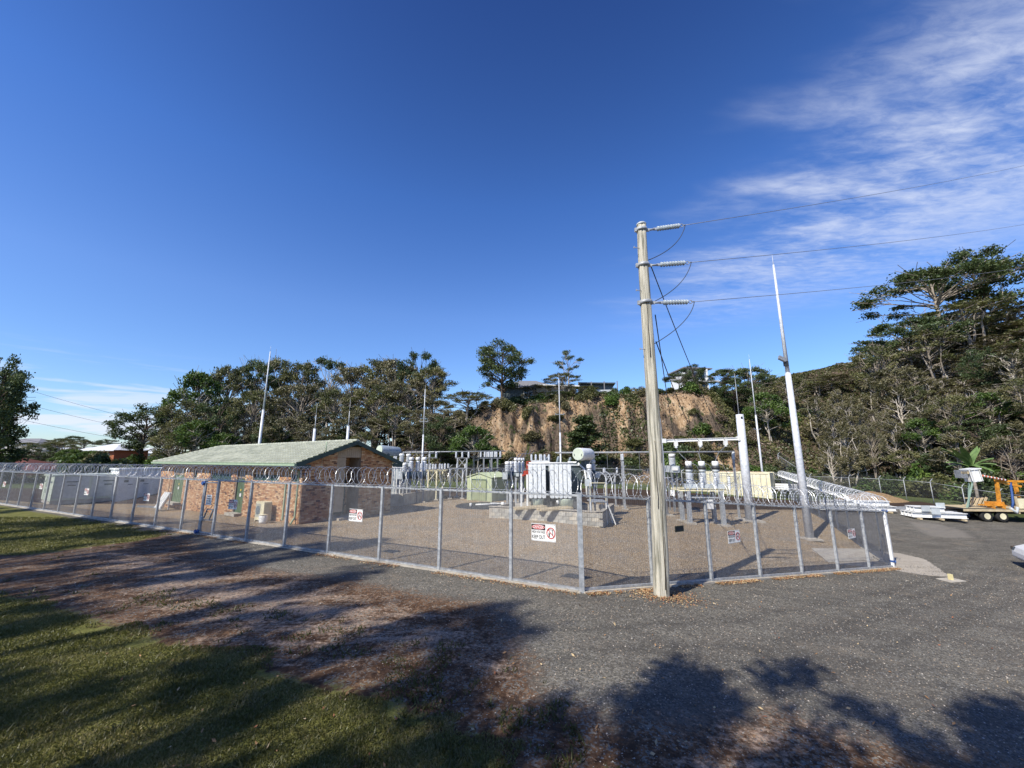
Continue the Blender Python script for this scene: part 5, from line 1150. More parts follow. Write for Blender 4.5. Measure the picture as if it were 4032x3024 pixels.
def rack(name, label, cat, Y, px0, px1, pyb, ins, ins_top, legs, braces=True, legw=.11, r=.085, n=7, group=None, mat=M_PORC, beam=.12, steel=None, depth=0.0, two=False):
    steel = steel or M_GALV; g = Rig(name, label, cat, (px0 + px1) / 2, Y, group); m = MB(); a, b = g.P(px0, pyb), g.P(px1, pyb); m.ibeam(a, b, .12, beam, .02)
    if two: m.ibeam(a + Vector((0, .7, 0)), b + Vector((0, .7, 0)), .12, beam, .02); m.beam(a, a + Vector((0, .7, 0)), .08, .08); m.beam(b, b + Vector((0, .7, 0)), .08, .08)
    m.obj('beam', steel, g.t)
    for q in ins:
        px, dy, tp = (q, 0, ins_top) if not isinstance(q, tuple) else q
        p0 = g.P(px, pyb); p0.y += dy; p0.z += beam / 2; p1 = g.P(px, tp); p1.y += dy; p1.x = p0.x; ribbed(g.t, p0, p1, r, n, mat)
    for q in legs:
        px, dy = q if isinstance(q, tuple) else (q, 0); p = g.P(px, pyb); p.y += dy; z = g.gz(p); m = MB(); m.ibeam((p.x, p.y, z), (p.x, p.y, p.z - beam / 2), legw, legw, .018, up=(0, 1, 0)); m.box((p.x, p.y, z + .03), (.4, .4, .10), mat=1); m.obj('leg', [steel, M_CONC], g.t)
    if braces and len(legs) > 1:
        m = MB()
        for q in (legs[0], legs[-1]):
            px, dy = q if isinstance(q, tuple) else (q, 0); p = g.P(px, pyb); p.y += dy; s_ = 1 if q == legs[0] else -1; m.beam((p.x, p.y, p.z - .9), (p.x + s_ * .7, p.y, p.z - .07), .06, .05)
        m.obj('brace', steel, g.t)
    return g
# landing gantry with two steel poles and a beam
gt = thing('landing_gantry', 'white beam carried between two round steel poles right of the timber pole', 'gantry', (GA.x, GA.y, GA.z))
tA = at(2594, 1648, GA.y); tB = at(2912, 1632, GB.y)
m = MB(); m.tube([(0, 0, 0), (tA.x - GA.x, 0, tA.z - GA.z)], .15, 14, r2=.12); m.obj('pole', M_MAST, gt, 'left gantry pole, partly behind the timber pole')
m = MB(); q = GB - GA; m.tube([q, (tB.x - GA.x, q.y, tB.z - GA.z)], .30, 16, r2=.25); m.box((tB.x - GA.x - .02, q.y - .25, tB.z - GA.z - .25), (.12, .05, .14), mat=1); m.obj('pole', [M_MAST, M_BLACKST], gt, 'thick right gantry pole')
m = MB(); m.tube([(tB.x - GA.x - .05, q.y, tB.z - GA.z), (tB.x - GA.x - .05, q.y, at(2904, 1470, GB.y).z - GA.z)], .035, 8, r2=.012); m.obj('spike', M_GALV, gt)
m = MB(); m.box((0, 0, .03), (.8, .8, .1)); m.obj('footing', M_CONC, gt); m = MB(); m.box((q.x, q.y, q.z + .03), (1.3, 1.3, .12)); m.obj('footing', M_CONC, gt)
ba = at(2612, 1736, GA.y) - GA; bb = at(2912, 1727, GB.y) - GA; m = MB(); m.ibeam(ba, bb, .16, .20, .03); m.box(ba, (.3, .3, .3)); m.box(bb, (.3, .4, .3)); m.obj('beam', M_WHITE, gt)
def tb(px):
    lo, hi = 0., 1.
    for _ in range(30):
        t = (lo + hi) / 2; p = ba.lerp(bb, t) + GA; d = p.y * cT + (p.z - EYE) * sT; x = 2016 + F_PX * p.x / d
        if x < px: lo = t
        else: hi = t
    return ba.lerp(bb, lo)
drops = []
for k, px in enumerate((2658, 2753, 2852)):
    p = tb(px); m = MB(); m.box(p + Vector((0, -.1, -.2)), (.22, .2, .42)); m.lathe([(.05, 0), (.13, .05), (.05, .1), (.13, .15), (.05, .2)], p + Vector((0, -.12, -.55)), n=10, mat=1); m.obj('hanger', [M_WHITE, M_PORC], gt); drops.append(p + GA)
# voltage transformers on a steel frame under the gantry
FA, FB = ground_at(2712, 2062), ground_at(2838, 2070)
for nm, mm in (('x', 0),):
    YF = (FA.y + FB.y) / 2
    g = Rig('equipment_frame', 'galvanised steel frame carrying the three voltage transformers', 'frame', 2770, YF); m = MB()
    a, b = g.P(2672, 1928), g.P(2862, 1930); D2 = Vector((0, 1.1, 0))
    for o_ in (Vector((0, 0, 0)), D2): m.ibeam(a + o_, b + o_, .14, .16, .02)
    for t_ in (0, .25, .5, .75, 1): m.beam(a.lerp(b, t_), a.lerp(b, t_) + D2, .10, .10)
    m.obj('top_frame', M_CREAM, g.t)
    for px in (2708, 2838):
        for dy in (0, 1.1): p = g.P(px, 1932); p.y += dy; z = g.gz(p); m = MB(); m.ibeam((p.x, p.y, z), p, .22, .22, .02, up=(0, 1, 0)); m.box((p.x, p.y, z + .03), (.6, .5, .12), mat=1); m.obj('leg', [M_GALV, M_CONC], g.t)
    m = MB(); a2, b2 = g.P(2715, 1958), g.P(2838, 1960); m.beam(a2, b2, .08, .08); m.beam(a2 + D2, b2 + D2, .08, .08); m.box(a2.lerp(b2, .45) + Vector((0, .5, -.12)), (1.3, .5, .28), mat=1); m.obj('lower_beam', [M_GALV, M_BLACKST], g.t)
    m = MB(); p = g.P(2795, 1985); m.box(p, (.32, .25, .55)); m.obj('junction_box', M_WHITE, g.t)
    g3 = g
for k, (px, lab) in enumerate(((2719, 'left'), (2771, 'middle'), (2825, 'right'))):
    v = Rig('voltage_transformer', f'tall ribbed voltage transformer with a dark collar and white cap, {lab} of three', 'transformer', px, YF + .5, 'voltage transformers on the frame', z=0)
    c = v.P(px, 1925); x = c.x; z0 = c.z; Z = lambda py: v.P(px, py).z
    m = MB(); m.box((x, 0, (Z(1925) + Z(1905)) / 2), (.62, .55, Z(1905) - Z(1925))); m.obj('base_tank', M_GREYP, v.t)
    ribbed(v.t, (x, 0, Z(1906)), (x, 0, Z(1856)), .24, 9, M_PORC, cap=False)
    m = MB(); h0, h1, h2, h3 = Z(1858), Z(1848), Z(1840), Z(1819); m.lathe([(.20, 0), (.22, h1 - h0)], (x, 0, h0), n=14, mat=1); m.lathe([(.24, 0), (.25, h2 - h1 + .05)], (x, 0, h1), n=14, mat=0); m.lathe([(.17, 0), (.20, .12), (.20, h3 - h2 - .05), (.17, h3 - h2)], (x, 0, h2 + .05), n=14, mat=2); m.obj('head', [M_BLACKST, M_GREYP, M_WHITE], v.t)
    ribbed(v.t, (x + .62, -.3, Z(1925)), (x + .62, -.3, Z(1873)), .10, 8, M_PORC, name='surge_arrester')
    m = MB(); q = drops[k] - v.o; e = Vector((x, 0, h3)); pts = [q + Vector((0, -.1, -.5)), q.lerp(e, .5) + Vector((-.12, 0, -.2)), e]; m.tube(pts, .02, 6); m.tube([e, (x + .4, -.2, h3 - .2), (x + .62, -.3, Z(1872))], .015, 5); m.obj('lead', M_ALU, v.t)
# breaker column group left of it
g = Rig('circuit_breaker', 'breaker with three big ribbed columns on thin legs by the left gantry pole', 'circuit breaker', 2662, 31.5)
for k, (px, dy, tp) in enumerate(((2648, 0, 1787), (2658, .5, 1790), (2667, 1.0, 1794))):
    p = g.P(px, 1835); ribbed(g.t, (p.x, dy, p.z), (p.x, dy, g.P(px, tp + 12).z), .24, 9, M_PORC, cap=False); m = MB(); zt = g.P(px, tp + 12).z; m.lathe([(.25, 0), (.25, .2), (.2, .24)], (p.x, dy, zt), n=14); m.obj('cap', M_WHITE, g.t)
p = g.P(2656, 1847); m = MB(); m.box((p.x, .5, p.z), (.62, 1.6, .5)); m.box((p.x - .1, -.34, p.z + .02), (.4, .1, .22), mat=1); m.obj('mechanism_box', [M_GREYP, M_WHITE], g.t)
for px, dy in ((2644, 0), (2664, 0), (2650, 1.1), (2670, 1.1)): p = g.P(px, 1860); m = MB(); m.beam((p.x, dy, g.gz(p)), (p.x, dy, p.z + .1), .09, .09); m.obj('leg', M_GALVD, g.t)
m = MB(); p = g.P(2646, 1940); m.box((p.x, -.1, p.z), (.28, .2, .42)); m.obj('control_box', M_WHITE, g.t)
g = Rig('bus_post', 'inclined-looking steel post with one ribbed insulator left of the thick gantry pole', 'bus support', 2897, 29.5); p = g.P(2888, 1811); ribbed(g.t, p, g.P(2888, 1778), .13, 8, M_PORC); m = MB(); m.beam((p.x, 0, g.gz(p)), (p.x, 0, p.z), .16, .10); m.box((p.x, 0, g.gz(p) + .04), (.45, .45, .1), mat=1); m.obj('leg', [M_GALV, M_CONC], g.t)
g = Rig('bus_post', 'pair of steel posts topped by three ribbed insulators, left of the timber pole', 'bus support', 2462, 31)
for px, dy, leg in ((2452, 0, 1), (2463, .9, 0), (2473, 1.8, 1)):
    p = g.P(px, 1813); p.y = dy; ribbed(g.t, p, Vector((p.x, dy, g.P(px, 1785).z)), .11, 8, M_PORC)
    if leg: m = MB(); m.beam((p.x, dy, g.gz(p)), (p.x, dy, p.z - .05), .15, .12); m.box((p.x, dy, g.gz(p) + .03), (.4, .4, .1), mat=1); m.obj('leg', [M_GALV, M_CONC], g.t)
p0 = g.P(2452, 1813); p1 = g.P(2473, 1813); m = MB(); m.beam((p0.x, 0, p0.z - .04), (p1.x, 1.8, p1.z - .04), .1, .08); m.obj('crosshead', M_GALV, g.t)
rack('insulator_rack', 'low rack with three post insulators grouped in its middle and one at its end', 'bus support', 33, 2345, 2432, 1865, [(2378, 0, 1842), (2385, .5, 1842), (2392, 1, 1842), (2430, 0, 1840)], 1842, [2385, 2419], r=.10)
# breaker right of the transformer
def breaker(px, Y, ycap, yins, ybox, ybot, label, r=.17, box=(.5, .5), bx=-.3, group='single-pole breakers', ins2=None, mat=M_PORC, tankmat=M_TANKD):
    g = Rig('current_transformer', label, 'breaker', px, Y, group); z = lambda py: g.P(px, py).z; x = g.P(px, yins).x
    m = MB(); m.lathe([(r * .8, 0), (r * .95, .04), (r * .95, z(ycap) - z(yins) - .06), (r * .7, z(ycap) - z(yins))], (x, 0, z(yins)), n=14); m.obj('cap', M_WHITE, g.t)
    ribbed(g.t, (x, 0, z(ybox)), (x, 0, z(yins) + .02), r, 9, mat, cap=False)
    m = MB(); m.lathe([(r * 1.05, z(ybot) - z(ybox)), (r * 1.05, 0)], (x, 0, z(ybox)), n=14); m.obj('tank', tankmat, g.t)
    m = MB(); m.box((x + bx, -.15, (z(ybox) + z(ybot)) / 2), (box[0], .3, (z(ybox) - z(ybot)) * box[1] * 1.8)); m.obj('control_box', M_GREYP, g.t)
    p = Vector((x, 0, 0)); zg = g.gz(p); m = MB(); m.beam((x, 0, zg), (x, 0, z(ybot)), .13, .13); m.box((x, 0, zg + .03), (.42, .42, .1), mat=1); m.obj('leg', [M_GALV, M_CONC], g.t)
    zt_ = z(ycap); m = MB(); m.tube([(x, 0, zt_ - .03), (x + .25, .5, zt_ + .28), (x + .7, 1.6, zt_ + .30), (x + .9, 2.6, zt_ + .55)], .018, 5); m.obj('lead', M_ALU, g.t)
    m = MB(); m.tube([(x + bx, -.16, z(ybot)), (x + bx * .5, -.16, z(ybot) - .35), (x + .05, -.08, z(ybot) - .8), (x + .07, -.08, zg)], .025, 5); m.obj('conduit', M_GALVD, g.t); return g
breaker(2320, 24.5, 1828, 1845, 1885, 1915, 'breaker pole with a ribbed blue-grey column and box just right of the big transformer', .17, (.36, .5), -.12)
breaker(2336, 26.5, 1810, 1824, 1852, 1885, 'breaker pole with a tall white cap, behind the one beside the big transformer', .15, (.3, .4), .2)
for px, lab in ((1998, 'left'), (2014, 'middle'), (2028, 'right')):
    breaker(px, 29 + (px - 1998) * .04, 1817, 1829, 1858, 1888, f'bulging white-capped breaker pole between shed and big transformer, {lab} of three', .20, (.34, .5), -.16)
for px, lab in ((2031, 'left'), (2045, 'middle'), (2059, 'right')):
    breaker(px, 27 + (px - 2031) * .03, 1803, 1814, 1862, 1876, f'tall slim white-capped column next to the radiators, {lab} of three', .13, (.2, .5), .1)
for px, lab in ((1593, 'first'), (1620, 'second'), (1646, 'third'), (1672, 'fourth')):
    breaker(px, 31 + (px - 1593) * .015, 1800 if px > 1600 else 1822, 1812 if px > 1600 else 1834, 1858, 1884, f'breaker pole with grey box right of the brick gable, {lab} from the left', .19, (.42, .6), -.28)
for px, yc, lab in ((1582, 1786, 'left, orange-tinted'), (1609, 1787, 'right, blue-tinted')):
    breaker(px, 34, yc, yc + 10, 1820, 1840, f'taller insulator column behind the breaker poles by the gable, {lab}', .22, (.3, .4), .2)
m = MB(); g = Rig('beam_stand', 'white horizontal beam on thin legs close to the gable end', 'stand', 1560, 32); a, b = g.P(1540, 1839), g.P(1592, 1840); m.beam(a, b, .14, .14); m.obj('beam', M_WHITE, g.t)
for px in (1543, 1554, 1564, 1578): p = g.P(px, 1840); m = MB(); m.beam((p.x, 0, g.gz(p)), (p.x, 0, p.z), .07, .07); m.obj('leg', M_WHITE, g.t)
m = MB(); p = g.P(1572, 1830); m.box(p, (.5, .3, .18)); m.obj('terminal_box', M_GREYP, g.t)
rack('insulator_rack', 'rack of nine white post insulators on a long beam behind the breaker poles', 'bus support', 34, 1655, 1757, 1852, [(1657, 0, 1824), (1680, 0, 1826), (1694, 0, 1824), (1705, 0, 1826), (1715, 0, 1826), (1731, 0, 1824), (1741, 0, 1826), (1752, 0, 1824), (1668, .6, 1826)], 1825, [(1687, 0), (1720, 0), (1738, .7)], r=.10, steel=M_CREAM, two=True)
rack('bus_support', 'open steel portal with three high insulators beside the thin pole', 'bus support', 36, 1660, 1722, 1803, [1664, 1691, 1717], 1779, [1690], braces=False, legw=.07, beam=.05, r=.10)
rack('bus_support', 'tall bright steel post pair with three high insulators left of the green shed', 'bus support', 36, 1793, 1848, 1803, [1796, 1820, 1845], 1779, [1802, 1838], legw=.13, beam=.05, r=.10)
rack('insulator_rack', 'braced frame with three insulators between the breaker poles and the green shed', 'bus support', 35, 1763, 1834, 1845, [1765, 1800, 1832], 1825, [1774, 1822], r=.10, beam=.09)
rack('bus_platform', 'high platform crowded with nine white insulators above the green shed', 'bus support', 38, 1891, 1972, 1803, [(1893, 0, 1776), (1909, 0, 1777), (1917, .6, 1778), (1925, 0, 1775), (1932, .6, 1777), (1939, 0, 1777), (1948, .6, 1775), (1955, 0, 1777), (1970, 0, 1776)], 1777, [(1905, 0), (1928, .8), (1936, 0), (1959, 0)], braces=False, legw=.14, two=True, steel=M_GALVD, r=.11)
# tubular busbars along the back
for k, (a_, b_, dy) in enumerate((((1560, 1781), (1990, 1776), 0), ((1560, 1783), (1890, 1777), .9), ((2185, 1782), (2892, 1778), 0), ((2190, 1784), (2892, 1780), .9))):
    a = at(a_[0], a_[1], 35.5 + dy if k < 2 else 31.5 + dy); b = at(b_[0], b_[1], 37 + dy if k < 2 else 30 + dy)
    bs = thing('busbar', ('front tubular busbar on the left half of the yard', 'rear tubular busbar on the left half of the yard', 'front tubular busbar passing behind the timber pole', 'rear tubular busbar passing behind the timber pole')[k], 'busbar', a); m = MB(); m.tube([Vector((0, 0, 0)), b - a], .045, 8); m.obj('tube', M_GALV, bs)
    if k == 2:
        for t in (.12, .22, .3, .48): q = (b - a) * t; m = MB(); m.beam(q, q + Vector((0, 0, -1.3)), .02, .02); m.obj('dropper', M_ALU, bs)
# ------------------------------------------------------------------ main transformer
TY = 24.6; g = Rig('power_transformer', 'large transformer with white radiator banks and an end-on oil drum on top', 'transformer', 2170, TY, z=0.0)
X = lambda px: g.P(px, 1900).x; Z = lambda py: g.P(2170, py).z
zt, zb = Z(1828), Z(1962)
k = 0
for (p0, n_) in ((2083, 4), (2167, 5)):
    for i in range(n_):
        x0 = X(p0 + i * 17.0); w_ = .225; m = MB()
        m.prism([(x0, zb + .05), (x0 + .05, zb), (x0 + w_ - .05, zb), (x0 + w_, zb + .05), (x0 + w_, zt - .05), (x0 + w_ - .05, zt), (x0 + .05, zt), (x0, zt - .05)], 0, .05)
        for q in range(1, 9): m.box((x0 + w_ / 2, .05 + q * .11, (zt + zb) / 2), (w_, .03, zt - zb - .04))
        m.tube([(x0 + w_ / 2, -.01, zt - .13), (x0 + w_ / 2, 1.2, zt - .13)], .045, 8); m.tube([(x0 + w_ / 2, .02, zb + .12), (x0 + w_ / 2, 1.2, zb + .12)], .04, 8)
        m.obj('radiator_panel', M_RADI, g.t)
x0, x1 = X(2083), X(2262); m = MB(); m.box(((x0 + x1) / 2 + .35, 2.0, (Z(1832) + .55) / 2), (x1 - x0 + .55, 1.7, Z(1832) - .45)); m.box(((x0 + x1) / 2 + .35, 2.0, Z(1832)), (x1 - x0 + .75, 1.9, .07), mat=1)
for i in range(6): m.box((x1 + .635, 1.3 + i * .28, 1.6), (.03, .05, 2.0))
m.obj('tank', [M_TANKD, M_RADI], g.t)
m = MB(); m.tube([(x0, .1, zt + .07), (x1, .1, zt + .07)], .05, 8); m.tube([(x1 - .2, 1.3, zt + .1), (x1 + .4, 1.2, zt + .1), (x1 + .75, .7, zt - .3), (x1 + .8, .5, zt - .9), (x1 + .8, .4, zb)], .06, 8); m.obj('pipework', M_WHITE, g.t)
c = g.P(2278, 1788); ax = Vector((.57, .82, 0)); r_ = .385; m = MB(); m.lathe([(r_ * .97, 0), (r_, .03), (r_, 1.62), (r_ * .93, 1.72), (r_ * .6, 1.80)], (c.x, .2, c.z), ax, 26); con = m.obj('oil_conservator', M_RADI, g.t)
m = MB(); m.lathe([(r_ * .93, -.015), (r_ * .95, 0)], (c.x, .2, c.z), ax, 26); m.obj('end_plate', M_PGREEN, con)
m = MB()
for s_ in (-1, 1): q = Vector((c.x, .2, c.z - .04)) + Vector((.82, -.57, 0)) * s_ * .24 - ax * .03; m.box(q, (.03, .03, .12))
m.obj('plate_lug', M_TANKD, con)
m = MB(); m.beam((c.x + .55, 1.0, c.z - .35), (c.x + .55, 1.0, zt - .6), .5, .12); m.beam((c.x + .25, .7, c.z - .3), (c.x - .1, .7, zt), .10, .10); m.beam((c.x + 1.05, 1.5, c.z - .3), (c.x + .5, 1.5, zt - .9), .12, .12); m.box((c.x + .55, .95, c.z - .65), (.5, .1, .5)); m.obj('drum_bracket', M_TANKD, g.t)
for (p0, p1, yy) in ((2098, 2140, 1966), (2202, 2258, 1968)):
    a, b = X(p0), X(p1); w_ = b - a; m = MB(); hh = .5; prof = [(w_ * .56, 0), (w_ * .54, -.05), (w_ * .44, -hh), (w_ * .40, -hh)]; m.lathe(prof, ((a + b) / 2, .45, zb - .06), n=22); m.obj('cooling_fan', M_PGREEN, g.t)
m = MB(); m.tube([(X(2192), -.05, zb - .12), (X(2196), -.05, zb - .32)], .07, 8); m.obj('sight_glass', M_WHITE, g.t)
# low-voltage bushings row on a rail
m = MB(); a, b = g.P(2096, 1816), g.P(2173, 1817); a.y = b.y = 1.6; m.beam(a, b, .12, .10)
for q in (0, .5, 1): p = a.lerp(b, q); m.beam(p, (p.x, 1.6, Z(1832)), .07, .07)
m.obj('bushing_rail', M_WHITE, g.t)
for px in (2098, 2116, 2134, 2139, 2153, 2171): p = g.P(px, 1814); ribbed(g.t, (p.x, 1.6, p.z), (p.x, 1.6, g.P(px, 1787).z), .085, 7, M_PORC, name='bushing')
for px, tp in ((2160, 1797), (2206, 1796), (2257, 1800)): p = g.P(px, 1826); q = g.P(px + 8, tp); ribbed(g.t, (p.x, 1.9, p.z), (q.x, 1.9, q.z), .10, 8, M_PORCG, name='bushing')
m = MB(); m.tube([(X(2076), .9, Z(1818)), (X(2095), .9, Z(1818))], .03, 6); m.tube([(X(2076), .9, Z(1818)), (X(2076), .9, Z(1860))], .03, 6); m.tube([(X(2082), 1.1, Z(1822)), (X(2082), 1.1, Z(1925))], .03, 6); m.box((X(2073), .9, Z(1864)), (.30, .25, .26)); m.box((X(2068), .95, Z(1874)), (.5, .2, .10)); m.obj('red_pipework', M_RED, g.t)
m = MB()
for px in (2053, 2077): x_ = X(px); m.beam((x_, .6, Z(1870)), (x_, .6, .25), .11, .11)
m.beam((X(2053), .6, Z(1960)), (X(2066), .6, Z(1925)), .06, .06); m.obj('cable_support', M_WHITE, g.t)
m = MB()
for px in (2085, 2180, 2190, 2270): m.box((X(px), 1.2, .42), (.3, .5, .6))
m.box((X(2180), 2.0, .32), (4.6, 1.6, .35)); m.obj('plinth', M_CONC, g.t)
# bund of concrete blocks round it
bA, bB = ground_at(1925, 2038), ground_at(2376, 2079); bdv = Vector((bB.x - bA.x, bB.y - bA.y, 0)); bL = bdv.length; ba_ = math.atan2(bdv.y, bdv.x)
bund = thing('bund_wall', 'low wall of grey concrete blocks round the big transformer', 'wall', (bA.x, bA.y, min(bA.z, bB.z)), ba_)
zoff = bA.z - min(bA.z, bB.z); BLK = []
for m_ in (M_BLOCK, M_BLOCKP):
    q = MB(); q.box((0, 0, 0), (.385, .19, .188)); q.box((0, -.004, 0), (.36, .19, .165)); BLK.append(q.mesh('block', m_))
q = MB(); q.box((bL / 2, .1, .30), (bL, .15, .84)); R_ = 4.1; q.box((bL - .1, R_ / 2, .30), (.15, R_, .84)); q.box((bL / 2, R_, .3), (bL, .15, .84)); q.box((.1, R_ / 2, .3), (.15, R_, .84)); q.obj('core', M_CONC, bund)
for r_ in range(4):
    for i in range(int(bL / .395)):
        x = .2 + i * .395 + (.197 if r_ % 2 else 0)
        if x > bL - .1: continue
        link('block', BLK[1 if r_ < 1 or brnd.random() < .12 else 0], bund, loc=(x, .1, .0 + r_ * .198 - .02))
    for i in range(int(R_ / .395)):
        o = link('block', BLK[0], bund, loc=(bL - .1, .3 + i * .395 - (.197 if r_ % 2 else 0), r_ * .198 - .02)); o.rotation_euler = (0, 0, PI / 2)
q = MB(); q.box((bL / 2, .1, .80), (bL + .04, .24, .03)); q.box((bL - .1, R_ / 2 + .1, .80), (.24, R_, .03)); q.obj('capping', M_CONC, bund)
m = MB(); m.box((bL / 2, R_ / 2, .30), (bL - .3, R_ - .3, .04)); m.obj('bund_floor', M_CONC, bund)
for k_, (pa, lab) in enumerate(((2068, 'left'), (2165, 'right'))):
    p = at(pa + 30, 2012, bA.y - 1.0); t_ = thing('timber_beams', f'pale timber sleepers lying across the block wall below the radiators, {lab} pair', 'timber', (p.x - .1, 22.9 - k_ * .5, .62), .35)
    for j in range(2): m = MB(); m.box((0, j * .45, .04), (1.9, .25, .09), ry=-.03); m.obj('sleeper', M_TIMBER, t_)
# small steel access platform
g = Rig('access_platform', 'low steel platform with ladder legs right of the big transformer', 'platform', 2360, 22.6); m = MB(); a, b = g.P(2325, 1975), g.P(2388, 1977); zf = a.z; m.box(((a.x + b.x) / 2, .5, zf), (b.x - a.x, 1.1, .06)); m.obj('deck', M_GALV, g.t)
for px, dy in ((2325, 0), (2340, 1.0), (2386, 0), (2386, 1.0)): p = g.P(px, 1978); m = MB(); m.beam((p.x, dy, g.gz(p)), (p.x, dy, zf), .05, .05); m.obj('leg', M_WHITE, g.t)
m = MB(); p = g.P(2390, 1980); m.beam((p.x, .1, zf), (p.x + .45, .1, g.gz(p)), .06, .06); m.beam((p.x, .7, zf), (p.x + .45, .7, g.gz(p)), .06, .06)
for i in range(4): m.beam((p.x + .09 * i + .05, .1, zf - .17 * (i + 1)), (p.x + .09 * i + .05, .7, zf - .17 * (i + 1)), .04, .03)
m.obj('steps', M_WHITE, g.t)
m = MB()
for px, dy in ((2325, 0), (2386, 0)): p = g.P(px, 1978); m.beam((p.x, dy, zf), (p.x, dy, zf + 1.0), .035, .035)
m.beam((a.x, 0, zf + 1.0), (b.x, 0, zf + 1.0), .035, .035); m.obj('handrail', M_CREAM, g.t)
# second transformer, mostly hidden by the gable
g = Rig('power_transformer', 'second transformer half hidden behind the gable, its grey oil drum above the roof slope', 'transformer', 1540, 34, z=-.1)
c = g.P(1496, 1772); c2 = g.P(1566, 1779, 1.6); ax = (Vector(c2) - Vector(c)); Lc = ax.length; r_ = .42; m = MB(); m.lathe([(r_ * .8, -.06), (r_ * .97, 0), (r_, .04), (r_, Lc), (r_ * .9, Lc + .1), (r_ * .5, Lc + .16)], c, ax, 22); co_ = m.obj('oil_conservator', M_PORCG, g.t)
m = MB(); m.lathe([(r_ * .93, -.08), (r_ * .95, -.05)], c, ax, 22); m.obj('end_plate', M_PGREEN, co_); m = MB(); m.tube([c + ax * .45, c + ax * .45 + Vector((0, 0, .6))], .03, 6); m.obj('filler', M_PORCG, co_)
m = MB(); p = g.P(1520, 1850); m.box((p.x, 1.6, 1.4), (3.0, 1.8, 2.4)); m.obj('tank', M_PORCG, g.t); m = MB(); m.beam(c + Vector((.6, .4, -.3)), c + Vector((.6, .6, -1.6)), .2, .2); m.beam(c + ax + Vector((-.2, 0, -.3)), c + ax + Vector((-.2, 0, -1.6)), .15, .15); m.obj('bracket', M_TANKD, g.t)
for px in (1553, 1560): p = g.P(px, 1812); ribbed(g.t, p, g.P(px, 1796), .09, 5, M_PORC, name='bushing')
p = g.P(1537, 1880); m = MB(); m.box((p.x, 0, p.z), (.5, .4, 1.0)); m.box((p.x - .05, -.22, p.z - .15), (.3, .04, .5), mat=1); m.obj('marshalling_box', [M_GREYP, M_PGREEN], g.t)
m = MB(); a, b = g.P(1530, 1958), g.P(1572, 1962)
for pp in (a, b): m.beam((pp.x, -1, g.gz(pp)), (pp.x, -1, 1.15), .05, .05); m.beam((pp.x + .3, -1, g.gz(pp)), (pp.x, -1, .9), .05, .05)
m.beam((a.x, -1, 1.1), (b.x, -1, 1.1), .05, .05); m.beam((a.x, -1, .75), (b.x, -1, .75), .05, .05); m.obj('handrail', M_WHITE, g.t)
w1, w2, w3 = ground_at(1535, 1998), ground_at(1580, 1990), ground_at(1745, 1955)
bw2 = thing('bund_wall', 'grey block wall with a pale end pier round the second transformer, beside the gable', 'wall', (w2.x, w2.y, w2.z)); m = MB(); m.beam((.1, 0, .38), (w3.x - w2.x, w3.y - w2.y, .38), .2, .85); m.beam((-.1, .1, .38), (w1.x - w2.x - .8, w1.y - w2.y + .4, .38), .2, .85); m.obj('core', M_CONC, bw2)
dv = Vector((w3.x - w2.x, w3.y - w2.y, 0)); nb = int(dv.length / .395); dv.normalize(); pn = Vector((dv.y, -dv.x, 0)) * .018
for r_ in range(4):
    for i in range(nb - 1): o = link('block', BLK[0], bw2, loc=dv * (.3 + i * .395 + (.197 if r_ % 2 else 0)) + pn + Vector((0, 0, .08 + r_ * .198))); o.rotation_euler = (0, 0, math.atan2(dv.y, dv.x))
m = MB(); m.prism([(-.22, -.05), (.16, -.05), (.12, .25), (.11, .86), (-.10, .86), (-.12, .25)], -.12, .12); m.obj('end_pier', M_CONC, bw2)
# ------------------------------------------------------------------ green shed
sA, sB = ground_at(1838, 1969), ground_at(1936, 1976); fa = sB - sA; fa.z = 0; sw = fa.length; sa_ = math.atan2(fa.y, fa.x)
sh = thing('garden_shed', 'small pale green metal shed with a louvred door and a low gable roof', 'shed', (sA.x, sA.y, min(sA.z, sB.z)), sa_); eh = at(1838, 1876, sA.y).z - sA.z; ph = eh + .34; sdp = 2.7
m = MB(); m.prism([(0, 0), (sw, 0), (sw, eh), (sw / 2, ph - .06), (0, eh)], 0, sdp)
for i in range(15): x = .08 + i * (sw - .16) / 14; m.box((x, -.008, (eh - .05) / 2), (.035, .02, eh - .1))
for i in range(16): y = .1 + i * (sdp - .2) / 15; m.box((sw + .008, y, (eh - .05) / 2), (.02, .05, eh - .1))
m.obj('wall', M_SHED, sh)
m = MB(); ov = .09
m.add([(-ov, -ov, eh - .03), (sw / 2, -ov, ph), (sw + ov, -ov, eh - .03), (-ov, sdp + ov, eh - .03), (sw / 2, sdp + ov, ph), (sw + ov, sdp + ov, eh - .03)], [(0, 1, 4, 3), (1, 2, 5, 4)]); m.add([(-ov, -ov, eh - .08), (sw / 2, -ov, ph - .05), (sw + ov, -ov, eh - .08), (-ov, sdp + ov, eh - .08), (sw / 2, sdp + ov, ph - .05), (sw + ov, sdp + ov, eh - .08)], [(0, 3, 4, 1), (1, 4, 5, 2)])
m.add([(-ov, -ov, eh - .08), (sw / 2, -ov, ph - .05), (sw + ov, -ov, eh - .08), (sw + ov, -ov, eh - .03), (sw / 2, -ov, ph), (-ov, -ov, eh - .03)], [(0, 1, 4, 5), (1, 2, 3, 4)])
for i in range(9): y = i * sdp / 8; m.beam((-ov, y, eh - .02), (sw / 2, y, ph + .01), .03, .02); m.beam((sw / 2, y, ph + .01), (sw + ov, y, eh - .02), .03, .02)
m.obj('roof', M_SHED, sh)
m = MB(); m.box((sw * .5, -.012, eh * .44), (sw * .56, .03, eh * .84))
for i in range(19): m.box((sw * .5, -.035, .10 + i * eh * .8 / 18), (sw * .52, .025, .035), rx=.5)
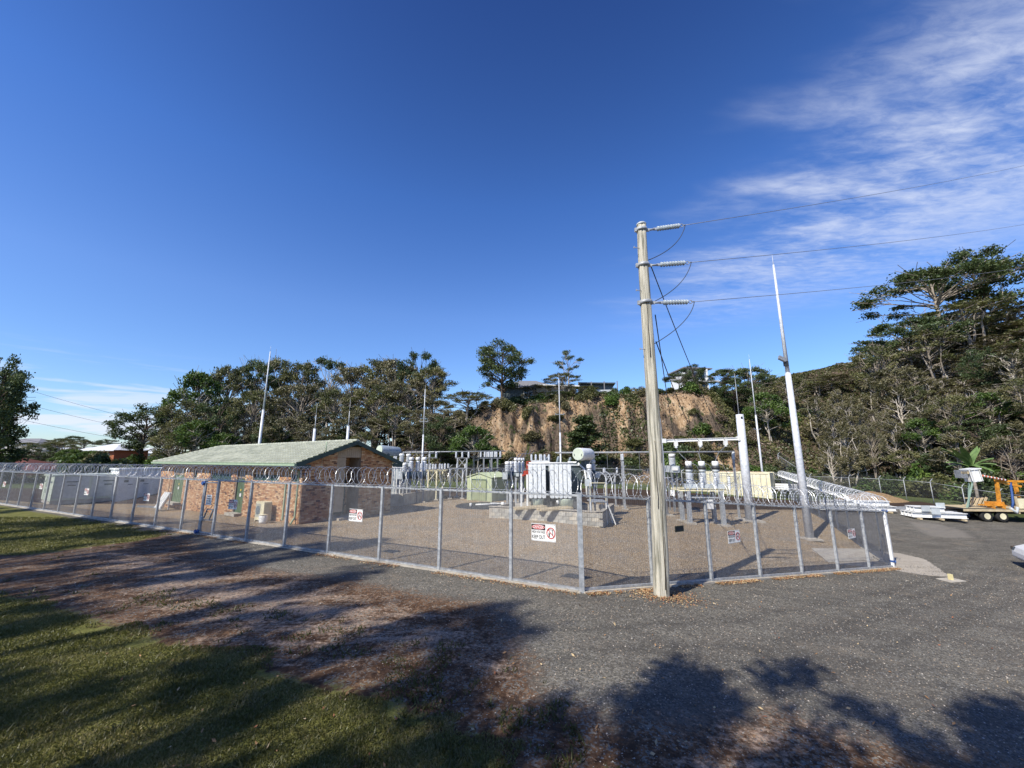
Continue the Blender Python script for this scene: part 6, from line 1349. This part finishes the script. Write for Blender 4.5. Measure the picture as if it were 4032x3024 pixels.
dd_ = m.obj('door', pm('shed_door', (.36, .41, .26), (.29, .33, .21), 2, .5), sh); m = MB(); m.box((sw * .5, -.02, eh * .88), (sw * .60, .05, .07)); m.box((sw * .21, -.02, eh * .45), (.05, .05, eh * .86)); m.box((sw * .79, -.02, eh * .45), (.05, .05, eh * .86)); m.obj('door_frame', M_DGREEN, sh)
# dark pit cover with pipes on the gravel
p = ground_at(1912, 1992); pit = thing('pit_cover', 'round dark patch of bitumen with white pipe ends near the shed', 'pit', (p.x, p.y, g1(p.x, p.y))); m = MB(); m.lathe([(2.2, -.05), (2.15, .05), (1.8, .075)], n=28); m.obj('cover', M_BLACKST, pit); m = MB(); m.tube([(-.7, -.3, .12), (.8, .1, .12)], .06, 8); m.tube([(.3, .5, .12), (1.5, .4, .12)], .05, 8); m.tube([(-1.0, -.8, .0), (-1.0, -.8, .28)], .08, 8); m.tube([(1.25, -.3, 0), (1.25, -.3, .3)], .12, 8); m.obj('pipe', M_WHITE, pit)
# ------------------------------------------------------------------ shipping container and what lies beside it
cA = at(2788, 1955, 45.0); cB = at(3042, 1965, 41.0); zc0 = -.85
cA = Vector((cA.x, cA.y, zc0)); cB = Vector((cB.x, cB.y, zc0)); cv = cB - cA; cl = cv.length; ca_ = math.atan2(cv.y, cv.x); ch = 2.85
ct = thing('shipping_container', 'cream shipping container with upright locking bars along its side', 'container', cA, ca_)
m = MB(); m.box((cl / 2, 1.22, ch / 2), (cl - .06, 2.38, ch - .1))
m.obj('body', M_CREAM, ct)
n_ = 5; pw_ = cl / n_
for i in range(n_):
    m = MB(); m.box((pw_ * (i + .5), .0, ch / 2), (pw_ - .06, .05, ch - .32))
    for j in range(3): m.box((pw_ * (i + .5), -.03, .55 + j * .85), (pw_ - .2, .02, .05))
    p_ = m.obj('door_leaf', M_CREAM, ct)
    m = MB()
    for q in (.3, .72): m.tube([(pw_ * (i + q), -.06, .15), (pw_ * (i + q), -.06, ch - .15)], .022, 6); m.box((pw_ * (i + q), -.07, 1.1), (.05, .03, .3))
    m.obj('locking_bar', M_GALVD, p_)
m = MB()
for z in (.08, ch - .08): m.box((cl / 2, -.02, z), (cl, .12, .16)); m.box((cl / 2, 2.42, z), (cl, .12, .16))
for x in (.06, cl - .06):
    for y in (0, 2.42): m.box((x, y, ch / 2), (.14, .14, ch))
m.obj('frame', M_CREAM, ct)
m = MB(); m.box((cl * .3, 1.0, ch + .01), (2.0, 1.6, .02)); m.box((cl * .75, .8, ch + .01), (1.4, .7, .02)); m.obj('rust_stain', pm('rust', (.35, .13, .05), (.22, .08, .03), 6, .9), ct)
m = MB()
for k_, (tx, x_, z_, sz) in enumerate((('WTPU 012345', cl * .84, ch - .5, .9),)): pass
p = at(3052, 1913, 42.5); pl = thing('pipe_stack', 'bundle of white pipes sticking out beyond the container', 'pipes', (p.x, p.y, p.z - .3), ca_ + .1)
for j in range(3):
    for i in range(3 - j): m = MB(); m.tube([(0, i * .24 + j * .12, j * .21), (2.2, i * .24 + j * .12, j * .21)], .115, 10); m.obj('pipe', M_WHITE, pl)
m = MB(); m.box((.5, .25, -.32), (.1, .9, .4)); m.box((1.7, .25, -.32), (.1, .9, .4)); m.obj('trestle', M_GALVD, pl)
# ------------------------------------------------------------------ kiosk and white switchroom in the left of the yard
def front_box(px0, px1, pyb, ptop, label, name, cat, dep, ang_, bodymat, zb=None, Yd=None):
    a = ground_at(px0, pyb) if Yd is None else at(px0, pyb, Yd); return a
kA = at(194, 1968, 33.5); kz = g1(kA.x, kA.y)
kk = thing('kiosk_cabinet', 'pale green metal cabinet with louvred doors in the left of the yard', 'cabinet', (kA.x, kA.y, kz), HA - PI)
m = MB(); m.box((-2.1, 2.2, 1.25), (4.2, 4.4, 1.95)); m.box((-2.1, 2.2, 2.27), (4.35, 4.6, .10)); m.obj('body', M_PGREEN, kk)
m = MB(); m.box((-2.1, 2.2, .12), (4.1, 4.3, .34)); m.obj('plinth', M_CONC, kk)
for i, (x0_, w0_) in enumerate(((-3.8, .75), (-2.9, 1.0), (-1.2, 1.9))):
    m = MB(); m.box((x0_ + w0_ / 2, -.02, 1.7), (w0_ - .05, .04, 1.0)); m.box((x0_ + w0_ / 2, -.02, .70), (w0_ - .05, .04, .9)); d_ = m.obj('door', M_PGREEN, kk)
    m = MB()
    if i == 1:
        for j in range(9): m.box((x0_ + w0_ / 2, -.05, 1.35 + j * .09), (w0_ * .8, .02, .03))
        for j in range(4): m.box((x0_ + w0_ / 2, -.05, .85 + j * .09), (w0_ * .7, .02, .03))
    else: m.box((x0_ + w0_ / 2, -.05, 1.75), (w0_ * .4, .02, .12))
    m.obj('louvre', M_TANKD, d_)
for yy in (1.1, 3.3): m = MB(); m.box((.02, yy, 1.3), (.03, 2.0, 1.75)); ep = m.obj('side_panel', M_GREYP, kk); m = MB(); m.box((.045, yy, 1.75), (.02, .7, .10)); m.box((.045, yy, 1.45), (.02, .5, .10)); m.obj('recess', M_TANKD, ep)
wA = at(452, 1963, 36); wz = at(418, 1963, 35).z; wz = -.35
wr = thing('switchroom', 'long white metal switchroom with louvred doors between the cabinet and the brick building', 'building', (wA.x, wA.y, wz), HA - PI + .02)
wl_, wd_, wh_ = 1.7, 8.4, 2.55
# its end faces the camera, its long side runs back to the right
wl_, wd_, wh_ = 2.6, 9.0, 2.75
m = MB(); m.box((-wl_ / 2, wd_ / 2, wh_ / 2), (wl_, wd_, wh_)); m.obj('body', M_WHITE, wr)
m = MB(); m.box((-wl_ / 2, wd_ / 2, wh_ + .05), (wl_ + .24, wd_ + .24, .14)); m.obj('roof', M_WHITE, wr)
m = MB(); m.box((-wl_ / 2, wd_ / 2, -.1), (wl_ - .1, wd_ - .1, .22)); m.obj('base', M_CONC, wr)
for i in range(2): m = MB(); m.box((-wl_ * (.26 + .48 * i), -.015, 1.3), (wl_ * .44, .03, 2.3)); d_ = m.obj('door', M_WHITE, wr); m = MB(); m.box((-wl_ * (.42 + .16 * i), -.04, 1.3), (.04, .03, .2)); m.obj('handle', M_GALVD, d_)
for i in range(8):
    yy = .65 + i * 1.08; m = MB(); m.box((.015, yy, 1.3), (.03, .95, 2.3)); d_ = m.obj('door', M_WHITE, wr)
    if i in (2, 4, 5, 7): m = MB(); [m.box((.04, yy, .45 + j * .09), (.02, .5, .035)) for j in range(7)]; m.obj('louvre', M_GREYP, d_)
    if i in (0, 1, 3): m = MB(); m.box((.04, yy - .1, 2.1), (.03, .28, .22)); m.box((.04, yy - .1, 1.75), (.03, .28, .22)); m.box((.04, yy + .2, 1.45), (.03, .35, .06)); m.obj('instrument', M_TANKD, d_)
p = ground_at(580, 1998); tb_ = thing('timber_beam', 'single dark beam lying on the gravel before the white switchroom', 'timber', p, HA - PI + .3); m = MB(); m.box((0, 0, .06), (2.2, .16, .12)); m.obj('beam', M_GALVD, tb_)
# low green-roofed dark shelter in front of the slope on the far left: a brick house roof and far houses
def house(label, px, Y, w, d, h, wallm, roofm, rz=0.0, z=None, pitch=.35, wins=2, hip=True, wz=None, flat=False, deck=False):
    q = at(px, 1800, Y); z = g1(q.x, Y) if z is None else z; o = thing('house', label, 'house', (q.x, Y, z), rz)
    m = MB(); m.box((0, 0, h / 2 - .5), (w, d, h + 1)); m.obj('wall', wallm, o)
    rf = MB(); ov = .6; hw, hd = w / 2 + ov, d / 2 + ov; rh = hd * pitch
    if flat: rf.box((0, -.3, h + .12), (w + .8, d + 1.4, .2), ry=.03)
    else:
        rx_ = hw - hd * (1 if hip else 0); rf.add([(-hw, -hd, h), (hw, -hd, h), (hw, hd, h), (-hw, hd, h), (-rx_, 0, h + rh), (rx_, 0, h + rh)], [(0, 1, 5, 4), (2, 3, 4, 5), (1, 2, 5), (3, 0, 4), (0, 3, 2, 1)]); rf.box((0, -hd, h - .08), (2 * hw, .08, .18)); 
    rf.obj('roof', roofm, o)
    for i in range(wins):
        x = -w / 2 + w * (i + .5) / wins; m = MB(); zz = h - 1.35
        for a in (-1, 1): m.box((x + a * .82, -d / 2 - .04, zz), (.09, .09, 1.3)); m.box((x, -d / 2 - .04, zz + a * .65), (1.73, .09, .09))
        m.box((x, -d / 2 - .04, zz), (.07, .08, 1.25)); fr = m.obj('window_frame', M_WHITE, o); m = MB(); m.box((x, -d / 2 - .015, zz), (1.6, .03, 1.25)); m.obj('pane', M_GLASS, fr)
    return o
M_BRFAR = pm('red_brick_wall', (.42, .15, .07), (.30, .10, .05), 12, .9); M_RFD = pm('grey_roof', (.22, .22, .23), (.15, .15, .16), 6, .8); M_RFW = pm('pale_roof', (.70, .72, .74), (.60, .62, .64), 4, .5); M_RFR = pm('dark_red_roof', (.16, .05, .035), (.10, .035, .025), 8, .85); M_WALLP = pm('pale_render', (.62, .60, .55), (.52, .50, .46), 3, .8)
h1 = house('two-storey red brick house among trees at the far left', 452, 78, 7.5, 6, 5.2, M_BRFAR, M_RFW, -.15, z=-.2, wins=2)
m = MB(); m.box((0, -3.6, 2.3), (9, 1.6, .18)); m.obj('verandah_roof', M_RFD, h1)
house('low house with a dark red roof at the far left edge', 40, 58, 11, 8, 2.2, M_BRFAR, M_RFR, .3, z=-.3, wins=2)
house('white-roofed house on the left skyline behind the dark tree', 115, 150, 15, 9, 9.2, M_WALLP, M_RFD, 0, z=0, wins=3)
house('low pale roof on the left skyline between two trees', 305, 150, 16, 9, 7.0, M_WALLP, M_RFW, .1, z=0, wins=3, pitch=.12)
house('house glimpsed behind the open dark tree on the left', 600, 110, 10, 8, 5, M_WALLP, M_RFW, 0, z=0, wins=2, pitch=.3)
house('brown-roofed house in the shade of the ridge trees', 1010, 72, 12, 7, 2.6, pm('tan_render', (.30, .25, .19), (.22, .18, .14), 3, .9), pm('brown_roof', (.17, .12, .09), (.12, .08, .06), 6, .9), .15, z=3.4, wins=2)
h2 = house('flat-roofed dark house with a long deck at the cliff top', 2355, 76, 6.0, 5, 2.3, M_TANKD, M_TANKD, -.12, z=14.9, wins=0, flat=True)
m = MB(); m.box((0, -4.2, -.1), (7.4, 3.0, .2)); [m.box((-3.5 + i * 2.3, -5.5, 1.15), (.16, .16, 2.3)) for i in range(4)]; m.obj('deck', M_RFD, h2); m = MB(); m.box((.8, -5.6, .45), (4.6, .05, .55)); m.obj('glass_balustrade', M_GREYP, h2)
h3 = house('white modern house with a balcony between cliff-top trees', 2738, 74, 4.6, 5, 4.4, M_WHITE, M_RFD, .1, z=15.2, wins=0, flat=True)
m = MB(); m.box((.5, -3.3, 2.0), (6, 1.6, .25)); m.box((1.5, -3.6, 2.2), (.22, .22, 4.2)); m.obj('balcony', M_WHITE, h3); m = MB(); m.box((-.2, -2.54, 1.1), (3.4, .1, 1.3)); m.box((-.2, -2.54, 3.2), (3.6, .1, 1.3)); m.obj('window', M_GLASS, h3)
h4 = house('small grey house half hidden behind the lone cliff tree', 2080, 72, 9, 6, 2.6, M_TANKD, M_RFD, .0, z=13.2, wins=1, pitch=.5)
h5 = house('pale flat roof edge beside the thin mast on the cliff top', 2190, 71, 7, 5, 2.2, M_WALLP, M_WHITE, .0, z=13.6, wins=1, flat=True)
# distant power lines on the left
for k_, (x0_, y0_, x1_, y1_) in enumerate(((-60, 1482, 900, 1720), (-60, 1548, 900, 1745), (-60, 1620, 900, 1775), (-60, 1700, 760, 1800))):
    a, b = at(x0_, y0_, 62), at(x1_, y1_, 105); pl_ = thing('power_line', f'thin distant power line on the left, {("highest", "second", "third", "lowest")[k_]} of four', 'power line', (0, 0, 0)); m = MB(); m.tube([a.lerp(b, i / 10) - Vector((0, 0, 1.1 * 4 * (i / 10) * (1 - i / 10))) for i in range(11)], .022, 5); m.obj('conductor', M_CABLE, pl_)
# ------------------------------------------------------------------ steel beams stacked on the lot
def istack(label, px0, px1, pyb, layers, Y=None, group=None):
    a = ground_at(px0, pyb) if Y is None else Vector((at(px0, pyb, Y).x, Y, g1(at(px0, pyb, Y).x, Y))); b = at(px1, pyb, a.y - .9); L = (b - a).xy.length; rz = math.atan2(b.y - a.y, b.x - a.x)
    o = thing('steel_beam_stack', label, 'steel beams', (a.x, a.y, a.z), rz)
    for j, (n_, x0_, x1_) in enumerate(layers):
        for i in range(n_): m = MB(); m.ibeam((L * x0_, i * .42 - .02 * j, .32 + j * .40), (L * x1_, i * .42, .32 + j * .40), .30, .36, .03); m.obj('steel_beam', M_WHITE, o)
    m = MB(); [m.box((L * t_, .6, .06), (.15, 2.0, .12)) for t_ in (.1, .5, .9)]; m.obj('bearer', M_TIMBER, o); return o, L
o, L = istack('stack of white steel I-beams with square end plates left of the crane truck', 3593, 3808, 2043, [(4, 0, 1), (3, .05, .62)])
for x_, y_, z_ in ((L * .24, -.25, .80), (L * .40, -.35, .62), (L * .60, .2, .98)): m = MB(); m.box((x_, y_, z_), (.55, .05, .42), rz=.12); m.obj('base_plate', M_GREYP, o)
istack('stack of white steel beams seen just right of the fence corner', 3230, 3528, 2014, [(3, 0, 1), (2, .05, .93)])
p = ground_at(3545, 2006); o = thing('steel_offcuts', 'flat galvanised steel sections lying on the asphalt beside the straw mound', 'steel', p, -.1)
for i in range(4): m = MB(); m.box((.2 * i, i * .22, .05 + .03 * i), (2.2 - .2 * i, .12, .08), rz=.08 * i); m.obj('section', M_GALV, o)
# mound of straw and dirt
p = ground_at(3500, 1988); mv = MB(); nn = 26
M_STRAW = pm('straw', (.36, .25, .13), (.16, .10, .055), 9, .95, 0, .6, 18)
vs = []; fs = []
for i in range(nn + 1):
    for j in range(nn + 1):
        u, v = i / nn * 2 - 1, j / nn * 2 - 1; r2 = min(1, math.hypot(u, v)); x, y = u * 3.6, v * 2.6; h = .95 * (1 - r2 ** 1.6) * (1 + .35 * float(fbm(np.array(x * .9), np.array(y * .9), 3, 5))) - .12; vs.append((x, y, h))
for i in range(nn):
    for j in range(nn): a = i * (nn + 1) + j; fs.append((a, a + nn + 1, a + nn + 2, a + 1))
mv.add(vs, fs, 0, True); o = mv.obj('straw_mound', M_STRAW); o.location = (p.x + 1.5, p.y + 3.6, g1(p.x, p.y + 3) - .05); tag(o, 'tan mound of dry straw and soil below the outer fence', 'mound')
# yellow stub post on the lot
p = ground_at(3745, 2285); o = thing('stub_post', 'short yellow post stub on the gravel beside the concrete apron', 'post', p); m = MB(); m.box((0, 0, .10), (.11, .11, .26)); m.obj('post', pm('faded_yellow', (.72, .64, .36), (.62, .54, .28), 4, .6), o); m = MB(); m.box((0, 0, .01), (.75, .5, .03), rz=.2); m.obj('pad', M_CONC, o)
# inner slab of concrete in the yard
sl2 = [ground_at(*q) for q in ((3195, 2160), (3430, 2163), (3440, 2205), (3262, 2216))]; m = MB(); m.add([q + Vector((0, 0, .03)) for q in sl2] + [q - Vector((0, 0, .1)) for q in sl2], [(3, 2, 1, 0), (4, 5, 6, 7), (0, 1, 5, 4), (1, 2, 6, 5), (2, 3, 7, 6), (3, 0, 4, 7)]); o = m.obj('concrete_slab', M_CONC); o['kind'] = 'structure'
# ------------------------------------------------------------------ crane truck
p = ground_at(3885, 2054); TYk = p.y; tz = p.z
tk = thing('crane_truck', 'flatbed truck with an orange boom and white bucket at the right edge of the photo', 'truck', (p.x, p.y, p.z), -.10)
T = lambda px, py, dy=0.0: (Matrix.Rotation(.10, 3, 'Z') @ (at(px, py, TYk + dy) - Vector((p.x, p.y, p.z))))
dk = T(3790, 2003); x0_ = dk.x; zdk = dk.z
m = MB(); m.box((x0_ + 3.7, .95, zdk), (7.4, 2.3, .10)); m.box((x0_ + 3.7, -.22, zdk - .09), (7.4, .05, .16), mat=1); m.box((x0_ + 3.7, .9, zdk - .28), (7.2, .9, .26), mat=2)
for i in range(14): m.box((x0_ + .3 + i * .52, .95, zdk + .056), (.44, 2.25, .015), mat=1)
m.obj('deck', [M_BLACKST, M_TIMBER, M_BLACKST], tk)
for wx in (0.0, 1.05, 5.2):
    for wy in (0.0, 1.85):
        m = MB(); m.lathe([(.36, -.13), (.40, -.10), (.40, .10), (.36, .13)], (wx + .0, wy, .40), (0, 1, 0), 20); w_ = m.obj('wheel', M_RUBBER, tk); m = MB(); m.lathe([(.22, -.15), (.20, -.13), (.10, -.11), (.10, .1)], (wx, wy, .40), (0, 1, 0), 16); m.obj('rim', M_CREAM, w_)
m = MB(); a = T(3932, 1893); b = T(3946, 2000); m.beam((b.x, .3, zdk + .05), (a.x, .3, a.z), .17, .16); m.obj('crane_column', M_ORANGE, tk); m = MB(); a2 = T(3990, 1895, .9); m.beam((a2.x, 1.2, zdk + .05), (a2.x, 1.2, a2.z), .17, .16); m.obj('crane_column', M_ORANGE, tk)
m = MB(); c_ = T(4040, 1898); m.beam((a.x - .1, .3, a.z), (c_.x + 1.6, .3, c_.z), .15, .15); d_ = T(3990, 1902); m.beam((a.x + .1, .3, a.z - .08), (d_.x + .5, .3, d_.z - .25), .12, .14); m.obj('upper_boom', M_ORANGE, tk)
m = MB(); e_ = T(3842, 1868); m.tube([(e_.x, .0, e_.z), (a.x + .5, .1, a.z + .04)], .07, 8); bm_ = m.obj('striped_boom', pm('boom_red', (.62, .16, .08), (.5, .12, .06), 3, .5), tk)
m = MB(); 
for i in range(9): q0 = Vector((e_.x, .0, e_.z)).lerp(Vector((a.x + .5, .1, a.z + .04)), (i + .2) / 9); q1 = Vector((e_.x, .0, e_.z)).lerp(Vector((a.x + .5, .1, a.z + .04)), (i + .6) / 9); m.tube([q0, q1], .075, 8)
m.obj('stripe', M_WHITE, bm_)
k0, k1 = T(3803, 1848), T(3850, 1896); m = MB(); cxx = (k0.x + k1.x) / 2; czz = (k0.z + k1.z) / 2
m.box((cxx + .1, .1, czz), (k1.x - k0.x - .2, .75, (k0.z - k1.z)), ry=-.12); m.box((cxx + .1, .1, k0.z + .02), (k1.x - k0.x + .05, .9, .08), ry=-.12); [m.box((cxx - .3 + i * .35, -.30, czz), (.05, .03, (k0.z - k1.z) * .9), ry=-.12) for i in range(3)]; m.obj('bucket', M_WHITE, tk)
m = MB(); m.box((k0.x - .25, .1, czz + .1), (.45, .5, .6)); m.box((k0.x - .1, -.1, k0.z - .25), (.7, .1, .18), mat=1); m.obj('bucket_controls', [M_GALVD, M_TIMBER], tk)
m = MB(); f0 = T(3832, 1870); f1, f2 = T(3805, 1990), T(3842, 1995); m.beam((f0.x, -.1, f0.z), (f1.x, -.1, zdk), .07, .07); m.beam((f0.x - .1, .3, f0.z - .6), (f2.x, .5, zdk), .07, .07); m.obj('boom_rest', pm('sage_paint', (.30, .42, .34), (.24, .34, .28), 3, .5), tk)
m = MB(); b0 = T(3895, 1985); m.box((b0.x + .35, .2, zdk + .25), (1.3, .7, .08)); m.box((b0.x + .05, .0, zdk + .18), (.08, .5, .35)); m.box((b0.x + .75, .0, zdk + .18), (.08, .5, .35)); m.box((b0.x + .6, .3, zdk + .35), (.9, .5, .3)); m.obj('outrigger_frame', M_ORANGE, tk)
m = MB(); g0 = T(3980, 1975); m.box((g0.x + .9, -.1, zdk + .38), (1.7, .08, .78)); m.box((g0.x + .02, -.15, zdk + .3), (.10, .1, 1.25), mat=1); m.obj('tool_locker', [M_CREAM, M_TIMBER], tk)
m = MB(); m.box((T(4020, 2000).x + .2, -.2, zdk + .2), (.35, .1, .22)); m.obj('tail_light', M_RED, tk)
m = MB(); h0 = T(3965, 1990); m.tube([(h0.x, -.1, zdk), (h0.x + .15, -.12, zdk + .45), (h0.x + .45, .1, zdk + 1.2), (h0.x + .7, .3, zdk + 1.9)], .07, 8); m.obj('hydraulic_hose', M_BLUE, tk)
m = MB(); m.tube([(h0.x - .2, -.2, zdk + .1), (h0.x + .1, -.25, zdk - .25), (h0.x + .3, -.2, zdk + .15)], .10, 7); m.obj('tarpaulin', M_GREYP, tk)
pt_ = thing('pallet_rack', 'slatted cream pallet tipped up on the truck deck', 'pallet', (tk.location.x + T(3860, 1975).x, TYk + .8, tz + zdk + .10), -.1); m = MB()
for i in range(5): m.box((i * .28, 0, .35 - .0 * i), (.13, .06, .75), ry=.55)
m.box((.55, .02, .60), (1.5, .05, .07)); m.box((.35, .02, .08), (1.6, .05, .07)); m.obj('slat', M_TIMBER, pt_)
# ------------------------------------------------------------------ white car whose nose enters at the right edge
p = at(3998, 2262, 1.0) - Vector((0, 0, EYE)); gq = ground_at(4025, 2268); car = thing('parked_car', 'nose of a white car cut off by the right edge of the photo', 'car', (gq.x + .85, gq.y + .35, gq.z), -.62)
prof = [(0, .42), (.02, .62), (.12, .82), (.45, .95), (1.25, 1.06), (1.95, 1.48), (3.2, 1.52), (4.1, 1.10), (4.35, .95), (4.4, .45), (4.2, .30), (3.85, .30), (3.78, .52), (3.55, .66), (3.3, .66), (3.06, .52), (2.98, .28), (1.28, .28), (1.2, .52), (.97, .66), (.72, .66), (.50, .52), (.42, .30), (.12, .28)]
m = MB(); hwc = .88
secs = [(-.0, .93), (.07, 1.0), (1.69, 1.0), (1.76, .93)]
for s_, k_ in secs: m.v += [((x - 2.2) * (k_ * .06 + .94) + 2.2, s_, (z - .6) * k_ + .6) for x, z in prof]
NPf = len(prof)
for j in range(3):
    for i in range(NPf): m.f.append((j * NPf + i, (j + 1) * NPf + i, (j + 1) * NPf + (i + 1) % NPf, j * NPf + (i + 1) % NPf)); m.m.append(0); m.sm.append(False)
m.f.append(tuple(range(NPf))); m.m.append(0); m.sm.append(False); m.f.append(tuple(3 * NPf + i for i in range(NPf))[::-1]); m.m.append(0); m.sm.append(False)
body = m.obj('body', pm('car_paint', (.78, .79, .80), (.74, .75, .76), 1, .25, .1, spec=.6), car)
bv = body.modifiers.new('bevel', 'BEVEL'); bv.width = .05; bv.segments = 3; bv.limit_method = 'ANGLE'
for x_ in (.84, 3.42):
    for y_ in (.10, 1.66): m = MB(); m.lathe([(.28, -.1), (.32, -.08), (.32, .08), (.28, .1)], (x_, y_, .32), (0, 1, 0), 22); w_ = m.obj('wheel', M_RUBBER, car); m = MB(); m.lathe([(.21, -.12), (.19, -.11), (.05, -.09), (.05, .05)], (x_, y_, .32), (0, 1, 0), 12); m.obj('rim', M_GREYP, w_)
m = MB(); m.box((.10, .10, .74), (.16, .26, .13)); m.obj('headlight', M_GLASS, car); m = MB(); m.box((.10, 1.66, .74), (.16, .26, .13)); m.obj('headlight', M_GLASS, car)
m = MB(); m.add([(1.35, -.012, 1.10), (1.98, .02, 1.42), (3.1, .02, 1.44), (3.8, -.012, 1.12)], [(0, 3, 2, 1)]); m.obj('side_window', M_GLASS, car)
# ------------------------------------------------------------------ banana plant behind the truck
q = at(3812, 1790, 35.5); bn = thing('banana_plant', 'tall banana plant with broad ragged leaves behind the crane truck', 'banana plant', (q.x, q.y, g1(q.x, q.y)))
H_ = at(3812, 1840, 35.5).z - bn.location.z; m = MB(); m.tube([(0, 0, 0), (.05, 0, H_ * .5), (.0, 0, H_)], .14, 8, r2=.09); m.obj('stem', M_BARK, bn)
M_BAN = pm('banana_leaf', (.16, .24, .08), (.08, .14, .04), 3, .5)
rb = random.Random(4)
for i in range(13):
    a = i * 2.4; ln = rb.uniform(1.5, 2.3); el = rb.uniform(.35, 1.4) if i else 1.5; cw = .26; pts = []
    for k_ in range(8):
        t = k_ / 7; r_ = ln * t * math.cos(el * (1 - .45 * t)); z = ln * t * math.sin(el) - .9 * t * t * (1.5 - el); pts.append(Vector((math.cos(a) * r_, math.sin(a) * r_, H_ + z)))
    m = MB(); sd_ = Vector((-math.sin(a), math.cos(a), 0)); vs = []
    for k_, c in enumerate(pts): w_ = cw * math.sin(PI * min(1, k_ / 7 * .92 + .06)) ** .6; vs += [c - sd_ * w_ - Vector((0, 0, .06)), c + Vector((0, 0, .03)), c + sd_ * w_ - Vector((0, 0, .06))]
    m.add(vs, [f for k_ in range(7) for f in ((3 * k_, 3 * k_ + 1, 3 * k_ + 4, 3 * k_ + 3), (3 * k_ + 1, 3 * k_ + 2, 3 * k_ + 5, 3 * k_ + 4))], 0, True); m.obj('leaf', M_BAN, bn)
